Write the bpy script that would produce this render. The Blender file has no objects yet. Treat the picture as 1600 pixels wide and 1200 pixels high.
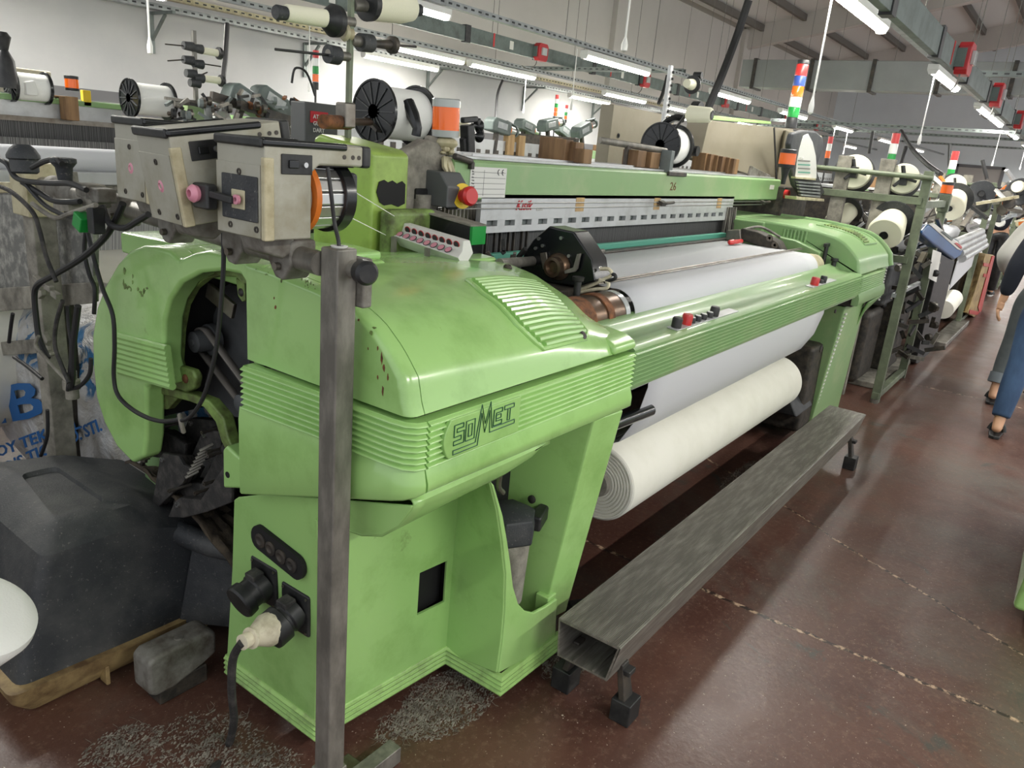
import bpy, bmesh, math, random
from mathutils import Vector, Matrix
random.seed(7)
SC = bpy.context.scene
COL = SC.collection
PI = math.pi

# ------------------------------------------------------------------ camera
FPX = 1192.0                      # focal length in pixels of the 1600 wide frame
_v1 = Vector((906.0, -288.0, FPX)); _dn = Vector((-347.0, 3840.0, FPX))
_z = (-_dn).normalized()
_x = (_v1 - _z * _v1.dot(_z)).normalized()
_y = _z.cross(_x)
RW = Matrix((_x, _y, _z))         # rows: world axes seen from the camera (right, down, forward)
CAM = Vector((0.0, 0.0, 1.6))
cd = bpy.data.cameras.new('camera'); co = bpy.data.objects.new('camera', cd); COL.objects.link(co)
cd.sensor_width = 36.0; cd.lens = 36.0 * FPX / 1600.0; cd.clip_start = 0.05; cd.clip_end = 200
r, d, f = (Vector((RW[i][j] for i in range(3))) for j in range(3))
M3 = Matrix((r, -d, -f)).transposed()
co.matrix_world = Matrix.Translation(CAM) @ M3.to_4x4()
SC.camera = co

def P(px, py, X=None, Y=None, Z=None):
    """where the sight line of the photo's pixel meets the given real plane"""
    v = (RW @ Vector((px - 800.0, py - 600.0, FPX)))
    i, val = (0, X) if X is not None else (1, Y) if Y is not None else (2, Z)
    return CAM + v * ((val - CAM[i]) / v[i])

# ------------------------------------------------------------------ view, world
vs = SC.view_settings
SC.display_settings.display_device = 'sRGB'
vs.view_transform = 'Standard'; vs.look = 'None'; vs.gamma = 1.0; vs.use_curve_mapping = False
vs.exposure = 0.16
W = bpy.data.worlds.new('world'); SC.world = W; W.use_nodes = True
bg = W.node_tree.nodes['Background']
bg.inputs[0].default_value = (0.93, 0.96, 1.0, 1); bg.inputs[1].default_value = 1.0

# ------------------------------------------------------------------ materials
def lin(c):
    c = c / 255.0
    return c / 12.92 if c <= 0.04045 else ((c + 0.055) / 1.055) ** 2.4
def rgb(t): return (lin(t[0]), lin(t[1]), lin(t[2]), 1.0)
MATS = {}
def M(name, col, rough=0.5, metal=0.0, dirt=None, amt=0.5, scale=6.0, bump=0.0, bscale=60.0, coat=0.0, emit=None, spec=0.5,
      stretch=(1, 1, 1), trans=0.0, alpha=1.0, detail=6.0, chips=()):
    m = bpy.data.materials.new(name); m.use_nodes = True; MATS[name] = m
    nt = m.node_tree; N = nt.nodes; L = nt.links; b = N['Principled BSDF']
    b.inputs['Base Color'].default_value = rgb(col); b.inputs['Roughness'].default_value = rough
    b.inputs['Metallic'].default_value = metal; b.inputs['Coat Weight'].default_value = coat
    b.inputs['Specular IOR Level'].default_value = spec
    b.inputs['Coat Roughness'].default_value = 0.12
    b.inputs['Transmission Weight'].default_value = trans; b.inputs['Alpha'].default_value = alpha
    if emit:
        b.inputs['Emission Color'].default_value = rgb(emit[0]); b.inputs['Emission Strength'].default_value = emit[1]
    tc = N.new('ShaderNodeTexCoord'); mp = N.new('ShaderNodeMapping'); mp.inputs['Scale'].default_value = stretch
    L.new(tc.outputs['Object'], mp.inputs[0])
    def layer(base, sc, lo, hi, c_, det=8.0):
        n = N.new('ShaderNodeTexNoise'); n.inputs['Scale'].default_value = sc; n.inputs['Detail'].default_value = det; n.inputs['Roughness'].default_value = .7
        L.new(mp.outputs[0], n.inputs['Vector']); cr = N.new('ShaderNodeValToRGB'); e = cr.color_ramp.elements
        e[0].position = lo; e[0].color = (0, 0, 0, 1); e[1].position = hi; e[1].color = (1, 1, 1, 1); L.new(n.outputs[0], cr.inputs[0])
        x = N.new('ShaderNodeMix'); x.data_type = 'RGBA'; L.new(cr.outputs[0], x.inputs[0]); L.new(base, x.inputs[6]); x.inputs[7].default_value = rgb(c_); return x.outputs[2]
    if dirt:
        n = N.new('ShaderNodeTexNoise'); n.inputs['Scale'].default_value = scale; n.inputs['Detail'].default_value = detail
        n.inputs['Roughness'].default_value = 0.62
        L.new(mp.outputs[0], n.inputs['Vector'])
        cr = N.new('ShaderNodeValToRGB'); e = cr.color_ramp.elements
        lo = 0.78 - 0.5 * amt
        e[0].position = max(0.0, lo - 0.16); e[0].color = (0, 0, 0, 1); e[1].position = min(1.0, lo + 0.16); e[1].color = (1, 1, 1, 1)
        L.new(n.outputs[0], cr.inputs[0])
        mx = N.new('ShaderNodeMix'); mx.data_type = 'RGBA'
        mx.inputs[6].default_value = rgb(col); mx.inputs[7].default_value = rgb(dirt)
        L.new(cr.outputs[0], mx.inputs[0]); out = mx.outputs[2]
        for a_ in chips: out = layer(out, *a_)
        L.new(out, b.inputs['Base Color'])
    if bump:
        n2 = N.new('ShaderNodeTexNoise'); n2.inputs['Scale'].default_value = bscale; n2.inputs['Detail'].default_value = 4
        L.new(mp.outputs[0], n2.inputs['Vector'])
        bp = N.new('ShaderNodeBump'); bp.inputs['Strength'].default_value = bump; bp.inputs['Distance'].default_value = 0.004
        L.new(n2.outputs[0], bp.inputs['Height']); L.new(bp.outputs[0], b.inputs['Normal'])
    return m

M('green', (160, 204, 122), 0.26, dirt=(128, 170, 90), amt=0.24, scale=5.0, coat=0.6, bump=0.02, bscale=25, chips=((17, .71, .74, (96, 92, 52)), (6, .66, .80, (112, 128, 76))))
M('green_dim_lit', (132, 166, 112), 0.42, dirt=(160, 176, 130), amt=0.25, scale=4.0, coat=0.15)  # loom green again, with the dimmer light put into the colour
M('green_tower', (156, 186, 88), 0.4, dirt=(120, 140, 60), amt=0.35, scale=9.0, coat=.2)
M('green_edge', (164, 204, 120), 0.45, dirt=(110, 124, 78), amt=0.28, scale=14.0)
M('green_grimy', (140, 172, 92), 0.5, dirt=(78, 84, 48), amt=0.62, scale=14.0, bump=0.1)
M('rack_green', (116, 126, 102), 0.5, 0.2, dirt=(90, 96, 80), amt=0.5, scale=9)
M('steel', (140, 136, 128), 0.38, 0.85, dirt=(96, 86, 76), amt=0.5, scale=9, bump=0.05)
M('steel_worn', (108, 105, 98), 0.42, 0.4, dirt=(158, 154, 144), amt=0.42, scale=16, bump=0.08, stretch=(1, 1, .35))
M('steel_bright', (198, 198, 196), 0.28, 0.9)
M('zinc', (168, 172, 172), 0.45, 0.6, dirt=(130, 134, 134), amt=0.4, scale=10)
M('zinc_grey', (126, 134, 132), 0.5, 0.3, dirt=(100, 106, 104), amt=0.4, scale=6)
M('aluminium', (196, 198, 198), 0.38, 0.35, dirt=(160, 160, 158), amt=0.3, scale=7)
M('cast', (136, 134, 126), 0.65, 0.25, dirt=(84, 76, 66), amt=0.5, scale=18, bump=0.3, bscale=90)
M('dusty_grey', (150, 146, 134), 0.85, 0.0, dirt=(98, 94, 86), amt=0.5, scale=14, bump=0.5, bscale=120)
M('dusty_panel', (112, 112, 108), 0.85, 0.0, dirt=(188, 186, 176), amt=0.34, scale=26, bump=0.3, bscale=150, detail=10)
M('feeder_grey', (172, 170, 156), 0.5, 0.25, dirt=(142, 136, 112), amt=0.4, scale=10, bump=0.04)
M('feeder_cream', (196, 188, 156), 0.5, 0.1, dirt=(150, 138, 104), amt=0.4, scale=16)
M('black', (30, 31, 32), 0.45, dirt=(58, 58, 56), amt=0.35, scale=20)
M('black_gloss', (20, 22, 24), 0.25, coat=0.2)
M('black_dusty', (44, 43, 42), 0.75, dirt=(84, 80, 76), amt=0.34, scale=30, bump=0.35, bscale=160, detail=10)
M('bin_black', (46, 49, 52), 0.6, dirt=(88, 88, 86), amt=0.36, scale=5, bump=0.3, bscale=200, detail=12, chips=((110, .60, .68, (112, 110, 106)),))
M('dark_metal', (62, 60, 58), 0.5, 0.5, dirt=(96, 88, 78), amt=0.4, scale=16, bump=0.1)
M('dark_iron', (48, 46, 42), 0.6, 0.3, dirt=(84, 76, 66), amt=0.45, scale=24, bump=0.3, bscale=120)
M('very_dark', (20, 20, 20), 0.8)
M('rubber', (34, 34, 35), 0.55)
M('wheel_grey', (84, 86, 88), 0.6, dirt=(60, 60, 60), amt=.4, scale=8)
M('belt_grey', (120, 114, 108), 0.6)
M('lint_brown', (78, 68, 54), 0.95, dirt=(44, 38, 32), amt=0.5, scale=22, bump=1.0, bscale=70)
M('lint_grey', (150, 144, 132), 0.95, dirt=(96, 86, 76), amt=0.5, scale=40, bump=1.0, bscale=120)
M('beige_base', (176, 152, 104), 0.6, dirt=(100, 76, 50), amt=0.45, scale=12, bump=0.1)
M('cabinet_beige', (140, 133, 115), 0.5, 0.1, dirt=(128, 121, 102), amt=0.4, scale=4)
M('cloth', (206, 207, 210), 0.85, bump=0.06, bscale=300)
M('cloth_roll', (232, 230, 218), 0.9, dirt=(222, 220, 206), amt=0.4, scale=5, bump=0.15, bscale=400)
M('yarn', (236, 234, 208), 0.85, bump=0.2, bscale=260)
M('yarn_white', (238, 238, 232), 0.85, bump=0.25, bscale=220)
M('wood', (142, 110, 74), 0.65, dirt=(86, 62, 40), amt=0.5, scale=18, stretch=(1, 1, .12), bump=0.15)
M('wood_light', (190, 160, 112), 0.65, dirt=(150, 118, 78), amt=0.5, scale=16, stretch=(1, 1, .15))
M('rust', (140, 90, 56), 0.8, 0.2, dirt=(70, 50, 38), amt=0.5, scale=30, bump=0.5, bscale=90)
M('rusty_steel', (96, 82, 68), 0.32, 0.7, dirt=(120, 84, 56), amt=0.4, scale=14, bump=0.1)
M('orange_lamp', (232, 104, 26), 0.2, coat=0.5, emit=((232, 96, 20), 0.12))
M('orange', (226, 122, 40), 0.45)
M('pink', (214, 142, 160), 0.35, coat=0.3)
M('red', (196, 40, 38), 0.35, coat=0.3)
M('red_box', (178, 40, 46), 0.4)
M('yellow', (226, 196, 40), 0.5)
M('blue', (50, 76, 150), 0.35)
M('blue_panel', (40, 94, 150), 0.35, coat=0.2)
M('tower_green', (30, 140, 60), 0.3)
M('white', (232, 232, 228), 0.5)
M('clear_grey', (176, 180, 178), 0.15, trans=0.0, coat=0.5)
M('grey_plastic', (100, 112, 108), 0.5, dirt=(70, 78, 74), amt=0.4, scale=8)
M('grey_box', (84, 86, 86), 0.5)
M('teal', (74, 150, 128), 0.55)
M('plug_white', (222, 214, 188), 0.45, dirt=(170, 156, 124), amt=0.3, scale=30)
M('skin', (206, 160, 128), 0.5)
M('jeans', (44, 66, 96), 0.85, dirt=(64, 90, 124), amt=0.45, scale=6, bump=0.2, bscale=200, stretch=(1, 1, .5))
M('grey_trousers', (74, 80, 82), 0.85, dirt=(94, 100, 100), amt=0.45, scale=6, bump=0.2, bscale=200)
M('trouser_cuff', (116, 124, 130), 0.85)
M('sweatshirt', (206, 204, 196), 0.9, bump=0.2, bscale=120)
M('navy_jacket', (24, 28, 40), 0.85)
M('label_white', (214, 214, 208), 0.5)
M('print_dark', (50, 52, 54), 0.6)
M('print_red', (190, 40, 50), 0.6)
M('print_blue', (28, 96, 160), 0.5)
M('logo_green', (38, 88, 62), 0.5)
M('tube_light', (255, 255, 246), 0.5, emit=((255, 252, 240), 42.0))
M('wire_grey', (120, 118, 112), 0.5, 0.4)
M('wall_light', (196, 196, 196), 0.85, dirt=(180, 182, 184), amt=0.4, scale=0.7, bump=0.05, bscale=8)
M('wall_beige', (202, 198, 192), 0.85, dirt=(192, 188, 182), amt=0.4, scale=0.5)
M('wall_far', (228, 236, 240), 0.85, dirt=(218, 226, 230), amt=0.4, scale=0.4)
M('wall_grey', (112, 112, 114), 0.8)
M('roof', (216, 216, 212), 0.85)
M('duct', (150, 152, 151), 0.5, 0.3, dirt=(138, 140, 139), amt=0.4, scale=1.5)
M('rafter', (150, 144, 134), 0.8)
M('rafter_dark', (110, 106, 100), 0.8)
M('door_grey', (164, 160, 156), 0.7)

# heddle threads: dark fine vertical stripes
def stripes(name, a, b, freq, axis=0, rough=0.7, metal=0.0, wob=0.0, bumpd=0.0):
    m = bpy.data.materials.new(name); m.use_nodes = True; MATS[name] = m
    nt = m.node_tree; N = nt.nodes; L = nt.links; p = N['Principled BSDF']
    p.inputs['Roughness'].default_value = rough; p.inputs['Metallic'].default_value = metal
    tc = N.new('ShaderNodeTexCoord'); sp = N.new('ShaderNodeSeparateXYZ'); L.new(tc.outputs['Object'], sp.inputs[0])
    mu = N.new('ShaderNodeMath'); mu.operation = 'MULTIPLY'; mu.inputs[1].default_value = freq; L.new(sp.outputs[axis], mu.inputs[0])
    no = N.new('ShaderNodeTexNoise'); no.noise_dimensions = '1D'; no.inputs['Scale'].default_value = 1.0; no.inputs['Detail'].default_value = 3
    L.new(mu.outputs[0], no.inputs['W'])
    cr = N.new('ShaderNodeValToRGB'); e = cr.color_ramp.elements
    e[0].position = 0.4; e[0].color = rgb(a); e[1].position = 0.62; e[1].color = rgb(b)
    L.new(no.outputs[0], cr.inputs[0]); L.new(cr.outputs[0], p.inputs['Base Color'])
    if bumpd:
        bp = N.new('ShaderNodeBump'); bp.inputs['Strength'].default_value = 0.6; bp.inputs['Distance'].default_value = bumpd
        L.new(no.outputs[0], bp.inputs['Height']); L.new(bp.outputs[0], p.inputs['Normal'])
    return m
stripes('heddles', (34, 34, 34), (96, 96, 96), 260.0, 0)
stripes('heddles_light', (60, 60, 60), (130, 130, 128), 220.0, 0)
stripes('warp_yarn', (196, 196, 196), (232, 232, 230), 180.0, 0)
stripes('yarn_sheet', (150, 150, 152), (200, 200, 200), 160.0, 0)

# fine ridged steel of the footboard
m = M('footboard', (128, 124, 116), 0.42, 0.55, dirt=(172, 168, 158), amt=0.36, scale=60, detail=10, stretch=(.12, 1, 1))

# ------------------------------------------------------------------ mesh builder
class MB:
    def __init__(s): s.v = []; s.f = []; s.sm = []
    def add(s, vs, fs, smooth=True):
        n = len(s.v); s.v += [Vector(p) for p in vs]
        for q in fs: s.f.append([i + n for i in q])
        return s
    def box(s, x0, x1, y0, y1, z0, z1, m=None):
        vs = [Vector((x, y, z)) for z in (z0, z1) for y in (y0, y1) for x in (x0, x1)]
        if m is not None: vs = [m @ v for v in vs]
        return s.add(vs, [(0, 2, 3, 1), (4, 5, 7, 6), (0, 1, 5, 4), (2, 6, 7, 3), (0, 4, 6, 2), (1, 3, 7, 5)])
    def bar(s, a, b, w, h, up=(0, 0, 1)):
        """box of section w x h running from a to b"""
        a = Vector(a); b = Vector(b); t = (b - a).normalized(); u = Vector(up)
        if abs(t.dot(u)) > 0.98: u = Vector((0, 1, 0))
        sd = t.cross(u).normalized(); u = sd.cross(t).normalized()
        vs = []
        for p in (a, b):
            for i, j in ((-1, -1), (1, -1), (1, 1), (-1, 1)): vs.append(p + sd * (w / 2 * i) + u * (h / 2 * j))
        return s.add(vs, [(0, 3, 2, 1), (4, 5, 6, 7), (0, 1, 5, 4), (1, 2, 6, 5), (2, 3, 7, 6), (3, 0, 4, 7)])
    def prism(s, pts, axis, a0, a1):
        """polygon in the two other axes, extruded along axis 0/1/2"""
        def mk(p, a):
            q = list(p); q.insert(axis, a); return Vector(q)
        n = len(pts)
        vs = [mk(p, a0) for p in pts] + [mk(p, a1) for p in pts]
        fs = [list(range(n))[::-1], list(range(n, 2 * n))] + [(i, (i + 1) % n, n + (i + 1) % n, n + i) for i in range(n)]
        return s.add(vs, fs)
    def slab(s, pts, off):
        """planar polygon of 3-D points given thickness by vector off"""
        n = len(pts); off = Vector(off); vs = [Vector(p) for p in pts] + [Vector(p) + off for p in pts]
        return s.add(vs, [list(range(n))[::-1], list(range(n, 2 * n))] + [(i, (i + 1) % n, n + (i + 1) % n, n + i) for i in range(n)])
    def rings(s, rings, cap=True, closed=True):
        k = len(rings[0]); vs = [p for r_ in rings for p in r_]; fs = []
        for i in range(len(rings) - 1):
            for j in range(k if closed else k - 1):
                fs.append((i * k + j, i * k + (j + 1) % k, (i + 1) * k + (j + 1) % k, (i + 1) * k + j))
        if cap and closed: fs += [list(range(k))[::-1], list(range((len(rings) - 1) * k, len(rings) * k))]
        return s.add(vs, fs)
    def tube(s, pts, r, seg=8, smooth=0, cap=True):
        pts = [Vector(p) for p in pts]
        if smooth and len(pts) > 2: pts = crom(pts, smooth)
        rr = r if isinstance(r, (list, tuple)) else [r] * len(pts)
        if len(rr) != len(pts): rr = [rr[0]] * len(pts)
        rings = []; prev = None
        for i, p in enumerate(pts):
            t = (pts[min(i + 1, len(pts) - 1)] - pts[max(i - 1, 0)]).normalized()
            if prev is None:
                u = Vector((0, 0, 1)) if abs(t.z) < 0.9 else Vector((1, 0, 0))
                n = t.cross(u).normalized()
            else: n = (prev - t * prev.dot(t)).normalized()
            prev = n; bb = t.cross(n)
            rings.append([p + (n * math.cos(2 * PI * k / seg) + bb * math.sin(2 * PI * k / seg)) * rr[i] for k in range(seg)])
        return s.rings(rings, cap)
    def cyl(s, a, b, r0, r1=None, seg=20):
        return s.tube([a, b], [r0, r0 if r1 is None else r1], seg)
    def lathe(s, prof, o, axis, seg=28):
        """prof: (distance along axis, radius) closed at both ends"""
        o = Vector(o); t = Vector(axis).normalized(); u = Vector((0, 0, 1)) if abs(t.z) < 0.9 else Vector((1, 0, 0))
        n = t.cross(u).normalized(); bb = t.cross(n)
        return s.rings([[o + t * h + (n * math.cos(2 * PI * k / seg) + bb * math.sin(2 * PI * k / seg)) * max(r_, 1e-4) for k in range(seg)] for h, r_ in prof], True)
    def sweep(s, path, prof, z0=0.0, up=Vector((0, 0, 1))):
        """profile [(outward offset, height)] carried along a plan path with mitred corners; outward is to the right of travel"""
        path = [Vector(p) for p in path]; rings = []
        for i, p in enumerate(path):
            d0 = (p - path[i - 1]).normalized() if i else (path[1] - p).normalized()
            d1 = (path[i + 1] - p).normalized() if i < len(path) - 1 else d0
            n0 = Vector((d0.y, -d0.x)); n1 = Vector((d1.y, -d1.x)); n = (n0 + n1).normalized(); n = n / max(0.3, n.dot(n0))
            rings.append([Vector((p.x + n.x * o, p.y + n.y * o, h + (p.z if len(p) > 2 else 0))) for o, h in prof])
        return s.rings(rings, True)
    def sphere(s, c, r, seg=14, rows=9, sc=(1, 1, 1)):
        c = Vector(c); rings = []
        for i in range(rows + 1):
            a = PI * i / rows; rr = max(math.sin(a), 1e-3)
            rings.append([c + Vector((math.cos(2 * PI * k / seg) * rr * r * sc[0], math.sin(2 * PI * k / seg) * rr * r * sc[1], math.cos(a) * r * sc[2])) for k in range(seg)])
        return s.rings(rings, True)
    def build(s, name, mat, parent=None, bevel=0.0, seg=2, angle=38, solid=0.0, sub=0, wn=False):
        me = bpy.data.meshes.new(name); me.from_pydata([tuple(v) for v in s.v], [], s.f)
        bm = bmesh.new(); bm.from_mesh(me); bmesh.ops.recalc_face_normals(bm, faces=bm.faces); bm.to_mesh(me); bm.free()
        me.update()
        me.materials.append(MATS[mat])
        for p in me.polygons: p.use_smooth = True
        me.set_sharp_from_angle(angle=math.radians(angle))
        o = bpy.data.objects.new(name, me); COL.objects.link(o)
        if solid:
            q = o.modifiers.new('solid', 'SOLIDIFY'); q.thickness = solid; q.offset = 0
        if bevel:
            q = o.modifiers.new('bevel', 'BEVEL'); q.width = bevel; q.segments = seg; q.limit_method = 'ANGLE'; q.angle_limit = math.radians(35); q.harden_normals = True
        if wn: q = o.modifiers.new('wn', 'WEIGHTED_NORMAL'); q.keep_sharp = True; q.weight = 100
        if sub:
            q = o.modifiers.new('sub', 'SUBSURF'); q.levels = sub; q.render_levels = sub
        attach(o, parent)
        return o

def attach(o, parent):
    if parent is not None:
        o.parent = parent; o.matrix_parent_inverse = WM(parent).inverted()
def WM(o):
    if o.parent is None: return o.matrix_basis.copy()
    return WM(o.parent) @ o.matrix_parent_inverse @ o.matrix_basis
def crom(pts, n=6):
    out = []
    for i in range(len(pts) - 1):
        p0 = pts[max(i - 1, 0)]; p1 = pts[i]; p2 = pts[i + 1]; p3 = pts[min(i + 2, len(pts) - 1)]
        for k in range(n):
            t = k / n
            out.append(0.5 * ((2 * p1) + (p2 - p0) * t + (2 * p0 - 5 * p1 + 4 * p2 - p3) * t * t + (3 * p1 - p0 - 3 * p2 + p3) * t ** 3))
    out.append(pts[-1]); return out
def tag(o, label, cat, group=None, kind=None):
    if label: o['label'] = label
    if cat: o['category'] = cat
    if group: o['group'] = group
    if kind: o['kind'] = kind
    return o
def thing(name, label, cat, loc=(0, 0, 0), group=None):
    o = bpy.data.objects.new(name, None); COL.objects.link(o); o.location = loc; o.empty_display_size = 0.1
    return tag(o, label, cat, group)
def struct(o): o['kind'] = 'structure'; return o
def dup(root, loc=None, rotz=None, label=None, group=None, skip=()):
    def cp(o, par):
        c = o.copy(); COL.objects.link(c)
        if par is not None: c.parent = par; c.matrix_parent_inverse = o.matrix_parent_inverse.copy()
        for ch in list(o.children):
            if ch.name.split('.')[0] in skip: continue
            cp(ch, c)
        return c
    c = cp(root, None)
    if loc is not None: c.location = loc
    if rotz is not None: c.rotation_euler = (0, 0, rotz)
    if label: c['label'] = label
    if group: c['group'] = group
    return c
def text(name, body, size, origin, ux, uy, mat, parent=None, depth=0.0008, shear=0.0, bold=0.0, w=1.0, fit=None):
    """flat lettering standing on a surface: ux writing direction, uy up direction"""
    cu = bpy.data.curves.new(name, 'FONT'); cu.body = body; cu.size = size; cu.extrude = depth; cu.shear = shear; cu.offset = bold; cu.resolution_u = 2
    t = bpy.data.objects.new(name + '_t', cu); COL.objects.link(t)
    bpy.context.view_layer.update()
    me = bpy.data.meshes.new_from_object(t.evaluated_get(bpy.context.evaluated_depsgraph_get()))
    bpy.data.objects.remove(t); bpy.data.curves.remove(cu)
    if fit: w = fit / max(v_.co.x for v_ in me.vertices)
    ux = Vector(ux).normalized(); uy = Vector(uy).normalized(); n = ux.cross(uy).normalized()
    mm = Matrix((ux * w, uy, n)).transposed().to_4x4(); mm.translation = Vector(origin)
    me.transform(mm); me.materials.clear(); me.materials.append(MATS[mat])
    o = bpy.data.objects.new(name, me); COL.objects.link(o); attach(o, parent); return o
def lerp(a, b, t): return a + (b - a) * t
def resample(pts, n):
    pts = [Vector(p) for p in pts]; L_ = [0]
    for i in range(1, len(pts)): L_.append(L_[-1] + (pts[i] - pts[i - 1]).length)
    out = []; j = 0
    for k in range(n):
        s_ = L_[-1] * k / (n - 1)
        while j < len(L_) - 2 and L_[j + 1] < s_: j += 1
        t = (s_ - L_[j]) / max(1e-9, L_[j + 1] - L_[j]); out.append(pts[j].lerp(pts[j + 1], min(1, max(0, t))))
    return out
# ================================================================== the hall
WY = 9.2                           # long wall behind the looms
# lights of the ceiling rows: (Y, Z, first X, spacing)
def wavy(): pass
mb = MB(); mb.add([(-4, -6, 0), (46, -6, 0), (46, WY + .1, 0), (-4, WY + .1, 0)], [(0, 1, 2, 3)])
# floor material: worn red paint over concrete with joints
fm = bpy.data.materials.new('worn_red_floor'); fm.use_nodes = True; MATS['floor'] = fm
nt = fm.node_tree; N = nt.nodes; L = nt.links; b = N['Principled BSDF']
tc = N.new('ShaderNodeTexCoord')
def noise(scale, detail=6, rough=.6, vec=None, dist=0.0):
    n = N.new('ShaderNodeTexNoise'); n.inputs['Scale'].default_value = scale; n.inputs['Detail'].default_value = detail
    n.inputs['Roughness'].default_value = rough; n.inputs['Distortion'].default_value = dist
    L.new(vec or tc.outputs['Object'], n.inputs['Vector']); return n.outputs[0]
def ramp(src, p0, p1, c0=(0, 0, 0, 1), c1=(1, 1, 1, 1)):
    c = N.new('ShaderNodeValToRGB'); c.color_ramp.elements[0].position = p0; c.color_ramp.elements[0].color = c0
    c.color_ramp.elements[1].position = p1; c.color_ramp.elements[1].color = c1; L.new(src, c.inputs[0]); return c.outputs[0]
def mixc(fac, a, b_):
    x = N.new('ShaderNodeMix'); x.data_type = 'RGBA'
    L.new(fac, x.inputs[0])
    for k, q in ((6, a), (7, b_)):
        if isinstance(q, tuple): x.inputs[k].default_value = q
        else: L.new(q, x.inputs[k])
    return x.outputs[2]
def math_(op, a, b_=None):
    x = N.new('ShaderNodeMath'); x.operation = op
    for k, q in enumerate((a, b_)):
        if q is None: continue
        if isinstance(q, (int, float)): x.inputs[k].default_value = q
        else: L.new(q, x.inputs[k])
    return x.outputs[0]
c = mixc(ramp(noise(1.6, 8), .42, .62), rgb((80, 52, 44)), rgb((98, 68, 57)))
c = mixc(ramp(noise(1.1, 9, .68, dist=.6), .50, .66), c, rgb((94, 84, 76)))          # grey worn patches
c = mixc(ramp(noise(9, 9, .7), .60, .72), c, rgb((78, 60, 52)))
c = mixc(ramp(noise(38, 8, .75), .52, .70), c, rgb((118, 92, 78)))
c = mixc(ramp(noise(52, 8, .75), .58, .72), c, rgb((56, 40, 36)))
c = mixc(ramp(noise(2.3, 10, .72, dist=1.0), .62, .68), c, rgb((70, 68, 62)))
c = mixc(ramp(noise(95, 3, .7), .665, .70), c, rgb((190, 176, 160)))
c = mixc(ramp(noise(30, 3, .6), .735, .75), c, rgb((196, 182, 168)))              # specks of lint
sp = N.new('ShaderNodeSeparateXYZ'); L.new(tc.outputs['Object'], sp.inputs[0])
wob = math_('MULTIPLY', math_('SUBTRACT', noise(3.0, 8, .7), .5), .10)
def joint(expr, w):
    dd = math_('ABSOLUTE', math_('ADD', expr, wob))
    return ramp(math_('MULTIPLY', dd, 1.0 / w), .55, 1.0, (1, 1, 1, 1), (0, 0, 0, 1))
x_, y_ = sp.outputs[0], sp.outputs[1]
j1 = joint(math_('SUBTRACT', x_, 2.65), .012)
j2 = joint(math_('SUBTRACT', math_('SUBTRACT', x_, 3.20), math_('MULTIPLY', y_, .57)), .010)
j3 = joint(math_('SUBTRACT', x_, 7.0), .02)
j4 = joint(math_('SUBTRACT', y_, -1.2), .012)
jj = math_('MAXIMUM', math_('MAXIMUM', j1, j2), math_('MAXIMUM', j3, j4))
chip = ramp(noise(26, 5, .7), .48, .60)
c = mixc(jj, c, mixc(chip, rgb((46, 34, 30)), rgb((196, 168, 140))))
L.new(c, b.inputs['Base Color'])
rr = N.new('ShaderNodeMapRange'); rr.inputs[3].default_value = .24; rr.inputs[4].default_value = .5
L.new(noise(5, 6), rr.inputs[0]); L.new(rr.outputs[0], b.inputs['Roughness'])
bp = N.new('ShaderNodeBump'); bp.inputs['Strength'].default_value = .35; bp.inputs['Distance'].default_value = .004
L.new(noise(45, 6), bp.inputs['Height']); L.new(bp.outputs[0], b.inputs['Normal'])
b.inputs['Specular IOR Level'].default_value = .55
struct(mb.build('floor', 'floor'))

XE = 34.0                           # far end wall
mb = MB(); mb.box(-4, XE, WY, WY + .25, 0, 1.81); o = struct(mb.build('wall_left', 'wall_grey'))
mb = MB(); mb.box(-4, XE, WY + .005, WY + .25, 1.81, 2.9); struct(mb.build('wall_left_middle', 'wall_light'))
mb = MB(); mb.box(-4, XE, WY + .01, WY + .25, 2.9, 5.4); struct(mb.build('wall_left_upper', 'wall_beige'))
mb = MB(); mb.box(XE, XE + .25, -6, WY + .3, 0, 8.5); struct(mb.build('wall_far', 'wall_far'))
for i, x in enumerate((-3.2, 15.6, 23.0, 30.4)):
    mb = MB(); mb.box(x, x + .35, WY - .12, WY + .03, 0, 5.4); struct(mb.build('trim_%d' % (i + 1), 'wall_beige', bevel=.01))
mb = MB(); mb.box(-4, XE, WY - .02, WY + .1, 5.35, 5.55); struct(mb.build('trim_5', 'rafter'))
# sloping roof: rises from the eave over the aisle, white sheet between dark purlins and pale portal beams
def roofz(y): return 5.45 + (WY - y) * 0.22 if y > 1.5 else 5.45 + (WY - 1.5) * .22 - (1.5 - y) * .22
mb = MB()
for y0, y1 in ((WY + .2, 1.5), (1.5, -6)):
    mb.add([(-4, y0, roofz(y0)), (XE, y0, roofz(y0)), (XE, y1, roofz(y1)), (-4, y1, roofz(y1))], [(0, 1, 2, 3)])
struct(mb.build('ceiling', 'roof'))
for i, x in enumerate((8.5, 15.8, 23.2, 30.6)):
    mb = MB()
    for y0, y1 in ((WY, 1.5), (1.5, -6)):
        mb.slab([(x, y0, roofz(y0)), (x, y1, roofz(y1)), (x, y1, roofz(y1) - .75), (x, y0, roofz(y0) - .55)], (.3, 0, 0))
    struct(mb.build('ceiling_beam_%d' % (i + 1), 'wall_beige'))
mb = MB()
for k in range(9):
    y = WY - .5 - k * 1.15
    mb.box(-4, XE, y - .05, y + .05, roofz(y) - .2, roofz(y) - .03)
struct(mb.build('ceiling_purlins', 'rafter_dark'))
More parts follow.
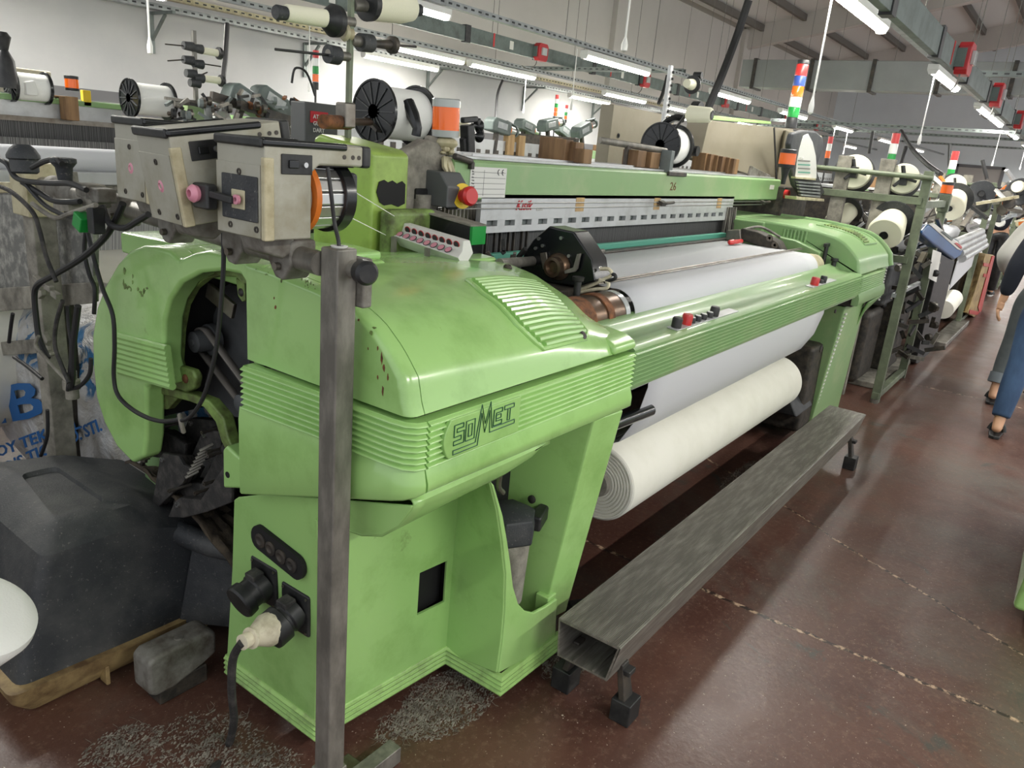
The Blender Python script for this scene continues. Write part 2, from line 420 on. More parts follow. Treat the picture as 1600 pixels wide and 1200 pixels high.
# ------------------------------------------------------------------ fluorescent rows
def tray(name, label, a, b, w, h, mat='zinc', group=None, cat='cable tray', holes=True):
    """perforated channel; holes are dark bars laid on its side walls"""
    a = Vector(a); b = Vector(b); t = (b - a).normalized(); sd = t.cross(Vector((0, 0, 1))).normalized()
    root = thing(name, label, cat, a, group)
    m = MB(); m.bar(a, b, w, .004)
    for s_ in (-1, 1): m.bar(a + sd * (w / 2 * s_) + Vector((0, 0, h / 2)), b + sd * (w / 2 * s_) + Vector((0, 0, h / 2)), .004, h)
    m.build('channel', mat, root)
    if holes:
        m = MB(); n = int((b - a).length / .1)
        for k in range(n):
            p = a + t * (.05 + k * .1) + Vector((0, 0, h * .5))
            for s_ in (-1, 1):
                q = p + sd * ((w / 2 + .0032) * s_); m.bar(q - t * .022, q + t * .022, .002, h * .32)
        m.build('slots', 'print_dark', root)['kind'] = 'stuff'
    return root
# one light fitting
lf = thing('fluorescent_light', 'x', 'light'); 
m = MB(); m.bar((-.76, 0, .045), (.76, 0, .045), .10, .05); m.build('housing', 'white', lf, bevel=.006)
m = MB(); m.tube([(-.74, 0, 0), (.74, 0, 0)], .022, 12); m.build('tube', 'tube_light', lf)
m = MB(); m.slab([(-.76, -.05, .02), (-.76, .05, .02), (-.76, .03, -.02), (-.76, -.03, -.02)], (.02, 0, 0)); m.build('end_cap', 'white', lf)
m = MB(); m.slab([(.74, -.05, .02), (.74, .05, .02), (.74, .03, -.02), (.74, -.03, -.02)], (.02, 0, 0)); m.build('end_cap', 'white', lf)
al = bpy.data.lights.new('tube_glow', 'AREA'); al.shape = 'RECTANGLE'; al.size = 1.45; al.size_y = .06; al.energy = 24; al.color = (1.0, .97, .92); al.spread = PI
first = [True]
def light(x, y, z, label, group, e=1.0):
    if first[0]:
        o = lf; first[0] = False; o.location = (x, y, z)
    else: o = dup(lf, (x, y, z))
    o['label'] = label; o['group'] = group
    if not e: return o
    lo = bpy.data.objects.new('tube_glow', al); COL.objects.link(lo); lo.location = (x, y, z - .03); lo.parent = o; lo.matrix_parent_inverse = Matrix.Translation((-x, -y, -z)); 
    return o
ROW_R = [(5.45, 1), (9.15, 1), (12.7, 1), (14.3, 1), (17.6, 1), (21, 1), (24.5, 1), (28, 1), (31.5, 1)]  # farthest lamps added to brighten the end wall
G = 'fluorescent tubes hung in rows over the looms'
nm = ['nearest', 'second', 'third', 'fourth', 'fifth', 'sixth', 'seventh', 'eighth', 'farthest']
for i, (x, _) in enumerate(ROW_R): light(x, 1.47, 2.6, '%s fluorescent light of the bright row above the right aisle' % nm[i].capitalize(), G)
for i, x in enumerate((1.3, 4.6, 8.35, 11.9, 15.0, 18.6, 23, 28)): light(x, 4.78, 2.6, '%s fluorescent light in the row under the tray with the long suspension wires' % nm[i].capitalize(), G)  # last lamp added for more light on the end wall
for i, x in enumerate((3.4, 7.55, 9.2, 12.8, 15.3, 19.0, 24, 29)): light(x, 7.1, 2.6, '%s fluorescent light in the row beside the grey busbar trunk' % nm[i].capitalize(), G)  # last lamp here also added to lift the end wall
for i, x in enumerate((2.2, 8.6, 13.9, 18)): light(x, 8.5, 2.62, '%s fluorescent light on the row next to the left wall' % nm[i].capitalize(), G, 0)
for i, x in enumerate((1.0, 4.0, 7.0, 10.0, 14, 19, 25, 31)): light(x, -1.9, 2.75, '%s unseen fluorescent light added over the aisle, out past the right of the looms' % nm[i].capitalize(), G)  # row out of view, added to brighten the dark far hall
tray('light_track', 'Galvanised slotted track carrying the bright lights above the right aisle', (1.5, 1.47, 2.69), (33, 1.47, 2.69), .06, .05, 'zinc', 'cable trays')
tray('light_track', 'Galvanised slotted track over the row of looms behind the green loom', (-1, 4.78, 2.69), (33, 4.78, 2.69), .06, .05, 'zinc', 'cable trays')
tray('light_track', 'Galvanised slotted track beside the grey busbar trunk near the left wall', (-1, 7.1, 2.69), (33, 7.1, 2.69), .06, .05, 'zinc', 'cable trays')
tray('light_track', 'Slotted track over the aisle, out past the right of the looms', (-1, -1.9, 2.84), (33, -1.9, 2.84), .06, .05, 'zinc', 'cable trays')
tray('cable_tray', 'Perforated zinc tray on brackets along the left wall', (-1, 8.95, 2.73), (27, 8.95, 2.73), .12, .06, 'zinc', 'cable trays')
tray('cable_tray', 'Yellowish perforated cable tray just above the wall tray', (-1, 8.7, 2.82), (22, 8.7, 2.82), .10, .05, 'feeder_cream', 'cable trays')
for i, (x, y0, y1, z) in enumerate(((4.2, 5.3, 8.9, 2.8), (10.2, 4.8, 8.4, 2.75), (14.5, -1.5, 5.0, 2.45), (9.2, -1.6, 1.6, 2.66), (19.5, -3, 8, 2.62), (25, -3, 8.8, 2.7))):
    w_ = ['over the left of the hall near the wall', 'linking the middle light tracks', 'running under the long grey duct', 'at the right edge above the aisle', 'beyond the grey duct', 'farthest one near the end wall'][i]
    tray('cross_tray', 'Slotted cross tray ' + w_, (x, y0, z), (x, y1, z), .07, .05, 'zinc_grey', 'cable trays')
# wall brackets
for i, x in enumerate((1.2, 3.1, 5.2, 7.4, 9.9, 12.6, 15.2, 18.3)):
    b_ = thing('wall_bracket', '%s steel bracket holding the wall tray' % ['First', 'Second', 'Third', 'Fourth', 'Fifth', 'Sixth', 'Seventh', 'Eighth'][i] + ', counted from the left', 'bracket', (x, WY, 2.4), 'wall tray brackets')
    m = MB(); m.bar((x, WY - .02, 2.28), (x, WY - .02, 2.72), .05, .03); m.build('upright', 'zinc_grey', b_)
    m = MB(); m.bar((x, WY - .02, 2.71), (x, WY - .5, 2.71), .04, .03); m.build('arm', 'zinc_grey', b_)
    m = MB(); m.bar((x, WY - .02, 2.42), (x, WY - .32, 2.69), .03, .025); m.build('brace', 'zinc_grey', b_)
# busbar trunks with red tap-off boxes
def busbar(label, a, b, boxes, side=-1):
    a = Vector(a); b = Vector(b)
    r_ = thing('busbar_trunk', label, 'busbar', a, 'busbar trunks')
    m = MB(); m.bar(a, b, .05, .17); m.build('casing', 'grey_plastic', r_, bevel=.004)
    n = int((b - a).length / 1.5)
    for k in range(n):
        m = MB(); x = a.x + .7 + k * 1.5; m.box(x - .05, x + .05, a.y - .035, a.y + .035, a.z - .1, a.z + .1); m.build('joint_cover', 'black', r_, bevel=.004)
        if k % 2 == 0:
            m = MB(); m.box(x + .5, x + .53, a.y - .029, a.y + .029, a.z - .07, a.z + .086); m.build('warning_mark', 'red', r_)
            m = MB(); m.box(x + .85, x + .93, a.y - .028, a.y + .028, a.z - .05, a.z + .05); m.build('rating_plate', 'label_white', r_)
    for k, x in enumerate(boxes):
        q = dup(tap, (x, a.y, a.z), label='Red tap-off box on the %s busbar trunk, %s from the near end' % ('right' if 'right' in label else 'left', ['first', 'second', 'third', 'fourth', 'fifth', 'sixth', 'seventh', 'eighth'][k]), group='red tap-off boxes'); q.scale = (.8, .9, .8)
tap = thing('tap_off_box', 'x', 'junction box')
m = MB(); m.prism([(-.14, -.10), (-.10, -.14), (.10, -.14), (.14, -.10), (.14, .10), (.10, .14), (-.10, .14), (-.14, .10)], 1, -.13, -.03); m.build('body', 'red_box', tap, bevel=.01)
m = MB(); m.box(-.07, .06, -.16, -.128, -.05, .07); m.build('breaker_window', 'clear_grey', tap, bevel=.005)
m = MB(); m.box(-.16, -.13, -.10, .03, -.08, .08); m.build('clamp', 'grey_plastic', tap)
m = MB(); m.box(.13, .16, -.1, .03, -.08, .08); m.build('clamp', 'grey_plastic', tap)
m = MB(); m.tube([(-.1, -.08, -.14), (-.14, -.08, -.22), (-.28, -.06, -.30), (-.4, 0, -.26)], .008, 6, 5); m.build('cable', 'wire_grey', tap)
busbar('Grey busbar trunk above the right aisle, hung close to the bright lights', (2.4, 1.08, 2.51), (26, 1.08, 2.51), [6.9, 9.4, 12.4, 15, 18])
busbar('Grey busbar trunk along the left side, hung above the second light row', (1.0, 6.55, 2.86), (25, 6.55, 2.86), [4.6, 9.2, 12.3, 15.9, 19.8, 22.5])
COL.objects.unlink(tap)
for c_ in list(tap.children): bpy.data.objects.remove(c_)
bpy.data.objects.remove(tap)
# duct crossing the hall
r_ = thing('ventilation_duct', 'Long grey rectangular duct crossing high over the looms', 'duct', (14.6, 0, 3.0))
m = MB(); m.box(14.6, 15.0, -2.5, 5.75, 3.03, 3.50); m.build('casing', 'duct', r_, bevel=.01)
for k in range(8):
    y = 5.5 - k * 1.02
    m = MB(); m.box(14.57, 15.02, y - .03, y + .03, 3.0, 3.52); m.build('flange', 'dark_metal', r_)
# suspension wires, two for each track every three metres
ORD = ['first', 'second', 'third', 'fourth', 'fifth', 'sixth', 'seventh', 'eighth', 'ninth']
def wires(y, z, xs, lab):
    for k, x in enumerate(xs):
        m = MB(); m.tube([(x, y, z), (x, y, roofz(y) - .05)], .004, 5)
        tag(m.build('suspension_wire', 'wire_grey'), lab + ', %s from the near end' % ORD[k], 'wire', 'suspension wires')
    
wires(1.47, 2.72, [4 + 2.1 * k for k in range(9)], 'Wire of the light track above the right aisle')
wires(4.78, 2.72, [3.2 + 2.0 * k for k in range(9)], 'Wire of the middle light track')
wires(7.1, 2.72, [5 + 2.0 * k for k in range(8)], 'Wire of the light track near the left wall')
wires(6.55, 2.95, [6 + 2.2 * k for k in range(7)], 'Wire of the left busbar trunk')
wires(1.08, 2.6, [5.5 + 2.3 * k for k in range(6)], 'Wire of the right busbar trunk')
wires(3.2, 3.48, [14.8], 'Wire of the grey duct')
# pull cords with white grips, given by where they hang
def cord(px0, py0, px1, py1, y, lab, ztop=None, r_=.006):
    a = P(px1, py1, Y=y); t = P(px0, py0, Y=y)
    q = thing('pull_cord', lab, 'cord', (a.x, y, a.z), 'hanging pull cords')
    m = MB(); m.tube([(a.x, y, a.z), (a.x, y, max(2.66, t.z))], r_, 6); m.build('string', 'white', q)
    m = MB(); m.lathe([(0, .5 * r_), (.01, r_ * 2.6), (.05, r_ * 2.8), (.09, r_ * 1.4), (.10, r_)], (a.x, y, a.z - .05), (0, 0, 1), 12); m.build('grip', 'white', q)
cord(231, 0, 234, 72, 4.78, 'White pull cord hanging alone over the far left loom')
cord(990, 0, 976, 70, 3.0, 'Thick white cord with a switch grip at the top centre', r_=.009)
cord(485, 100, 483, 136, 7.1, 'White pull cord beside the small signal tower')
cord(823, 115, 818, 172, 7.1, 'White pull cord behind the orange lamp')
cord(905, 95, 893, 165, 4.78, 'White pull cord above the wooden blocks')
cord(1302, 0, 1268, 165, 1.47, 'White pull cord beside the five-colour signal tower')
cord(1460, 125, 1437, 218, 1.47, 'White pull cord under the second bright light')
cord(1565, 205, 1551, 255, 1.47, 'White pull cord under the third bright light')
cord(1598, 225, 1594, 262, 1.47, 'White pull cord at the right edge of the view')
cord(1325, 205, 1318, 238, 4.78, 'White pull cord over the second green rack')
cord(1300, 222, 1296, 245, 4.78, 'White pull cord behind the beige cabinet')
# thick black hoses and cables that drop from the trays
def hose(name, pts, r_, lab, mat='rubber', cat='cable'):
    m = MB(); m.tube(pts, r_, 8, 6); return tag(m.build(name, mat), lab, cat)
hose('cable', [P(355, 38, Y=5.8), P(352, 90, Y=5.6), P(349, 120, Y=5.4), P(352, 146, Y=5.2)], .02, 'Black cable dropping to the far left loom from a tray')
hose('cable', [P(1170, 0, X=6.8), P(1150, 60, X=6.8), P(1128, 118, X=6.6), P(1106, 170, X=6.5)], .035, 'Thick black hose slanting down behind the beige cabinet')
hose('cable', [P(785, 126, Y=8), P(777, 150, Y=7.6), P(774, 200, Y=7)], .02, 'Black cable dropping behind the orange lamp')
hose('cable', [P(1043, 118, Y=6), P(1036, 145, Y=6), P(1029, 162, Y=6)], .03, 'Short black cable dropping over the beige panel')
hose('cable', [P(1408, 205, X=13), P(1425, 232, X=12), P(1448, 256, X=11), P(1470, 272, X=10.5)], .03, 'Black cable sagging to the racks from the lights')
hose('cable', [P(1364, 205, X=12), P(1358, 240, X=12)], .025, 'Black cable hanging straight beside the first big cone')
hose('cable', [P(1484, 225, X=15), P(1483, 262, X=15)], .025, 'Black cable hanging straight over the racks')
hose('cable', [P(1416, 228, X=12), P(1408, 256, X=12)], .025, 'Black cable hanging straight beside the second big cone')
hose('cable', [P(1535, 250, X=13), P(1542, 280, X=13)], .025, 'Black cable hanging over the far racks')
# doorway high on the end wall
m = MB(); m.box(XE - .06, XE, 2.9, 4.3, 0, 2.35); struct(m.build('door_1', 'door_grey', bevel=.01))
m = MB(); m.box(XE - .09, XE, 2.8, 2.9, 0, 2.45); m.box(XE - .09, XE, 4.3, 4.4, 0, 2.45); m.box(XE - .09, XE, 2.8, 4.4, 2.35, 2.45); struct(m.build('trim_6', 'wall_grey'))
# ================================================================== the green loom
LOOM = thing('weaving_loom', 'Large green rapier weaving loom with ribbed end covers, black machinery and white cloth', 'loom', (3.3, 1.6, 0))
def part(m, name, mat, par=None, **k): return m.build(name, mat, par or LOOM, **k)
XL = 1.06                                            # plane of the near end face
# ---- side outline of the hood, front to back (Y, Z)
lp = resample([(.985, 1.066, 0), (.993, 1.081, 0), (1.007, 1.141, 0), (1.051, 1.190, 0), (1.106, 1.234, 0), (1.160, 1.258, 0), (1.268, 1.278, 0), (1.431, 1.294, 0), (1.527, 1.299, 0)], 26)
rp = resample([(.985, 1.060, 0), (.990, 1.078, 0), (1.024, 1.098, 0), (1.099, 1.112, 0), (1.149, 1.128, 0), (1.220, 1.172, 0), (1.357, 1.222, 0), (1.474, 1.242, 0), (1.575, 1.240, 0)], 26)
mp_ = resample([(.985, 1.063, 0), (.990, 1.080, 0), (1.008, 1.125, 0), (1.060, 1.180, 0), (1.130, 1.222, 0), (1.230, 1.252, 0), (1.340, 1.266, 0), (1.450, 1.270, 0), (1.550, 1.268, 0)], 26)
def hood_pt(x, t, lift=0.0, x0=XL, x1=2.0):
    s = (x - x0) / (x1 - x0); i = min(24.999, max(0, t * 25)); k = int(i); fr = i - k
    def at(a): return a[k].lerp(a[k + 1], fr)
    A, B, C_ = at(lp), at(mp_), at(rp)
    w = s / .62 if s < .62 else 1 - (s - .62) / .38
    p = A.lerp(B, s / .62) if s < .62 else B.lerp(C_, ((s - .62) / .38) ** 1.3)
    if lift:
        q = hood_pt(x, min(1, t + .02), 0, x0, x1); o = hood_pt(x, max(0, t - .02), 0, x0, x1)
        tg = Vector((0, q.y - o.y, q.z - o.z)).normalized(); nrm = Vector((0, -tg.z, tg.y))
        return Vector((x, p.x, p.y)) + nrm * lift
    return Vector((x, p.x, p.y))
def hood_inv(px, py, x0=XL, x1=2.0):
    best = None
    a = (RW.transposed() @ (Vector((0, 0, 0)) - CAM))
    for i in range(60):
        for j in range(60):
            x = lerp(x0, x1, i / 59); t = j / 59; w = hood_pt(x, t); c_ = RW.transposed() @ (w - CAM)
            e = (800 + FPX * c_.x / c_.z - px) ** 2 + (600 + FPX * c_.y / c_.z - py) ** 2
            if best is None or e < best[0]: best = (e, x, t)
    return best[1], best[2]
def hood(xs, name, par, ztail, x0=XL, x1=2.0, inset=None, mirror=None, mat='green'):
    rings = []
    for i, x in enumerate(xs):
        ins = inset[i] if inset else 0
        pr = [hood_pt(x, k / 25, 0, x0, x1) for k in range(26)]
        if ins: pr = [Vector((p.x, lerp(p.y, 1.40, ins / .30), lerp(p.z, 1.12, ins / .18))) for p in pr]
        zb = ztail
        pr = pr + [Vector((x, pr[-1].y, zb)), Vector((x, pr[0].y, zb))]
        if mirror is not None: pr = [Vector((mirror - (p.x - x0), p.y, p.z)) for p in pr]
        rings.append(pr)
    m = MB(); m.rings(rings, True); return m.build(name, mat, par, angle=32, wn=True)
# small end cap strip, the seam, then the large hood
hood([XL + .0, XL + .002, XL + .006, XL + .012, XL + .02, XL + .03, 1.101], 'hood_end', LOOM, 1.064, inset=[.018, .012, .006, .0025, 0, 0, 0])
h1 = hood([1.1035] + [1.12 + .88 * k / 16 for k in range(17)], 'hood', LOOM, 1.064)
# vent of horizontal ribs on the hood, between the photo's two curved borders
LT = [(735, 437), (760, 458), (790, 482), (815, 510), (840, 535), (862, 549)]
RT = [(800, 430), (838, 443), (868, 468), (895, 497), (913, 522), (905, 545)]
lb = [hood_inv(*p) for p in LT]; rb = [hood_inv(*p) for p in RT]
def bd(tab, t):
    tab = sorted(tab, key=lambda q: q[1])
    if t <= tab[0][1]: return tab[0][0]
    for a, b_ in zip(tab, tab[1:]):
        if t <= b_[1]: return lerp(a[0], b_[0], (t - a[1]) / max(1e-6, b_[1] - a[1]))
    return tab[-1][0]
tmin = max(min(q[1] for q in lb), min(q[1] for q in rb)) + .02; tmax = min(max(q[1] for q in lb), max(q[1] for q in rb))
nr = 17
vent = MB(); rim = []
for k in range(nr):
    t = lerp(tmin, tmax, (k + .5) / nr); xa, xb = bd(lb, t), bd(rb, t)
    pts = [hood_pt(lerp(xa, xb, j / 6), t, .003) for j in range(7)]
    vent.tube(pts, .0085, 8)
vo = vent.build('vent_ribs', 'green', LOOM); vo['kind'] = 'stuff'
m = MB()
loop = [hood_pt(bd(lb, lerp(tmin, tmax, k / 14)) - .018, lerp(tmin, tmax, k / 14), .002) for k in range(15)][::-1] + [hood_pt(bd(rb, lerp(tmin, tmax, k / 14)) + .014, lerp(tmin, tmax, k / 14), .002) for k in range(15)]
m.tube(loop + [loop[0]], .007, 8); m.build('vent_rim', 'green', LOOM)
q = hood_pt(*hood_inv(907, 526), .004); m = MB(); nn = Vector((0, -.8, .6)); m.lathe([(0, .012), (.006, .012), (.008, .008), (.008, .004)], q, nn, 16); m.build('screw', 'dark_metal', LOOM)
q = hood_pt(*hood_inv(795, 419), .0); m = MB(); m.lathe([(0, .014), (.006, .014), (.011, .009)], q, (0, -.2, 1), 16); m.build('screw', 'dark_metal', LOOM)
# nose of the hood where it meets the front beam
m = MB(); m.prism([(.975, 1.06), (.975, 1.085), (1.01, 1.103), (1.075, 1.112), (1.12, 1.10), (1.12, 1.06)], 0, 1.88, 2.012); m.build('hood_nose', 'green', LOOM, bevel=.012, seg=3)
# ---- end face of the housing (plane X = XL) following its outline
def yz(pts, X=XL): return [(p.y, p.z) for p in (P(a, b_, X=X) for a, b_ in pts)]
outer = [(381, 408), (340, 396), (322, 391), (300, 395), (276, 405), (262, 392), (240, 385), (219, 384), (198, 392), (180, 412), (160, 447), (148, 480), (141, 523), (142, 570), (147, 620), (160, 662), (180, 700), (204, 725)]
inner = [(222, 716), (226, 685), (226, 607), (236, 596), (262, 603), (252, 560), (254, 500), (262, 470), (280, 443), (310, 427), (345, 424), (372, 430), (381, 445), (384, 500), (390, 569), (400, 577)]
pl = yz(outer) + yz(inner) + [(1.30, 1.066), (1.02, 1.066)] + [(p.x, p.y) for p in lp[2:26]][::1]
# hood face: front part of the plate, joined under the hood end
plate = yz(outer) + yz(inner) + [(1.46, 1.066), (1.46, 1.297)]
m = MB(); m.prism(plate, 0, XL + .004, XL + .065); m.build('end_housing', 'green', LOOM, bevel=.014, seg=3)
m = MB(); m.prism(yz([(381, 408), (340, 396), (322, 391), (300, 395), (276, 405), (262, 392), (240, 385), (219, 384), (198, 392), (180, 412), (160, 447), (148, 480), (141, 523), (142, 570), (150, 640), (175, 640), (185, 470), (230, 425), (300, 420), (381, 425)], XL + .0), 0, XL + .06, 1.50); m.build('housing_shell', 'green', LOOM, bevel=.01)
# inner lip of the drive opening
lip_o = yz([(240, 640), (246, 603), (244, 560), (246, 500), (255, 465), (274, 437), (308, 420), (345, 417), (378, 424), (392, 440)], XL + .06)
lip_i = yz([(262, 640), (290, 608), (276, 565), (279, 515), (286, 478), (300, 452), (320, 436), (345, 431), (368, 433), (380, 445)], XL + .06)
m = MB(); m.prism(lip_o + lip_i[::-1], 0, XL + .06, XL + .085); m.build('opening_lip', 'green_grimy', LOOM, bevel=.004)
ln_o = yz([(232, 650), (236, 500), (262, 440), (308, 412), (385, 412), (408, 440), (412, 780)], XL + .085)
ln_i = yz([(258, 650), (272, 560), (276, 500), (290, 456), (320, 430), (366, 428), (384, 445), (400, 780)], XL + .085)
m = MB(); m.prism([(a_, min(1.265, b_)) for a_, b_ in ln_o] + [(a_, min(1.262, b_)) for a_, b_ in ln_i[::-1]], 0, XL + .085, 1.30); m.build('opening_shade_liner', 'very_dark', LOOM)  # black sleeve put in so the recess reads as shaded
# ribs let into the housing
m = MB()
for k in range(8):
    a = P(lerp(181, 188, k / 7), lerp(524, 580, k / 7), X=XL); b_ = P(lerp(262, 270, k / 7), lerp(545, 604, k / 7), X=XL)
    m.tube([a, b_], .0105, 8)
o = m.build('housing_ribs', 'green', LOOM); o['kind'] = 'stuff'
# black back wall stands in for the unlit interior
lowz = lambda pp: [(a_, min(1.235, b_)) for a_, b_ in pp]
m = MB(); m.prism(lowz(yz([(150, 610), (200, 400), (300, 380), (400, 400), (430, 580), (430, 790), (200, 740)], XL)), 0, 1.50, 1.54); m.build('inner_shade_wall', 'very_dark', LOOM)
m = MB(); c0 = P(356, 548, X=1.26); m.lathe([(0, .0), (0, .185), (.004, .20), (.05, .20), (.05, .0)], c0, (1, 0, 0), 56); m.build('drive_wheel', 'wheel_grey', LOOM)
p1 = P(300, 535, X=1.16); p2 = P(372, 632, X=1.16)
m = MB(); m.lathe([(0, .024), (.004, .030), (.05, .032), (.05, .045), (.07, .045)], p1, (1, 0, 0), 24); m.lathe([(-.004, .010), (0, .012), (.004, .012)], p1, (1, 0, 0), 12); m.build('pulley', 'wheel_grey', LOOM)
m = MB(); m.lathe([(0, .020), (.004, .026), (.05, .028), (.05, .05), (.12, .05)], p2, (1, 0, 0), 24); m.build('pulley', 'wheel_grey', LOOM)
def belt(a, b_, ra, rb_, x, w):
    dy, dz = b_.y - a.y, b_.z - a.z; ang = math.atan2(dz, dy); pts = []
    for k in range(13): th = ang + PI / 2 + PI * k / 12; pts.append((a.y + ra * math.cos(th), a.z + ra * math.sin(th)))
    for k in range(13): th = ang - PI / 2 + PI * k / 12; pts.append((b_.y + rb_ * math.cos(th), b_.z + rb_ * math.sin(th)))
    m = MB(); rings = []
    for y, z in pts + [pts[0]]: rings.append((y, z))
    vs = []; fs = []
    for y, z in rings: vs += [(x, y, z), (x + w, y, z)]
    for k in range(len(rings) - 1): fs.append((2 * k, 2 * k + 1, 2 * k + 3, 2 * k + 2))
    m.add(vs, fs); return m
belt(p1, p2, .036, .032, 1.185, .022).build('drive_belt', 'belt_grey', LOOM, solid=.006)
m = MB(); m.bar(P(325, 452, X=1.17), P(366, 487, X=1.17), .045, .012, up=(1, 0, 0)); m.build('guide_plate', 'steel', LOOM, bevel=.003)
m = MB(); m.prism(yz([(368, 434), (381, 440), (383, 470), (378, 472), (371, 462)], 1.15), 0, 1.15, 1.165); m.build('bracket', 'green_grimy', LOOM, bevel=.003)
q = P(376, 457, X=1.149); m = MB(); m.lathe([(-.004, .006), (0, .011), (.003, .011)], q, (1, 0, 0), 14); m.build('bolt', 'dark_metal', LOOM)
# casting arm across the lower opening
arm = [(226, 600), (262, 606), (300, 616), (326, 626), (348, 652), (356, 684), (368, 712), (392, 745), (386, 756), (362, 724), (345, 690), (336, 660), (318, 637), (296, 628), (250, 616), (226, 612)]
m = MB(); m.prism(yz(arm, XL + .05), 0, XL + .05, XL + .085); m.build('casting_arm', 'green_grimy', LOOM, bevel=.006, seg=3)
m = MB(); m.prism(yz([(268, 580), (276, 571), (300, 578), (306, 590), (302, 608), (290, 614), (270, 606)], XL + .045), 0, XL + .045, XL + .07); m.build('casting_lug', 'green_grimy', LOOM, bevel=.008)
q = P(289, 592, X=XL + .043); m = MB(); m.lathe([(-.004, .008), (.0, .013), (.004, .013)], q, (1, 0, 0), 14); m.build('bolt', 'rust', LOOM)
m = MB(); m.prism(yz([(347, 702), (353, 696), (374, 716), (396, 742), (399, 765), (348, 763)], XL - .01), 0, XL - .01, XL + .07); m.build('foot_bracket', 'green', LOOM, bevel=.008, seg=3)
q = P(355, 742, X=XL - .0115); m = MB(); m.lathe([(0, .0085), (.002, .0085)], q, (1, 0, 0), 16); m.build('screw_hole', 'very_dark', LOOM)
m = MB(); m.prism(yz([(384, 705), (390, 695), (400, 690), (402, 756), (392, 748), (386, 730)], XL + .02), 0, XL + .02, XL + .05); m.build('bracket', 'green_grimy', LOOM, bevel=.004)
# green leg seen behind the housing at the lower left
m = MB(); m.prism([(2.10, .35), (2.34, .35), (2.34, .68), (2.22, .72)], 0, 1.22, 1.34); m.build('rear_leg', 'green_dim_lit', LOOM, bevel=.01)
m = MB(); m.box(1.3, 1.9, 2.05, 2.25, 0.0, .42); m.build('rear_leg', 'very_dark', LOOM, bevel=.01)
# ---- horizontal rib band round the end and along the front
def ribprof(z0, z1, n, out=.0, amp=.009, back=-.03):
    pr = [(back, z0)]; h = (z1 - z0) / n
    for k in range(n):
        for t in (0.0, .18, .35, .5, .65, .82):
            pr.append((out + amp * math.sin(PI * min(1, max(0, (t - .0) / .82))), z0 + h * (k + t)))
    pr += [(out, z1), (back, z1)]
    return pr
path = [(1.030, 1.495), (1.048, 1.25), (1.058, 1.03), (1.064, .998), (1.078, .980), (1.098, .974)]
def tapered(path, prof_a, prof_b, name, mat='green'):
    m = MB(); rings = []
    pv = [Vector(p) for p in path]
    L_ = [0]
    for i in range(1, len(pv)): L_.append(L_[-1] + (pv[i] - pv[i - 1]).length)
    for i, p in enumerate(pv):
        d0 = (p - pv[i - 1]).normalized() if i else (pv[1] - p).normalized(); d1 = (pv[i + 1] - p).normalized() if i < len(pv) - 1 else d0
        n = (Vector((d0.y, -d0.x)) + Vector((d1.y, -d1.x))).normalized()
        if n.y > 0 and n.x > 0: pass
        t = L_[i] / L_[-1]
        rings.append([Vector((p.x + n.x * lerp(a[0], b_[0], t), p.y + n.y * lerp(a[0], b_[0], t), lerp(a[1], b_[1], t))) for a, b_ in zip(prof_a, prof_b)])
    m.rings(rings, True); return m.build(name, mat, LOOM, angle=50)
# going from the back to the front: outward is to the right of travel seen from above with y decreasing -> mirror the sign
def neg(pr): return [(o, z) for o, z in pr]
tapered(path, neg(ribprof(.950, 1.060, 8)), neg(ribprof(.945, 1.052, 8)), 'end_rib_band')
tapered([(1.102, .974), (2.0, .974)], ribprof(.945, 1.052, 8), ribprof(.945, 1.052, 8), 'front_rib_band')
# plain skirt below the ribs; its lower edge drops towards the back
sk = lambda z0, z1: [(-.03, z0), (.004, z0), (.010, z0 + .006), (.010, z1 - .03), (.0, z1), (-.03, z1)]
sk2 = lambda z0, z1: [(-.03, z0), (.000, z0), (.004, z0 + .006), (.004, z1 - .03), (.0, z1), (-.03, z1)]
tapered([(1.036, 1.52), (1.050, 1.25), (1.060, 1.03), (1.066, .998), (1.080, .980), (1.099, .974)], sk2(.718, .950), sk(.892, .945), 'end_skirt')
tapered([(1.102, .974), (2.004, .974)], sk(.892, .945), sk(.882, .945), 'front_skirt')
m = MB(); m.box(1.12, 1.98, 1.02, 1.45, .90, 1.06); m.build('cover_core', 'dark_iron', LOOM)
m = MB(); m.prism([(1.04, .90), (1.04, 1.05), (1.50, 1.05), (1.50, .76)], 0, 1.11, 1.16); m.build('cover_core', 'dark_iron', LOOM)
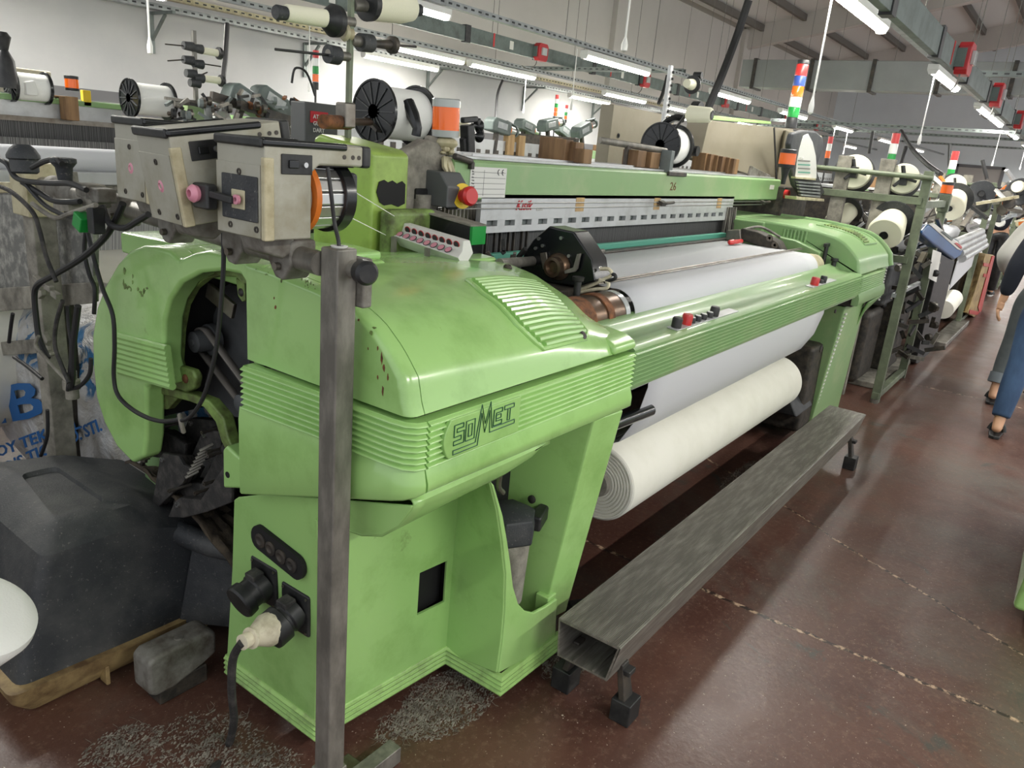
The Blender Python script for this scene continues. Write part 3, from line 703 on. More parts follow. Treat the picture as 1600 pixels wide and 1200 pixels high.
# ---- name plate with the outlined maker's letters
fp = lambda a, b_: P(a, b_, Y=.962)
pa, pb = fp(697, 686), fp(805, 640)
pz0, pz1 = .952, 1.045
px0, px1 = fp(694, 690).x, fp(812, 640).x
m = MB(); n_ = 10
poly = [(px0 + .018, pz0 + .004), (px1, pz0 + .004), (px1, pz1), (px0 + .018, pz1)] + [(px0 + .018 - .02 * math.sin(PI * k / 8), pz1 + (pz0 - pz1) * k / 8) for k in range(1, 8)]
m.prism(poly, 1, .9605, .972); m.build('name_plate', 'green', LOOM, bevel=.002)
def outline_strokes(paths, ox, oz, sc, shx, y, w, mat, par, name):
    m = MB()
    for pth in paths:
        pts = [Vector((ox + (a + shx * b_) * sc, y, oz + b_ * sc)) for a, b_ in pth]
        m.tube(pts, w, 5)
    return m.build(name, mat, par)
def fat(path_, w):
    """outline of a thick stroke"""
    pv = [Vector(p) for p in path_]; Lf, Rt = [], []
    for i, p in enumerate(pv):
        d0 = (p - pv[i - 1]).normalized() if i else (pv[1] - p).normalized(); d1 = (pv[i + 1] - p).normalized() if i < len(pv) - 1 else d0
        n0 = Vector((-d0.y, d0.x)); n1 = Vector((-d1.y, d1.x)); n = (n0 + n1).normalized(); n = n / max(.45, n.dot(n0))
        Lf.append(p + n * w); Rt.append(p - n * w)
    pts = Lf + Rt[::-1] + [Lf[0]]
    return [(q.x, q.y) for q in pts]
lw = .115
S_ = fat([(.75, 1.0), (.12, 1.0), (.12, .56), (.72, .56), (.72, .1), (.0, .1)], lw)
O1 = [(.98, -.02), (1.72, -.02), (1.72, 1.12), (.98, 1.12), (.98, -.02)]; O2 = [(1.2, .2), (1.5, .2), (1.5, .9), (1.2, .9), (1.2, .2)]
Mx = fat([(.0, -.42), (1.95, -.42), (2.25, 1.55), (2.62, .35), (2.98, 1.55), (3.18, -.42 + .5), (5.4, .08)], lw)
E1 = fat([(4.15, 1.1), (3.5, 1.1), (3.5, .38), (4.15, .38)], lw); E2 = fat([(3.6, .75), (4.05, .75)], lw)
T1 = fat([(4.35, 1.12), (5.25, 1.12)], lw); T2 = fat([(4.8, 1.0), (4.8, .3)], lw)
wid = px1 - px0 - .03
outline_strokes([S_, O1, O2, Mx, E1, E2, T1, T2], px0 + .028, pz0 + .033, wid / 5.9, .0, .9592, .0013, 'logo_green', LOOM, 'maker_lettering')
# ---- lower cover: front wall, left wall, step, lip
g = 'green'
def shell(polys, name, th=.008, bev=.004, mat='green', par=None):
    m = MB()
    for p in polys: m.add(p, [list(range(len(p)))])
    bm_v = m
    o = m.build(name, mat, par or LOOM)
    me = o.data; bm = bmesh.new(); bm.from_mesh(me); bmesh.ops.remove_doubles(bm, verts=bm.verts, dist=.0015); bmesh.ops.recalc_face_normals(bm, faces=bm.faces); bm.to_mesh(me); bm.free()
    for p in me.polygons: p.use_smooth = True
    me.set_sharp_from_angle(angle=math.radians(30))
    q = o.modifiers.new('solid', 'SOLIDIFY'); q.thickness = th; q.offset = -1 if False else 0
    if bev:
        q = o.modifiers.new('bevel', 'BEVEL'); q.width = bev; q.segments = 2; q.limit_method = 'ANGLE'; q.angle_limit = math.radians(25); q.harden_normals = True
    return o
XC = 1.100
def xw(z): return XC - .016 * min(1, max(0, (z - .42) / .40))
left = [(1.70, .09), (1.66, .42), (1.63, .645), (1.61, .66), (1.50, .708), (1.25, .786), (.985, .866), (.990, .852), (1.025, .800), (1.075, .758), (1.14, .734), (1.21, .724), (1.285, .720), (1.297, .42), (1.305, .09)]
shell([[(XC, 1.70, .09), (XC, 1.66, .42), (XC, 1.297, .42), (XC, 1.305, .09)],
       [(xw(z), y, z) for y, z in left[1:14]]], 'lower_cover_end')
# front wall and folded upper lip
wx0, wx1, wz0, wz1 = 1.44, 1.545, .285, .425
m_fw = [[(XC, 1.305, .09), (XC, 1.298, wz0), (wx0, 1.276, wz0), (wx1, 1.264, wz0), (1.575, 1.262, wz0), (1.575, 1.262, .09)],
        [(XC, 1.298, wz0), (XC, 1.290, wz1 - .0), (wx0, 1.275, wz1), (wx0, 1.276, wz0)],
        [(wx1, 1.264, wz0), (wx1, 1.264, wz1), (1.575, 1.262, wz1), (1.575, 1.262, wz0)],
        [(XC, 1.290, wz1), (1.075, 1.285, .720), (1.30, 1.275, .745), (1.45, 1.268, .79), (1.58, 1.258, .835), (1.575, 1.262, wz1), (wx1, 1.264, wz1), (wx0, 1.275, wz1)]]
shell(m_fw, 'lower_cover_front')
m = MB(); m.box(wx0 - .02, wx1 + .02, 1.30, 1.32, wz0 - .02, wz1 + .02); m.build('window_backing', 'very_dark', LOOM)
# overhang: a curved underside that thins out to the right
xs_ = [1.084, 1.12, 1.20, 1.30, 1.42, 1.53, 1.60]
rings = []
for i, x in enumerate(xs_):
    s = (x - 1.084) / (1.60 - 1.084); r_ = [Vector((x, 1.06, .868)), Vector((x, .992, .876))]; s2 = min(1, s * 1.35) ** .8
    EN = ((.985, .868), (.988, .852), (.992, .838), (1.0, .828), (1.06, .824), (1.16, .824), (1.264, .824))
    for q_, (yy, zz) in enumerate(((.985, .868), (.990, .852), (1.025, .800), (1.075, .758), (1.14, .734), (1.21, .724), (1.285, .720))):
        lift = .040 * max(0, (s - .8) / .2) * (1 if q_ else 0)
        r_.append(Vector((x, lerp(yy, EN[q_][0], s2), lerp(zz, EN[q_][1], s2) + lift)))
    rings.append(r_)
m = MB(); m.rings(rings, False, closed=False); o = m.build('lower_cover_lip', 'green', LOOM, solid=.006)
m = MB(); m.box(1.10, 1.98, 1.0, 1.30, .880, .90); m.build('seam_gap', 'very_dark', LOOM)
# step: side wall and the front panel with its scooped opening
sp_ = lambda a, b_, Y=1.045: P(a, b_, Y=Y)
edge = [(777, 1051), (784, 1000), (788, 950), (789, 896), (783, 840), (776, 795), (765, 752)]
oarc = [(866, 1003), (869, 935), (850, 948), (832, 957), (818, 953), (808, 942), (800, 915), (796, 880), (791, 845), (784, 805), (770, 757)]
ed3 = [sp_(*e) for e in edge]
fold = [Vector((1.572, 1.262, .09)), Vector((1.572, 1.262, .20)), Vector((1.573, 1.262, .32)), Vector((1.574, 1.262, .45)), Vector((1.576, 1.262, .58)), Vector((1.578, 1.26, .70)), Vector((1.58, 1.256, .82))]
# edge heights are kept, the corner leans in only slightly as it rises
ed3 = [Vector((e.x, 1.045, e.z)) for e in ed3]
# trace the leaning edge through the photo's line at each height
polys = []
for k in range(6): polys.append([ed3[k], ed3[k + 1], fold[k + 1], fold[k]])
shell(polys, 'lower_cover_step')
oa3 = [sp_(a, b_, 1.045) for a, b_ in oarc]
sm = [Vector(p) for p in ed3] + [Vector((p.x, p.y, p.z)) for p in oa3[::-1]]
m = MB(); m.prism([(p.x, p.z) for p in ed3] + [(p.x, p.z) for p in oa3[::-1]], 1, 1.040, 1.052); m.build('lower_cover_panel', 'green', LOOM, bevel=.004, seg=3)
m = MB(); m.slab([Vector((1.80, 1.052, .09)), Vector((1.86, 1.052, .09)), Vector((1.85, 1.052, .27)), Vector((1.80, 1.052, .27))], (0, .05, 0)); m.build('cover_flange', 'green', LOOM, bevel=.005)
# four small ribs along the foot
foot = [(XC, 1.70), (XC, 1.305), (1.572, 1.262), (1.572, 1.048), (1.868, 1.040)]
m = MB()
pr = [(-.006, .055)]
for k in range(4):
    for t in (0, .25, .5, .75): pr.append((.006 + .007 * math.sin(PI * t / .8) if t < .8 else .0, .055 + .016 * (k + t)))
pr += [(.006, .119), (-.006, .122)]
def sweepR(m, path, prof): 
    pv = [Vector(p) for p in path]; rings = []
    for i, p in enumerate(pv):
        d0 = (p - pv[i - 1]).normalized() if i else (pv[1] - p).normalized(); d1 = (pv[i + 1] - p).normalized() if i < len(pv) - 1 else d0
        n0 = Vector((d0.y, -d0.x)); n1 = Vector((d1.y, -d1.x)); n = (n0 + n1).normalized(); n = n / max(.3, n.dot(n0))
        rings.append([Vector((p.x + n.x * o_, p.y + n.y * o_, h)) for o_, h in prof])
    m.rings(rings, True)
sweepR(m, foot, pr); m.build('foot_ribs', 'green_edge', LOOM, angle=50)
# sockets on the end wall
def yzf(a, b_): q = P(a, b_, X=XC); return q
m = MB(); a = yzf(411, 832); b_ = yzf(478, 885)
tt = (b_ - a).normalized(); up = Vector((0, -tt.z, tt.y)); pts = []
for k in range(9): th = PI / 2 + PI * k / 8; pts.append(a + tt * (.03 * math.cos(th)) * 1 + up * (.034 * math.sin(th)) + tt * .012)
for k in range(9): th = -PI / 2 + PI * k / 8; pts.append(b_ + tt * (.03 * math.cos(th)) + up * (.034 * math.sin(th)) - tt * .012)
m.slab([p - Vector((.024, 0, 0)) for p in pts], (.012, 0, 0)); m.build('recess', 'very_dark', LOOM)
for k in range(4):
    q = a.lerp(b_, .14 + .24 * k) - Vector((.024, 0, 0)); m = MB(); m.lathe([(0, .020), (-.004, .020), (-.006, .012), (-.003, .008), (-.003, 0)], q, (1, 0, 0), 16); m.build('connector', 'dark_metal', LOOM)
def socket(cx, cy, plug):
    c = yzf(cx, cy)
    m = MB(); m.box(XC - .012, XC, c.y - .055, c.y + .055, c.z - .06, c.z + .06); fl = m.build('socket', 'black', LOOM, bevel=.006)
    axis = Vector((-.8, -.0, -.28)).normalized(); s0 = c + Vector((-.01, 0, 0))
    m = MB(); m.lathe([(0, .044), (.03, .044), (.035, .040), (.06, .040)], s0, axis, 24); m.build('socket_body', 'black', fl)
    m = MB(); m.bar(s0 + Vector((-.01, 0, .036)), s0 + Vector((-.045, 0, .032)), .038, .02); m.build('socket_hinge', 'black_dusty', fl, bevel=.004)
    e0 = s0 + axis * .055
    if not plug:
        m = MB(); m.lathe([(0, .046), (.022, .048), (.028, .044), (.028, 0)], e0, axis, 24); m.build('socket_lid', 'black', fl)
    for sy in (-1, 1):
        for sz in (-1, 1):
            m = MB(); m.lathe([(0, .004), (.002, .004)], (XC - .013, c.y + .045 * sy, c.z + .05 * sz), (-1, 0, 0), 8); m.build('socket_screw', 'steel', fl)
    return e0, axis
socket(417, 908, False)
e0, ax = socket(466, 950, True)
PL = thing('power_plug', 'Cream industrial plug with black ring in the socket of the green end cover', 'plug', e0)
m = MB(); m.lathe([(-.012, .046), (-.01, .050), (.03, .050), (.034, .045)], e0, ax, 12); m.build('locking_ring', 'black', PL, bevel=.003)
e1 = P(378, 1004, X=e0.x - .115); ax2 = (e1 - e0).normalized(); Lp = (e1 - e0).length
m = MB(); m.lathe([(.02, .041), (.04, .042), (Lp * .72, .022), (Lp * .74, .027), (Lp * .78, .027), (Lp * .8, .018), (Lp, .019), (Lp, 0)], e0, ax2, 24); m.build('plug_body', 'plug_white', PL)
m = MB()
for s_ in (-1, 1): m.bar(e0 + ax2 * .05 + Vector((0, .025 * s_, -.012)), e0 + ax2 * Lp * .72 + Vector((0, .010 * s_, -.006)), .006, .022)
m.build('grip_rib', 'plug_white', PL, bevel=.002)
m = MB(); m.tube([e1, P(364, 1030, X=e1.x - .0), P(362, 1080, X=.93), P(365, 1130, X=.96), P(352, 1180, X=.97), P(335, 1200, Z=.012), P(300, 1240, Z=.012)], .0105, 8, 6); m.build('power_cable', 'black_dusty', PL)
# ---- leg panel to the right of the tank
m = MB()
LPn = [P(925, 665, Y=1.0), P(960, 648, Y=.985), P(903, 958, Y=1.06), P(878, 958, Y=1.07)]
m.slab([Vector((1.845, .995, .87)), Vector((1.985, .975, .875)), Vector((1.93, 1.055, .16)), Vector((1.815, 1.075, .16))], (.0, .012, 0)); m.build('leg_panel_front', 'green', LOOM, bevel=.006)
m = MB(); m.slab([Vector((1.845, .998, .87)), Vector((1.815, 1.078, .16)), Vector((1.80, 1.33, .16)), Vector((1.80, 1.33, .90)), Vector((1.82, 1.10, .90))], (.012, 0, 0)); m.build('leg_panel_side', 'green', LOOM, bevel=.004)
m = MB(); m.box(1.835, 1.95, 1.09, 1.5, 0, .16); m.build('foot', 'dark_iron', LOOM, bevel=.01)
q = P(862, 775, Y=1.12); m = MB(); m.lathe([(0, .013), (-.006, .013), (-.009, .008), (-.009, 0)], Vector((1.80, 1.15, q.z)), (1, 0, 0), 16); m.build('screw', 'dark_metal', LOOM)
# ---- black oil tank between them
tc_ = Vector((1.70, 1.16, -.035))
m = MB(); m.lathe([(.30, .050), (.31, .062), (.52, .070), (.52, 0)], tc_ + Vector((0, 0, 0)), (0, 0, 1), 28); tk = m.build('oil_filter', 'dusty_grey', LOOM)
m = MB(); m.lathe([(.52, .080), (.525, .088), (.575, .090), (.60, .084), (.615, .06), (.62, .0)], tc_, (0, 0, 1), 6); m.build('filter_cap', 'bin_black', tk, bevel=.006, seg=3)
m = MB()
for k in range(3): m.bar(tc_ + Vector((.04, -.07 + .01 * k, .57)), tc_ + Vector((.13, -.04, .575)), .03, .05)
m.build('filter_handle', 'black', tk, bevel=.008)
m = MB(); m.lathe([(.12, .09), (.30, .088), (.30, .0)], tc_ + Vector((-.0, .06, 0)), (0, 0, 1), 24); m.build('tank', 'dusty_grey', LOOM)
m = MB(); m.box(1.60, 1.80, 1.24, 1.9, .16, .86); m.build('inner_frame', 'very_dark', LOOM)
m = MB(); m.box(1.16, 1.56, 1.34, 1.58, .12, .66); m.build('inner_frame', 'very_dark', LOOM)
m = MB(); m.tube([P(773, 720, Y=1.12), P(781, 735, Y=1.12), P(779, 760, Y=1.13), P(786, 770, Y=1.13)], .008, 8, 4); m.build('oil_pipe', 'steel', LOOM)
for (a, b_) in ((748, 822), (764, 894)):
    q = P(a, b_, X=1.56); m = MB(); m.lathe([(0, .011), (-.002, .010), (-.002, 0)], Vector((1.566, q.y, q.z)), (1, 0, 0), 14); m.build('plug_hole', 'green_grimy', LOOM)

# grime and chipped paint with shapes of their own on the end face
random.seed(40)
def chip(px, py, rx, ry, mat, X=XL - .0006, n=9):
    pts = [P(px + rx * math.cos(2 * PI * k / n) * random.uniform(.5, 1.2), py + ry * math.sin(2 * PI * k / n) * random.uniform(.5, 1.2), X=X) for k in range(n)]
    m = MB(); m.slab(pts, (.0005, 0, 0)); o = m.build('paint_chip', mat, LOOM)
for k in range(9): chip(200 + random.uniform(-9, 8), 438 + random.uniform(-16, 16), random.uniform(1, 3.5), random.uniform(2, 6), 'green_grimy', XL + .003)
for k in range(8):
    t = random.uniform(-1, 1); chip(222 + 8 * t, 458 - 9 * abs(t) + random.uniform(-3, 6), random.uniform(1, 3), random.uniform(1.5, 4.5), 'green_grimy', XL + .003)
for a, b_, rx, ry in ((566, 478, 2, 3), (580, 520, 3, 5), (585, 512, 4, 2), (596, 560, 2, 10), (600, 575, 2.5, 6), (598, 610, 2, 8), (606, 590, 1.5, 7), (560, 500, 1.5, 3), (575, 545, 1, 3), (590, 590, 1, 4), (430, 480, 2, 3), (428, 466, 1, 2), (590, 545, 1, 4), (552, 470, 3, 2)):
    chip(a, b_, rx, ry, 'rust' if rx < 3 else 'green_grimy', XL - .0006)
for k in range(26):
    t = random.random(); a, b_ = lerp(395, 560, t), lerp(414, 455, t); chip(a, b_ + random.uniform(3, 14), random.uniform(.6, 1.6), random.uniform(1, 4), 'green_grimy', XL - .0006, 7)
# ================================================================== loom: beam, cloth, reed, top beam, right end
CX0, CX1 = 2.33, 4.55                                # cloth width
# front beam
m = MB(); pr = [(.974, .946)]
n = 8; h = (1.052 - .946) / n
for k in range(n):
    for t in (0, .18, .35, .5, .65, .82): pr.append((.978 - .012 * math.sin(PI * min(1, t / .82)), .946 + h * (k + t)))
pr += [(.974, 1.056), (.986, 1.066), (1.035, 1.071), (1.048, 1.063), (1.105, 1.070), (1.120, 1.085), (1.165, 1.100), (1.175, 1.096), (1.175, 1.06), (1.0, .93), (.98, .93)]
m.prism(pr, 0, 2.006, 4.868); fb = m.build('front_beam', 'green_dim_lit', LOOM, angle=50)
m = MB(); m.box(2.04, 4.86, .985, 1.0, .925, .933); m.build('beam_edge_strip', 'aluminium', LOOM)
# control plates and push buttons on the beam
def plate_on_beam(xa, xb, name): 
    m = MB(); m.slab([(xa, .992, 1.0672), (xb, .992, 1.0672), (xb, 1.032, 1.0712), (xa, 1.032, 1.0712)], (0, -.0003, .0035)); return m.build(name, 'aluminium', LOOM, bevel=.001)
def button(px, py, r_, h_, mat, par, cap=None):
    q = P(px, py, Z=1.071 + h_ * .5); q = Vector((q.x, 1.012, 1.0715)); ax_ = Vector((0, -.08, 1)).normalized()
    m = MB(); m.lathe([(0, r_), (h_ * .85, r_), (h_, r_ * .85), (h_, 0)], q, ax_, 18); o = m.build('push_button', mat, par)
    if cap: m = MB(); m.lathe([(0, r_ * .8), (.0015, r_ * .8), (.0015, 0)], q + ax_ * h_, ax_, 16); m.build('button_face', cap, o)
    return o
x0 = P(1048, 514, Z=1.07).x; x1 = P(1143, 484, Z=1.07).x
pp = plate_on_beam(x0, x1, 'control_plate')
for a, b_, r_, h_, mt, cp in ((1072, 507, .0175, .036, 'black', None), (1084, 501, .0185, .038, 'red', None), (1094, 503, .013, .020, 'black', 'white'), (1102, 500, .013, .020, 'black', 'white'), (1110, 497, .013, .020, 'black', 'white'), (1119, 494, .013, .020, 'black', 'white'), (1129, 489, .0175, .036, 'black', None)):
    button(a, b_, r_, h_, mt, pp, cp)
x0 = P(1263, 448, Z=1.07).x; x1 = P(1303, 437, Z=1.07).x
pp = plate_on_beam(x0, x1, 'control_plate')
for a, b_, r_, h_, mt, cp in ((1283, 441, .021, .040, 'red', None), (1290, 441, .013, .018, 'black', None), (1297, 438, .017, .034, 'black', None)): button(a, b_, r_, h_, mt, pp, cp)
m = MB(); q = P(1305, 415, Y=1.13); m.lathe([(0, .014), (.03, .014), (.034, .022), (.05, .022), (.05, 0)], (q.x, 1.14, 1.085), (0, 0, 1), 14); m.build('beam_knob', 'black', LOOM)
m = MB(); q = P(1289, 398, Y=1.20); m.cyl((q.x, 1.2, 1.07), (q.x, 1.2, 1.205), .012); m.bar((q.x - .04, 1.2, 1.205), (q.x + .04, 1.2, 1.205), .02, .022); m.build('clamp_lever', 'black', LOOM, bevel=.003)
# breast roller with bare rusty end
RY, RZ, RR = 1.235, 1.085, .083
m = MB(); m.cyl((2.0, RY, RZ), (CX0 - .02, RY, RZ), RR - .006, seg=40); m.build('take_up_roller', 'rusty_steel', LOOM)
for xa, xb, mt, rad in ((2.0, 2.085, 'rust', RR - .003), (2.16, 2.20, 'rust', RR - .002), (CX0 - .05, CX0 - .022, 'clear_grey', RR - .004)):
    m = MB(); m.cyl((xa, RY, RZ), (xb, RY, RZ), rad, seg=40); m.build('roller_band', mt, LOOM)
m = MB(); m.lathe([(0, .068), (.05, .072), (.14, .072), (.2, .066), (.22, .04), (.22, 0)], (CX1, RY, RZ), (1, 0, 0), 30); m.build('roller_end', 'feeder_cream', LOOM)
# cloth as one sheet from the reed over the roller and down
prof = [(1.70, 1.176), (1.5, 1.172), (1.315, 1.168)]
for k in range(13):
    th = math.radians(80 + 130 * k / 12); prof.append((RY + RR * 1.0 * math.cos(th) * (1), RZ + RR * math.sin(th)))
prof += [(1.135, 1.0), (1.075, .94), (1.07, .85), (1.10, .72), (1.155, .62), (1.225, .584)]
m = MB(); rings = []
for i in range(13):
    x = lerp(CX0, CX1, i / 12); rings.append([Vector((x + (.03 * (1.17 - z) if i == 0 else 0), y, z)) for y, z in prof])
m.rings(rings, False, closed=False); m.build('woven_cloth', 'cloth', LOOM, solid=.002, angle=60)
m = MB()
m.tube([(CX0 - .02, 1.312, 1.1765), (4.72, 1.312, 1.1765)], .004, 8); m.build('cloth_rod', 'steel', LOOM)
m = MB(); m.tube([(CX0 - .02, 1.296, 1.1745), (4.72, 1.296, 1.1745)], .0025, 8); m.build('cloth_rod', 'steel', LOOM)
# tray strips by the reed
m = MB(); m.box(2.28, 4.62, 1.745, 1.775, 1.185, 1.212); m.build('race_board', 'teal', LOOM, bevel=.003)
m = MB(); m.box(2.28, 4.62, 1.70, 1.745, 1.150, 1.186); m.build('reed_support', 'dark_metal', LOOM, bevel=.003)
# dark sheet of heddles behind, then the slotted holder
m = MB(); m.box(2.30, 4.78, 1.84, 1.855, 1.12, 1.32); o = m.build('heddle_sheet', 'heddles', LOOM)
for k, xo in enumerate((1.90, 1.96, 2.02)):
    m = MB(); m.box(2.15, 4.85, xo, xo + .012, 1.0, 1.36); m.build('heddle_frame', 'dark_metal', LOOM)
RYs = 1.80
m = MB(); z0, z1 = 1.282, 1.425
m.box(2.262, 4.80, RYs, RYs + .022, 1.329, z1); m.box(2.262, 4.80, RYs, RYs + .022, z0, 1.307)
sx = [2.262]; n = 22
for k in range(n): c_ = 2.335 + k * (4.735 - 2.335) / (n - 1); sx += [c_ - .033, c_ + .033]
sx.append(4.80)
for k in range(0, len(sx), 2): m.box(sx[k], sx[k + 1], RYs, RYs + .022, 1.3065, 1.3295)
m.build('reed_cover', 'aluminium', LOOM, angle=20)
m = MB(); m.box(2.28, 4.79, RYs + .025, RYs + .03, 1.285, 1.36); m.build('slot_backing', 'zinc_grey', LOOM)
for z in (1.395, 1.375): 
    m = MB(); m.tube([(2.1, RYs - .012, z), (5.3, RYs - .012, z)], .0022, 6); m.build('guide_wire', 'steel_bright', LOOM)
for px in (905, 1025, 1122):
    q = P(px, 328, Y=RYs); m = MB(); m.box(q.x - .035, q.x + .035, RYs - .0012, RYs, 1.355, 1.415); m.build('paper_sticker', 'wood_light', LOOM)
q = P(812, 331, Y=RYs - .002); text('holder_script', 'Kısik', .055, (q.x - .03, RYs - .002, 1.366), (1, 0, 0), (0, 0, 1), 'print_red', LOOM, shear=.4)
q = P(838, 328, Y=RYs - .002); text('holder_print', 'smart/', .018, (q.x, RYs - .002, 1.362), (1, 0, 0), (0, 0, 1), 'label_white', LOOM, shear=.3)
# side heddle rods at the left of the holder
for k in range(9):
    x = 2.10 + k * .022; m = MB(); m.bar((x, 1.84, 1.02), (x, 1.84, 1.42), .007, .01); m.build('heddle_rod', 'steel', LOOM)
for k in range(7):
    x = 2.33 + k * .045 + .01 * (k % 2); m = MB(); m.bar((x, 1.82, 1.0), (x, 1.82, 1.285), .006, .012); m.build('heddle_rod', 'dark_metal', LOOM)
# top beam
TY = 1.80
m = MB(); m.prism([(TY, 1.408), (TY, 1.535), (TY + .012, 1.545), (TY + .05, 1.545), (TY + .05, 1.53), (TY + .014, 1.40)], 0, 2.10, 5.655); m.build('top_beam', 'green_dim_lit', LOOM, bevel=.003)
m = MB(); m.box(2.12, 5.6, TY + .03, TY + .42, 1.546, 1.556); m.build('top_cover_plate', 'aluminium', LOOM, bevel=.002)
for k in range(6):
    m = MB(); m.bar((2.3, TY + .09 + .05 * k, 1.560), (5.5, TY + .09 + .05 * k, 1.560), .006, .010); m.build('slide_rail', 'steel_bright', LOOM)
# rating plate with CE, written rows; red 26
a = P(735, 262, Y=TY); b_ = P(788, 307, Y=TY)
m = MB(); m.box(a.x, b_.x, TY - .0025, TY - .0002, 1.414, 1.522); rp_ = m.build('rating_plate', 'label_white', LOOM)
for k in range(5):
    m = MB(); z = 1.425 + k * .0195; m.box(a.x + .006, b_.x - .006, TY - .0031, TY - .0026, z, z + .0012); m.build('plate_line', 'print_dark', rp_)
m = MB(); m.box(a.x + .078, a.x + .0792, TY - .0031, TY - .0026, 1.42, 1.512); m.build('plate_line', 'print_dark', rp_)
for k in range(9): text('plate_print', ['No.', 'Type', 'Model', 'Serial', 'Year', 'Volt', 'Hz', 'kW', 'kg'][k], .0085, (a.x + .008, TY - .0034, 1.418 + k * .0108), (1, 0, 0), (0, 0, 1), 'print_dark', rp_, depth=.0002)
def arcpts(cx, cz, r_, a0, a1, n=10): return [Vector((cx + r_ * math.cos(lerp(a0, a1, k / n)), TY - .0034, cz + r_ * math.sin(lerp(a0, a1, k / n)))) for k in range(n + 1)]
m = MB(); m.tube(arcpts(b_.x - .046, 1.506, .010, PI * .55, PI * 1.45), .0014, 5); m.build('mark_c', 'print_dark', rp_)
m = MB(); m.tube(arcpts(b_.x - .020, 1.506, .010, PI * .55, PI * 1.45), .0014, 5); m.tube([(b_.x - .030, TY - .0034, 1.506), (b_.x - .021, TY - .0034, 1.506)], .0012, 5); m.build('mark_e', 'print_dark', rp_)
q = P(1046, 296, Y=TY); text('painted_number', '26', .060, (q.x - .0, TY - .0012, 1.455), (1, 0, 0), (0, 0, 1), 'rust', LOOM, depth=.0004, w=1.3)
q = P(1206, 290, Y=TY); m = MB(); m.box(q.x - .04, q.x + .05, TY - .002, TY, 1.475, 1.505); m.build('paper_sticker', 'label_white', LOOM)
la, lb2 = P(710, 244, Y=TY - .01), P(737, 253, Y=TY - .01); m = MB(); m.cyl(la, lb2, .011); m.bar(lb2, lb2 - Vector((0, 0, .025)), .018, .018); m.build('beam_lever', 'dark_metal', LOOM, bevel=.003)
for px in (700, 1036, 1196):
    q = P(px, 265, Y=TY); m = MB(); m.bar((q.x, TY - .01, 1.395), (q.x, TY - .035, 1.385), .05, .02); m.tube([(q.x + .02, TY - .03, 1.39), (q.x + .12, TY - .03, 1.395)], .008, 8); m.build('beam_hook', 'dark_metal', LOOM)
# rail with grey bracket and its bar at mid beam
q = P(965, 222, Y=1.95); q2 = P(1050, 236, Y=1.88)
m = MB(); m.cyl(P(937, 219, Y=2.0), P(1040, 236, Y=1.86), .016); m.build('rail_bar', 'steel_worn', LOOM)
m = MB(); c_ = P(1044, 252, Y=1.85); m.box(c_.x - .075, c_.x + .07, 1.85, 1.856, 1.54, 1.655); m.box(c_.x - .075, c_.x - .069, 1.80, 1.86, 1.54, 1.655); m.build('rail_bracket', 'zinc_grey', LOOM, bevel=.003)
m = MB(); m.box(c_.x - .10, c_.x + .12, 1.785, 1.80, 1.528, 1.55); m.build('rail_clip', 'dark_metal', LOOM, bevel=.004)
m = MB(); c_ = P(982, 235, Y=1.93); m.box(c_.x - .01, c_.x + .03, 1.93, 1.95, 1.53, 1.66); m.build('rail_bracket', 'dark_metal', LOOM, bevel=.003)
m = MB(); a = P(1170, 267, Y=1.86); m.prism([(a.x, 1.55), (a.x + .02, 1.62), (a.x + .3, 1.585), (a.x + .42, 1.57), (a.x + .42, 1.54)], 1, 1.85, 1.87); bo = m.build('arm_plate', 'cast', LOOM, bevel=.006)
# lower warp yarns hidden behind: back beam
m = MB(); m.box(2.1, 5.0, 2.20, 2.30, .95, 1.15); m.build('back_beam', 'green_dim_lit', LOOM, bevel=.01)
m = MB(); m.slab([(2.3, 1.86, 1.20), (4.7, 1.86, 1.20), (4.7, 2.24, 1.17), (2.3, 2.24, 1.17)], (0, 0, .003)); m.build('warp_sheet', 'warp_yarn', LOOM)
# structure below: cross beams, dark machinery
m = MB(); m.cyl((1.9, 1.55, .62), (5.1, 1.55, .62), .07, seg=24); m.build('cross_tube', 'dark_iron', LOOM)
m = MB(); m.box(1.9, 5.1, 1.62, 1.78, .30, .48); m.build('cross_beam', 'dark_iron', LOOM, bevel=.01)
m = MB(); m.cyl((2.3, 1.95, .55), (4.9, 1.95, .55), .33, seg=36); m.build('warp_beam', 'yarn_sheet', LOOM)
for x in (2.25, 4.9): m = MB(); m.cyl((x, 1.95, .55), (x + .03, 1.95, .55), .42, seg=40); m.build('beam_flange', 'dark_metal', LOOM)
m = MB(); m.box(2.02, 4.9, 1.20, 1.24, .80, .92); m.build('inner_rail', 'black', LOOM, bevel=.01)
m = MB(); m.cyl((2.02, 1.09, .76), (CX0 + .1, 1.09, .74), .022); m.build('guide_tube', 'black_gloss', LOOM)
for x in (1.95, 4.75): m = MB(); m.prism([(1.12, .30), (1.20, .25), (1.5, .22), (1.5, .42), (1.2, .42)], 0, x, x + .12); m.build('roll_arm', 'dark_iron', LOOM, bevel=.01)
m = MB(); m.box(4.72, 5.0, 1.12, 1.6, .05, .60); m.build('gear_housing', 'dark_iron', LOOM, bevel=.03)
m = MB(); m.box(4.66, 4.80, 1.20, 1.45, .62, .86); m.build('gear_housing', 'rust', LOOM, bevel=.03)
m = MB(); m.prism([(1.10, .20), (1.16, .30), (1.3, .30), (1.34, .20)], 0, 4.56, 4.90); m.build('pedal_arm', 'black', LOOM, bevel=.01)
m = MB(); m.bar((2.02, 1.10, .10), (2.14, 1.02, .10), .05, .05); m.build('pedal', 'black', LOOM, bevel=.008)
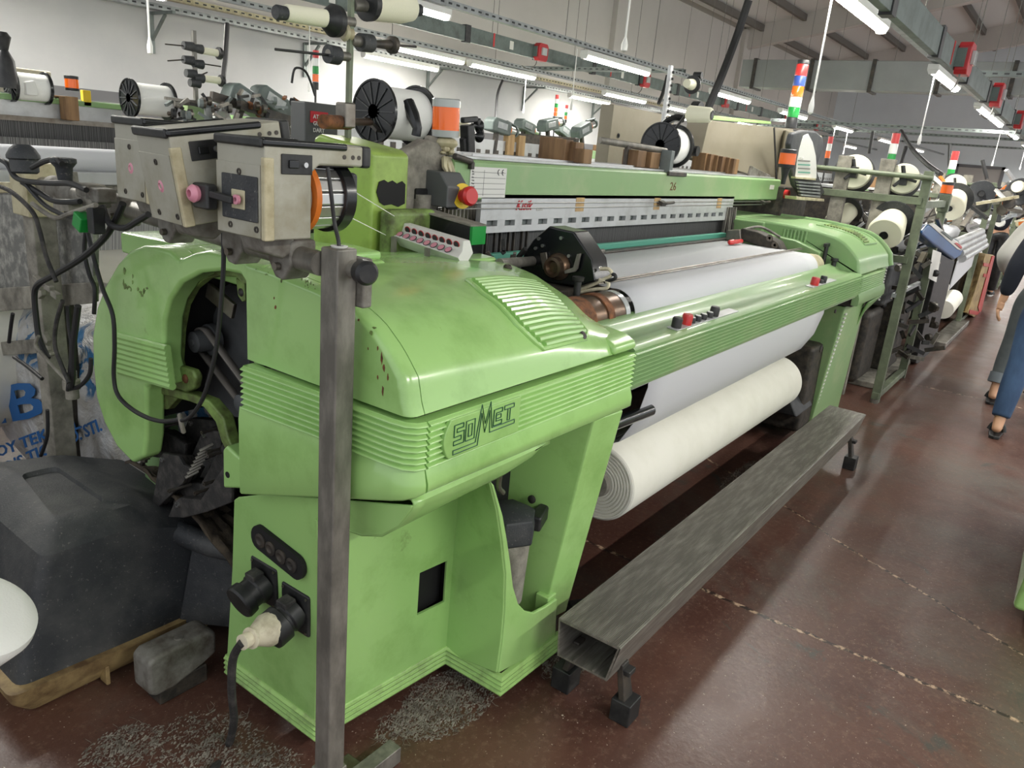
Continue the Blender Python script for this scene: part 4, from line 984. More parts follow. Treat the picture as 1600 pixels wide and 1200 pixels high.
m = MB(); m.box(1.9, 5.2, 1.55, 2.2, .0, .06); m.build('drip_tray', 'dark_iron', LOOM, bevel=.01)
# ---- temple and cutter head (black)
TX = 2.22
hp = [(833, 374), (858, 353), (872, 357), (896, 362), (925, 405), (930, 440), (905, 448), (880, 445), (850, 440), (812, 418), (818, 396)]
tp = [(p.x, p.z) for p in (P(a, b_, Y=1.44) for a, b_ in hp)]
hy = [(P(a, b_, X=TX).y, P(a, b_, X=TX).z) for a, b_ in hp]
m = MB(); m.prism(hy, 0, TX, TX + .10); tm = m.build('cutter_head', 'black_gloss', LOOM, bevel=.006)
c_ = P(870, 417, X=TX - .01); m = MB(); m.lathe([(.03, .05), (0, .046), (-.01, .036), (-.03, .034), (-.032, .024), (-.02, .018), (-.02, 0)], c_, (1, 0, 0), 24); m.build('hub', 'rusty_steel', tm)
for a, b_ in ((842, 373), (877, 372), (837, 388), (889, 400), (860, 404), (848, 384)):
    q = P(a, b_, X=TX - .001); m = MB(); m.lathe([(0, .006), (-.004, .006), (-.004, 0)], q, (1, 0, 0), 10); m.build('bolt', 'steel_bright', tm)
m = MB(); m.prism([(P(a, b_, X=TX - .012).y, P(a, b_, X=TX - .012).z) for a, b_ in ((843, 396), (853, 394), (857, 417), (848, 421))], 0, TX - .012, TX - .002); m.build('slide_block', 'steel', tm, bevel=.002)
m = MB(); m.prism([(P(a, b_, X=TX - .02).y, P(a, b_, X=TX - .02).z) for a, b_ in ((901, 397), (906, 396), (901, 420), (897, 425), (882, 428), (881, 423), (895, 418))], 0, TX - .02, TX - .008); m.build('lever', 'steel_worn', tm, bevel=.002)
m = MB(); m.bar(P(912, 388, X=TX + .05), P(922, 396, X=TX + .06), .03, .02); m.build('rocker', 'black', tm, bevel=.004)
m = MB(); m.cyl(P(925, 398, X=TX + .10), P(942, 393, X=TX + .22), .010); m.build('spindle', 'dark_metal', tm)
m = MB(); m.cyl(P(780, 412, X=TX - .25), P(832, 408, X=TX), .017); m.build('drive_shaft', 'steel_worn', LOOM)
for o_, (a, b_), (c1, c2) in ((0, (919, 413), (934, 421)), (1, (919, 428), (932, 437))):
    A = P(a, b_, X=TX + .01); B = P(c1, c2, X=TX + .05)
    m = MB(); m.lathe([(0, .016), (.01, .016), (.012, .013), (.03, .013), (.032, .016), (.05, .016)], A, (B - A), 14); m.build('coupling', 'steel_bright', tm)
for pts, mt in (([(938, 420), (952, 421), (955, 430), (940, 438), (920, 447), (903, 453)], 'plug_white'), ([(935, 437), (950, 441), (948, 450), (930, 452), (905, 457)], 'plug_white'), ([(944, 440), (960, 436), (961, 430), (955, 428)], 'black')):
    m = MB(); m.tube([P(a, b_, X=TX + .03) for a, b_ in pts], .0062, 8, 5); m.build('pneumatic_hose', mt, tm)
m = MB(); m.lathe([(0, .012), (.06, .012), (.062, .018), (.075, .02)], P(900, 468, X=TX - .09), (0, 0, 1), 12); m.build('black_knob', 'black', LOOM)
m = MB(); m.box(TX - .2, TX + .12, 1.34, 1.62, 1.02, 1.16); m.build('temple_base', 'dark_iron', LOOM, bevel=.01)
m = MB(); m.box(1.95, 2.26, 1.62, 1.80, 1.02, 1.17); m.build('temple_base', 'very_dark', LOOM, bevel=.01)
random.seed(3)
for k in range(12):
    a = P(random.uniform(745, 830), random.uniform(385, 415), X=2.14 + .01 * k); b_ = a + Vector((random.uniform(-.04, .05), random.uniform(-.04, .04), random.uniform(-.04, .05)))
    m = MB(); m.bar(a, b_, .012, .016); m.build('linkage', random.choice(['dark_metal', 'black', 'steel_worn']), LOOM, bevel=.002)
# right side temple
TX2 = 4.62
m = MB(); m.prism([(1.36, 1.16), (1.40, 1.21), (1.52, 1.25), (1.62, 1.26), (1.66, 1.20), (1.50, 1.17)], 0, TX2 - .10, TX2 + .02); t2 = m.build('right_temple', 'dark_iron', LOOM, bevel=.008)
for a, b_ in ((1202, 372), (1210, 383)): q = P(a, b_, X=TX2 - .11); m = MB(); m.lathe([(0, .020), (-.006, .020), (-.006, .008), (0, .008)], Vector((TX2 - .10, q.y, q.z)), (1, 0, 0), 14); m.build('washer', 'steel', t2)
m = MB(); m.lathe([(0, .006), (.01, .014), (.05, .016), (.05, .013), (.16, .012)], Vector((4.26, 1.585, 1.192)), (1, -.08, .02), 14); m.build('temple_nozzle', 'red', t2)
m = MB(); m.prism([(1.60, 1.18), (1.70, 1.18), (1.70, 1.24), (1.62, 1.25)], 0, 4.5, 4.66); m.build('temple_cover', 'steel', t2, bevel=.006)
m = MB(); m.tube([(4.56, 1.62, 1.25), (4.68, 1.56, 1.27), (4.76, 1.46, 1.22)], .008, 8, 5); m.build('air_hose', 'steel_worn', t2)
for k in range(8):
    m = MB(); x = 4.70 + .02 * k; m.bar((x, 1.80 - .01 * (k % 3), 1.12), (x + .01, 1.80, 1.36), .012, .018); m.build('linkage', random.choice(['dark_metal', 'steel_worn', 'black']), LOOM, bevel=.002)
# ---- right end cover: same hood shape the full width
def rh(x, t, lift=0):
    i = min(24.999, t * 25); k = int(i); p = lp[k].lerp(lp[k + 1], i - k)
    s = max(0, min(1, (x - 5.30) / .3)); y = p.x - .02 * s; z = p.y
    if lift:
        q = lp[min(25, k + 1)]; o = lp[max(0, k - 1)]; tg = Vector((q.x - o.x, q.y - o.y)).normalized(); y -= tg.y * lift; z += tg.x * lift
    return Vector((x, y, z))
def rhood(xs, ins, name, mat='green_dim_lit'):
    rings = []
    for x, i_ in zip(xs, ins):
        pr = [rh(x, k / 25, -i_ if i_ else 0) for k in range(26)] + [Vector((x, 2.15, 1.305 - i_)), Vector((x, 2.15, 1.06)), Vector((x, .985, 1.06))]
        rings.append(pr)
    m = MB(); m.rings(rings, True); return m.build(name, mat, LOOM, angle=32, wn=True)
rhood([4.87, 4.872, 4.88, 4.90, 5.1, 5.3, 5.57, 5.60], [.02, .012, .004, 0, 0, 0, 0, .006], 'right_hood')
rhood([5.60, 5.625], [.03, .03], 'right_hood_gap', 'very_dark')
rhood([5.625, 5.632, 5.66], [.002, -.012, -.012], 'right_hood_rim')
m = MB(); m.prism([(1.22, 1.06), (1.22, 1.16), (1.38, 1.21), (1.62, 1.23), (1.62, 1.06)], 0, 4.80, 4.872); m.build('inner_cover', 'green_dim_lit', LOOM, bevel=.008)
m = MB(); m.prism([(1.60, 1.10), (1.60, 1.29), (2.15, 1.29), (2.15, 1.10)], 0, 4.84, 4.90); m.build('inner_cover', 'green_dim_lit', LOOM, bevel=.01)
for k in range(7):
    m = MB(); y = 1.34 + .022 * k; m.tube([(4.868, y, 1.20), (4.868, y, 1.265)], .008, 8); m.build('side_rib', 'green_dim_lit', LOOM)
VO = thing  # short alias not used for geometry
for k in range(15):
    t = .30 + .45 * k / 14; m = MB(); xm = 5.30 + .10 * math.sin(k / 14 * PI * .5)
    m.tube([rh(xm - .06, t, .001), rh(xm + .07, t, .001)], .0065, 6); m.build('vent_slot', 'green_grimy', LOOM)
m = MB(); lp_ = [rh(5.215, .27 + .5 * k / 8, .001) for k in range(9)] + [rh(5.50, .77 - .5 * k / 8, .001) for k in range(9)]
m.tube(lp_ + [lp_[0]], .006, 6); m.build('vent_rim', 'green_dim_lit', LOOM)
tapered([(4.874, .974), (5.50, .974)], ribprof(.945, 1.052, 8), ribprof(.945, 1.052, 8), 'right_rib_band', 'green_dim_lit')
tapered([(4.874, .974), (5.60, .974), (5.62, .99), (5.62, 1.3)], sk(.872, .945), sk(.872, .945), 'right_skirt', 'green_dim_lit')
m = MB(); m.box(5.50, 5.60, .984, 1.3, .94, 1.06); m.build('right_corner', 'green_dim_lit', LOOM, bevel=.01)
m = MB(); m.box(4.89, 5.58, 1.0, 2.1, .86, 1.058); m.build('cover_core', 'dark_iron', LOOM)
# right leg
m = MB(); m.slab([Vector((4.92, 1.04, .85)), Vector((5.36, 1.02, .85)), Vector((5.62, 1.09, 0.02)), Vector((4.98, 1.11, 0.02))], (0, .02, 0)); m.build('right_leg_front', 'green_dim_lit', LOOM, bevel=.006)
m = MB(); m.slab([Vector((4.92, 1.045, .85)), Vector((4.98, 1.115, 0.02)), Vector((5.0, 1.42, .02)), Vector((4.95, 1.36, .85))], (.02, 0, 0)); m.build('right_leg_side', 'green_dim_lit', LOOM, bevel=.005)
m = MB(); m.slab([Vector((5.30, .98, .85)), Vector((5.62, .97, .87)), Vector((5.60, 1.02, .82)), Vector((5.42, 1.06, .70)), Vector((5.36, 1.06, .60))], (0, .015, 0)); m.build('right_leg_wing', 'green_dim_lit', LOOM, bevel=.005)
for k in range(24):
    q = Vector((4.935 + .05 * k / 23, 1.035 + .065 * k / 23, .80 - .60 * k / 23)); m = MB(); m.bar(q, q + Vector((.018, -.004, .006)), .008, .010); m.build('edge_notch', 'label_white', LOOM)
for (a, b_, r_) in ((1303, 486, .012), (1283, 545, .022), (1314, 564, .012)):
    q = P(a, b_, Y=1.06); m = MB(); m.lathe([(0, r_), (-.006, r_), (-.008, r_ * .6), (-.008, 0)], Vector((q.x, 1.055 + .07 * (1 - q.z / .85) * .5, q.z)), (0, 1, 0), 14); m.build('leg_bolt', 'dark_metal', LOOM)
# right side electrical bits under the cover, and chain of white clips
m = MB(); m.box(5.40, 5.66, 1.15, 1.9, .1, .86); m.build('gear_housing', 'dark_iron', LOOM, bevel=.03)
for k in range(12): m = MB(); z = 1.04 - .02 * k; m.box(5.665, 5.675, .99, 1.0, z, z + .012); m.build('cover_clip', 'label_white', LOOM)
# ---- tower block behind the hood, with the cast bracket
m = MB()
def slant(x): return 0
tv = [(2.09, 1.20), (2.09, 1.575), (2.06, 1.588), (1.84, 1.560), (1.81, 1.545), (1.81, 1.20)]
m.prism(tv, 0, 1.72, 1.885); m.build('frame_tower', 'green_tower', LOOM, bevel=.012, seg=3)
m = MB(); m.prism([(1.88, 1.545), (1.88, 1.45), (1.92, 1.30), (2.04, 1.30), (2.10, 1.45), (2.10, 1.59), (2.0, 1.60)], 1, 1.84, 1.90); m.build('cast_bracket', 'dusty_grey', LOOM, bevel=.01)
m = MB(); m.cyl((1.98, 1.84, 1.20), (1.98, 1.84, 1.42), .035, seg=20); m.build('support_column', 'dusty_grey', LOOM)
m = MB(); m.box(1.945, 2.10, 1.83, 1.90, 1.40, 1.44); m.build('dark_opening', 'very_dark', LOOM, bevel=.006)
m = MB(); m.box(1.74, 1.96, 1.74, 1.80, 1.20, 1.38); m.build('tower_foot', 'green_grimy', LOOM, bevel=.02, seg=3)
m = MB(); m.cyl((1.78, 1.79, 1.33), (1.90, 1.79, 1.33), .045, seg=20); m.build('tower_boss', 'green_grimy', LOOM)
m = MB(); m.prism([(1.46, 1.20), (1.46, 1.285), (1.60, 1.285), (2.28, 1.262), (2.28, 1.20)], 0, XL + .10, 1.45); m.build('deck', 'green', LOOM, bevel=.01)
m = MB(); m.prism([(1.50, 1.15), (1.50, 1.255), (1.62, 1.262), (1.80, 1.245), (2.28, 1.235), (2.28, 1.15)], 0, 1.40, 1.99); m.build('deck', 'green', LOOM, bevel=.01)
m = MB(); m.slab([P(600, 405, X=1.78), P(645, 400, X=1.9), P(642, 408, X=1.9), P(592, 416, X=1.78)], (0, 0, .02)); m.build('deck_flap', 'green_edge', LOOM, bevel=.003)
m = MB(); m.slab([P(a, b_, Y=1.808) for a, b_ in ((592, 284), (600, 281), (606, 285), (613, 282), (620, 287), (628, 283), (633, 288), (632, 318), (622, 323), (612, 319), (600, 321), (593, 316), (588, 300))], (0, -.002, 0)); m.build('dark_hole_patch', 'very_dark', LOOM)  # flat dark patch on the face paints the hole's shaded inside
# e-stop box at the left end of the top beam
EX = 2.02
m = MB(); m.prism([(1.74, 1.385), (1.74, 1.455), (1.78, 1.50), (1.92, 1.505), (1.92, 1.385)], 0, EX - .02, 2.11); eb = m.build('control_box', 'grey_box', LOOM, bevel=.005)
c_ = Vector((2.075, 1.738, 1.425)); m = MB(); m.lathe([(0, .043), (.003, .043), (.003, 0)], c_, (-.2, -1, .1), 28); m.build('stop_surround', 'yellow', eb)
m = MB(); m.lathe([(0, .022), (.025, .022), (.028, .031), (.045, .033), (.055, .026), (.055, 0)], c_, (-.2, -1, .1), 24); m.build('stop_button', 'red', eb)
# weft selector panel with two rows of round symbols
px_ = 1.80
sel_ = [P(625, 347, X=px_), P(724, 376, X=px_), P(731, 390, X=px_ - .03), P(718, 401, X=px_ - .01), P(612, 374, X=px_ - .01), P(618, 366, X=px_ - .03)]
A0, A1 = Vector((px_, 1.762, 1.341)), Vector((px_, 1.490, 1.318))
B0, B1 = Vector((px_ - .012, 1.762, 1.310)), Vector((px_ - .012, 1.482, 1.288))
C0, C1 = Vector((px_ - .045, 1.745, 1.302)), Vector((px_ - .045, 1.470, 1.272))
m = MB(); rings = []
for a, b_, c_ in ((A0, B0, C0), (A1, B1, C1)):
    dn_ = Vector((.03, 0, -.035)); rings.append([a, b_, c_, c_ + dn_, a + Vector((.05, 0, -.04)), a + Vector((.03, 0, 0))])
m.rings(rings, True); sp2 = m.build('selector_panel', 'label_white', LOOM, bevel=.002)
for k in range(8):
    t = (k + 1.6) / 9.4; q = A0.lerp(A1, t).lerp(B0.lerp(B1, t), .5) - Vector((.003, 0, 0)); m = MB()
    m.lathe([(0, .0115), (.0015, .0115), (.0015, 0)], q, (-1, 0, -.3), 18); o = m.build('round_symbol', 'print_red', sp2)
    m = MB(); m.lathe([(.0016, .0095), (.002, .0095), (.002, 0)], q, (-1, 0, -.3), 18); m.build('symbol_face', 'print_dark', o)
    t = (k + .8) / 9.4; q = B0.lerp(B1, t).lerp(C0.lerp(C1, t), .45) + Vector((-.002, 0, .002)); m = MB()
    m.lathe([(0, .0125), (.0015, .0125), (.0015, 0)], q, (-.6, 0, .8), 18); o = m.build('round_symbol', 'print_dark', sp2)
    m = MB(); m.lathe([(.0016, .0105), (.002, .0105), (.002, 0)], q, (-.6, 0, .8), 18); m.build('symbol_face', 'pink', o)
for t in (.06, .58): q = C0.lerp(C1, t); m = MB(); m.bar(q + Vector((-.01, 0, 0)), q + Vector((-.01, 0, -.07)), .012, .014); m.build('panel_bracket', 'steel_worn', sp2)
m = MB(); m.slab([Vector((1.92, 1.805, 1.372)), Vector((1.92, 1.565, 1.350)), Vector((1.92, 1.565, 1.22)), Vector((1.92, 1.805, 1.24))], (.07, 0, 0)); sb = m.build('selector_box', 'black_gloss', LOOM, bevel=.003)
m = MB(); m.slab([Vector((1.915, 1.81, 1.376)), Vector((1.915, 1.56, 1.353)), Vector((1.915, 1.56, 1.348)), Vector((1.915, 1.81, 1.371))], (.08, 0, 0)); m.build('box_edge', 'dusty_grey', sb)
m = MB(); m.box(1.92, 1.99, 1.556, 1.566, 1.29, 1.348); m.build('green_end', 'tower_green', sb)
random.seed(5)
for k in range(26):
    a = P(random.uniform(625, 695), random.uniform(388, 404), X=random.uniform(1.84, 1.95)); m = MB(); m.bar(a, a + Vector((random.uniform(-.02, .02), random.uniform(-.025, .025), random.uniform(-.015, .02))), .01, .012); m.build('linkage', random.choice(['steel', 'steel_worn', 'dark_metal', 'steel_bright']), LOOM, bevel=.001)
m = MB(); m.box(1.80, 2.0, 1.50, 1.80, 1.20, 1.24); m.build('selector_base', 'dark_iron', LOOM, bevel=.01)
for a, b_ in (((525, 282), (628, 345)), ((548, 340), (612, 372))):
    m = MB(); m.tube([P(*a, Y=1.35), P(*b_, X=1.87)], .0012, 5); m.build('weft_yarn', 'yarn_white', LOOM)
# black stacked lever plates in the lower opening
cr = lambda a, b_: (220 + a / 6.667, 640 + b_ / 6.667)
stacks = [([(470, 290), (560, 90), (600, 70), (860, 100), (860, 330), (500, 330)], 1.26, 4, (-22, 6)), ([(560, 520), (710, 190), (740, 180), (900, 200), (900, 420), (640, 540)], 1.20, 3, (-34, 16)),
          ([(130, 470), (230, 200), (260, 190), (340, 220), (540, 350), (540, 480), (250, 490)], 1.17, 4, (-28, 4)), ([(230, 1000), (320, 480), (350, 445), (510, 480), (560, 570), (640, 600), (560, 760), (300, 1010)], 1.11, 4, (-40, 2)),
          ([(350, 960), (400, 720), (430, 690), (650, 720), (860, 330), (900, 320), (900, 700), (700, 900), (400, 990)], 1.15, 3, (-12, 26)), ([(300, 1110), (370, 950), (420, 910), (640, 930), (900, 560), (960, 800), (960, 960), (700, 1060), (460, 1120)], 1.09, 2, (-20, 10))]
for pts, x0, n_, (dx, dy) in stacks:
    for k in range(n_):
        x = x0 + .024 * (n_ - 1 - k) * 1.0; poly = [P(*cr(a + dx * k, b_ + dy * k), X=x) for a, b_ in pts]
        m = MB(); m.slab(poly, (.012, 0, 0)); o = m.build('lever_plate', 'black_dusty', LOOM, bevel=.003)
        q = poly[1].lerp(poly[2], .5) + Vector((0, -.008, -.012)); m = MB(); m.lathe([(0, .0075), (-.007, .0075), (-.007, .004), (0, .004)], Vector((x, q.y, q.z)), (1, 0, 0), 12); m.build('pivot_pin', 'steel_bright' if k == n_ - 1 else 'steel_worn', o)
for a, b_, x in ((720, 438, 1.12), (735, 475, 1.12), (598, 862, 1.09), (695, 765, 1.10), (325, 840, 1.08), (670, 232, 1.18), (105, 220, 1.14), (200, 190, 1.14)):
    q = P(*cr(a, b_), X=x); m = MB(); m.lathe([(0, .006), (-.012, .006), (-.012, .003), (0, .003)], q, (1, 0, 0), 12); m.lathe([(0, .0045), (.06, .0045)], q, (1, 0, 0), 8); m.build('pivot_pin', 'steel', LOOM)
for k in range(8):
    a = P(*cr(600 + 22 * k, 640 - 40 * k), X=1.13); m = MB(); m.cyl(a, a + Vector((-.035, .01, -.014)), .005, seg=8); m.build('spring_pin', 'steel_worn', LOOM)
for k in range(6):
    a = P(*cr(40 + 26 * k, 420 - 34 * k), X=1.15); m = MB(); m.bar(a, a + Vector((-.01, .0, -.05)), .010, .012); m.build('lever_end', 'dark_iron', LOOM)
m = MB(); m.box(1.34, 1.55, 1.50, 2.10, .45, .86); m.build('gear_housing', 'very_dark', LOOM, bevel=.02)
# ================================================================== things at the loom
# cloth roll
CR = Vector((0, 1.225, .43)); rr_ = .15
RL = thing('cloth_roll', 'Thick roll of white woven cloth lying under the front beam of the green loom', 'cloth roll', (3.4, CR.y, CR.z - rr_))
m = MB(); pr = [(0.0, .055), (0.0, .06)]
for k in range(14):
    r_ = .062 + k * .0062; pr += [(.004 if k % 2 else -.003, r_), (.004 if k % 2 else -.003, r_ + .005)]
pr += [(.0, rr_ - .006), (.006, rr_), (2.06, rr_), (2.075, rr_ - .01), (2.075, 0)]
m.lathe(pr, (2.36, CR.y, CR.z), (1, 0, 0), 64); m.build('wound_cloth', 'cloth_roll', RL)
m = MB(); m.lathe([(-.02, .030), (-.02, .050), (.01, .056), (.01, .030), (-.02, .028)], (2.36, CR.y, CR.z), (1, 0, 0), 32); m.build('core_tube', 'dusty_grey', RL)
m = MB(); m.cyl((1.97, CR.y, CR.z), (2.38, CR.y, CR.z), .022); m.cyl((4.4, CR.y, CR.z), (4.76, CR.y, CR.z), .022); m.build('spindle', 'dark_metal', RL)
# footboard
FB = thing('footboard', 'Long hollow grey ribbed metal footboard on black feet beside the green loom', 'footboard', (3.2, .85, 0))
z = .295; fx0, fx1 = 1.705, 4.67
m = MB()
prof = [(.955, z), (.75, z), (.748, z - .004), (.775, z - .125), (.945, z - .125), (.955, z - .004)]
ip = [(.949, z - .008), (.757, z - .008), (.781, z - .119), (.939, z - .119)]
def hollow(m, outer_, inner_, x0, x1):
    """tube with a wall: outer and inner loops joined at the two open ends"""
    n, k = len(outer_), len(inner_)
    m.rings([[Vector((x, y, zz)) for y, zz in outer_] for x in (x0, x1)], False); m.rings([[Vector((x, y, zz)) for y, zz in inner_] for x in (x0, x1)], False)
hollow(m, prof, ip, fx0, fx1)
for x in (fx0, fx1):
    o4 = [(.955, z), (.75, z), (.775, z - .125), (.945, z - .125)]
    for k in range(4):
        a, b_ = o4[k], o4[(k + 1) % 4]; c_, d_ = ip[k], ip[(k + 1) % 4]
        m.add([(x, *a), (x, *b_), (x, *d_), (x, *c_)], [(0, 1, 2, 3)])
m.build('hollow_profile', 'footboard', FB, angle=30)
m = MB()
for k in range(40):
    y = .752 + .2015 * (k + .5) / 40; m.prism([(y - .0019, z - .0005), (y - .0009, z + .0022), (y + .0009, z + .0022), (y + .0019, z - .0005)], 0, fx0 + .001, fx1 - .001)
m.build('tread_ribs', 'footboard', FB)['kind'] = 'stuff'
for y in (.82, .885): m = MB(); m.box(fx0 + .002, fx1 - .002, y, y + .006, z - .119, z - .112); m.build('inner_rib', 'footboard', FB)
for x in (1.80, 4.52):
    for y, s_ in ((.735, -1), (.945, 1)):
        m = MB(); m.slab([(x - .028, y, .05), (x + .028, y, .05), (x + .02, y - .0 + .03 * -s_, .185), (x - .02, y + .03 * -s_, .185)], (0, .022, 0)); lg = m.build('leg', 'dark_metal', FB, bevel=.004)
        m = MB(); m.box(x - .036, x + .036, y - .020, y + .045, 0, .075); m.build('rubber_foot', 'black', lg, bevel=.004)
    m = MB(); m.box(x - .02, x + .02, .74, .96, .155, .172); m.build('cross_bar', 'black', FB, bevel=.003)
# square steel post with its floor bar
PX, PY = 1.005, 1.142
ST = thing('feeder_stand', 'Square grey steel post in front of the loom end, carrying the feeder tube', 'stand', (PX, PY, 0))
w = .0250; yaw = 0.0
m = MB(); m.box(PX - w, PX + w, PY - w, PY + w, .10, 1.387); m.build('post', 'steel_worn', ST, bevel=.004)
m = MB(); m.box(PX - w - .005, PX + w + .005, PY - w - .005, PY + w + .005, 0.0, .14); m.build('socket', 'steel_worn', ST, bevel=.003)
m = MB(); m.box(PX - .03, 1.235, PY - .022, PY + .022, .0, .05); m.build('base_bar', 'steel_worn', ST, bevel=.003)
m = MB(); m.box(1.10, 1.14, PY + .02, PY + .08, .0, .035); m.build('base_lug', 'steel', ST, bevel=.004)
for z in (.66, .60): m = MB(); m.tube([(PX + w, PY - .0, z + .022), (PX + w + .012, PY, z + .012), (PX + w + .012, PY, z - .012), (PX + w, PY, z - .022)], .004, 8, 3); m.build('cable_hook', 'dark_metal', ST)
m = MB(); m.box(PX + w, PX + w + .006, PY - .01, PY + .015, .18, .28); m.build('side_plate', 'rusty_steel', ST, bevel=.002)
m = MB(); m.lathe([(0, .015), (.003, .017), (.0035, .009), (.0, .009)], (PX, PY, 1.387), (0, 0, 1), 20); m.build('cable_grommet', 'white', ST)
m = MB(); m.prism([(1.10, 1.27), (1.17, 1.27), (1.19, 1.30), (1.19, 1.345), (1.17, 1.368), (1.10, 1.368)], 0, PX + .026, PX + .052); m.build('tube_clamp', 'cast', ST, bevel=.005)
kq = P(566, 424, Y=1.09)
m = MB(); m.lathe([(0, .024), (-.022, .024), (-.028, .018), (-.028, 0)], kq, (.35, 1, 0), 24); m.build('clamp_knob', 'black', ST)
m = MB(); m.cyl(kq, kq + Vector((.0, .06, .0)), .018, seg=20); m.build('clamp_stub', 'steel_worn', ST)
# round tube along the loom end
ta, tb = Vector((.985, 1.17, 1.352)), Vector((1.09, 2.62, 1.368))
m = MB(); m.cyl(ta, tb, .024, seg=24); m.build('feeder_tube', 'steel_worn', ST)
def tubept(y): t = (y - ta.y) / (tb.y - ta.y); return ta.lerp(tb, t)
for y in (1.27, 1.45, 1.74, 2.02):
    c_ = tubept(y); m = MB()
    m.slab([c_ + Vector((-.03, -.035, .035)), c_ + Vector((-.03, .035, .035)), c_ + Vector((-.03, .038, -.01)), c_ + Vector((-.03, .015, -.045)), c_ + Vector((-.03, -.01, -.048)), c_ + Vector((-.03, -.036, -.015))], (.065, 0, 0)); m.build('feeder_clamp', 'cast', ST, bevel=.006)
    m = MB(); m.lathe([(0, .008), (-.01, .008), (-.01, .0)], c_ + Vector((-.032, -.0, -.02)), (1, 0, 0), 10); m.build('clamp_bolt', 'steel', ST)
# yarn feeders
def feeder(label, o, rot, pitch, full=True, eye=True):
    """local: front face at x=0 (towards the camera), body to +x, width y, height z"""
    F_ = thing('weft_feeder', label, 'yarn feeder', (0, 0, 0), 'weft feeders on the tube')
    W_, H_ = .145, .178
    m = MB(); m.box(0, .105, -W_ / 2, W_ / 2, 0, H_); m.build('body', 'feeder_grey', F_, bevel=.003)
    m = MB(); m.prism([(.100, H_ - .060), (.100, H_), (.235, H_), (.235, H_ - .040), (.125, H_ - .040)], 1, -W_ / 2, W_ / 2); m.build('overhang', 'feeder_grey', F_, bevel=.005)
    m = MB(); m.box(-.002, .02, -W_ / 2 - .002, -W_ / 2 + .010, -.001, H_ - .03); m.build('front_edge', 'feeder_cream', F_, bevel=.003)
    m = MB(); m.box(-.002, .001, -W_ / 2 + .012, W_ / 2, .002, H_ - .045); m.build('front_cover', 'feeder_cream' if not eye else 'feeder_grey', F_, bevel=.001)
    for sy, nm_ in ((-1, 'edge_trim'), (1, 'edge_trim')):
        m = MB(); m.bar((-.004, sy * (W_ / 2 + .001), H_ - .004), (.19, sy * (W_ / 2 + .001), H_ - .004), .010, .014); m.build(nm_, 'black_gloss', F_, bevel=.005, seg=3)
    m = MB(); m.bar((-.003, -W_ / 2, H_ - .005), (-.003, W_ / 2, H_ - .005), .010, .018, up=(0, 0, 1)); m.build('front_trim', 'black', F_, bevel=.006, seg=3)
    m = MB(); m.box(.234, .256, -W_ / 2 - .002, W_ / 2 + .002, H_ - .042, H_ + .001); m.build('rear_cap', 'black', F_, bevel=.006)
    m = MB(); m.box(.035, .105, -W_ / 2 - .003, -W_ / 2, H_ - .058, H_ - .022); sw = m.build('switch_panel', 'black', F_, bevel=.003)
    m = MB(); m.box(.05, .072, -W_ / 2 - .007, -W_ / 2 - .002, H_ - .047, H_ - .032); m.build('rocker_switch', 'black_gloss', sw, bevel=.002)
    m = MB(); m.lathe([(0, .006), (.004, .005), (.004, 0)], (.087, -W_ / 2 - .003, H_ - .04), (0, -1, 0), 12); m.build('indicator', 'steel_bright', sw)
    for x in (.185, .207, .223): m = MB(); m.lathe([(0, .0045), (.001, .0045), (.001, 0)], (x, -W_ / 2 - .0002, H_ - .022), (0, -1, 0), 10); m.build('screw', 'dark_metal', F_)
    for y, z in ((.0, H_ * .66), (.03, .018), (-.05, .018)): m = MB(); m.lathe([(0, .006), (.003, .006), (.003, .003), (0, .003)], (-.001, y, z), (-1, 0, 0), 12); m.build('screw', 'dark_metal', F_)
    if eye == 'arm':
        m = MB(); m.box(-.006, -.001, -.056, .052, .030, .112); pl_ = m.build('guide_plate', 'bin_black', F_, bevel=.008)
        m = MB(); m.box(-.008, -.005, -.022, .018, .05, .085); m.build('tan_insert', 'feeder_cream', pl_, bevel=.002)
        m = MB(); m.bar((-.02, -.005, .066), (-.02, .088, .072), .012, .014); m.build('tension_arm', 'black', pl_, bevel=.003)
        m = MB(); m.box(-.030, -.006, .062, .112, .040, .088); m.build('eyelet_block', 'black', pl_, bevel=.005)
        m = MB(); m.lathe([(0, .010), (.002, .015), (.010, .017), (.016, .013), (.018, .007), (.006, .006)], (-.028, .095, .068), (-1, 0, 0), 24); m.build('eyelet', 'pink', pl_)
        m = MB(); m.lathe([(0, .009), (.006, .009), (.006, .004), (0, .004)], (-.013, -.01, .068), (-1, 0, 0), 16); m.build('eyelet', 'pink', pl_)
    elif eye:
        m = MB(); m.lathe([(0, .012), (.001, .012), (.003, .007), (.0, .004)], (-.001, 0, H_ * .40), (-1, 0, 0), 20); m.build('eyelet', 'pink', F_)
    # winding drum
    dz = H_ * .42; m = MB(); m.lathe([(0, .062), (.012, .060), (.014, 0)], (.105, 0, dz), (1, 0, 0), 36); m.build('drum_flange', 'feeder_grey', F_)
    m = MB(); m.lathe([(0, .040), (0, .073), (.011, .075), (.011, .04), (0, .04)], (.119, 0, dz), (1, 0, 0), 40); m.build('orange_ring', 'orange', F_)
    m = MB(); n = 16
    for k in range(n):
        a = 2 * PI * k / n; u = Vector((0, math.cos(a), math.sin(a)))
        m.bar(Vector((.128, 0, dz)) + u * .062, Vector((.205, 0, dz)) + u * .060, .0235, .010, up=u)
    m.build('winding_drum', 'steel_bright', F_, bevel=.003)
    m = MB(); m.lathe([(0, .050), (.075, .048), (.075, 0)], (.128, 0, dz), (1, 0, 0), 30); m.build('drum_core', 'dark_metal', F_)
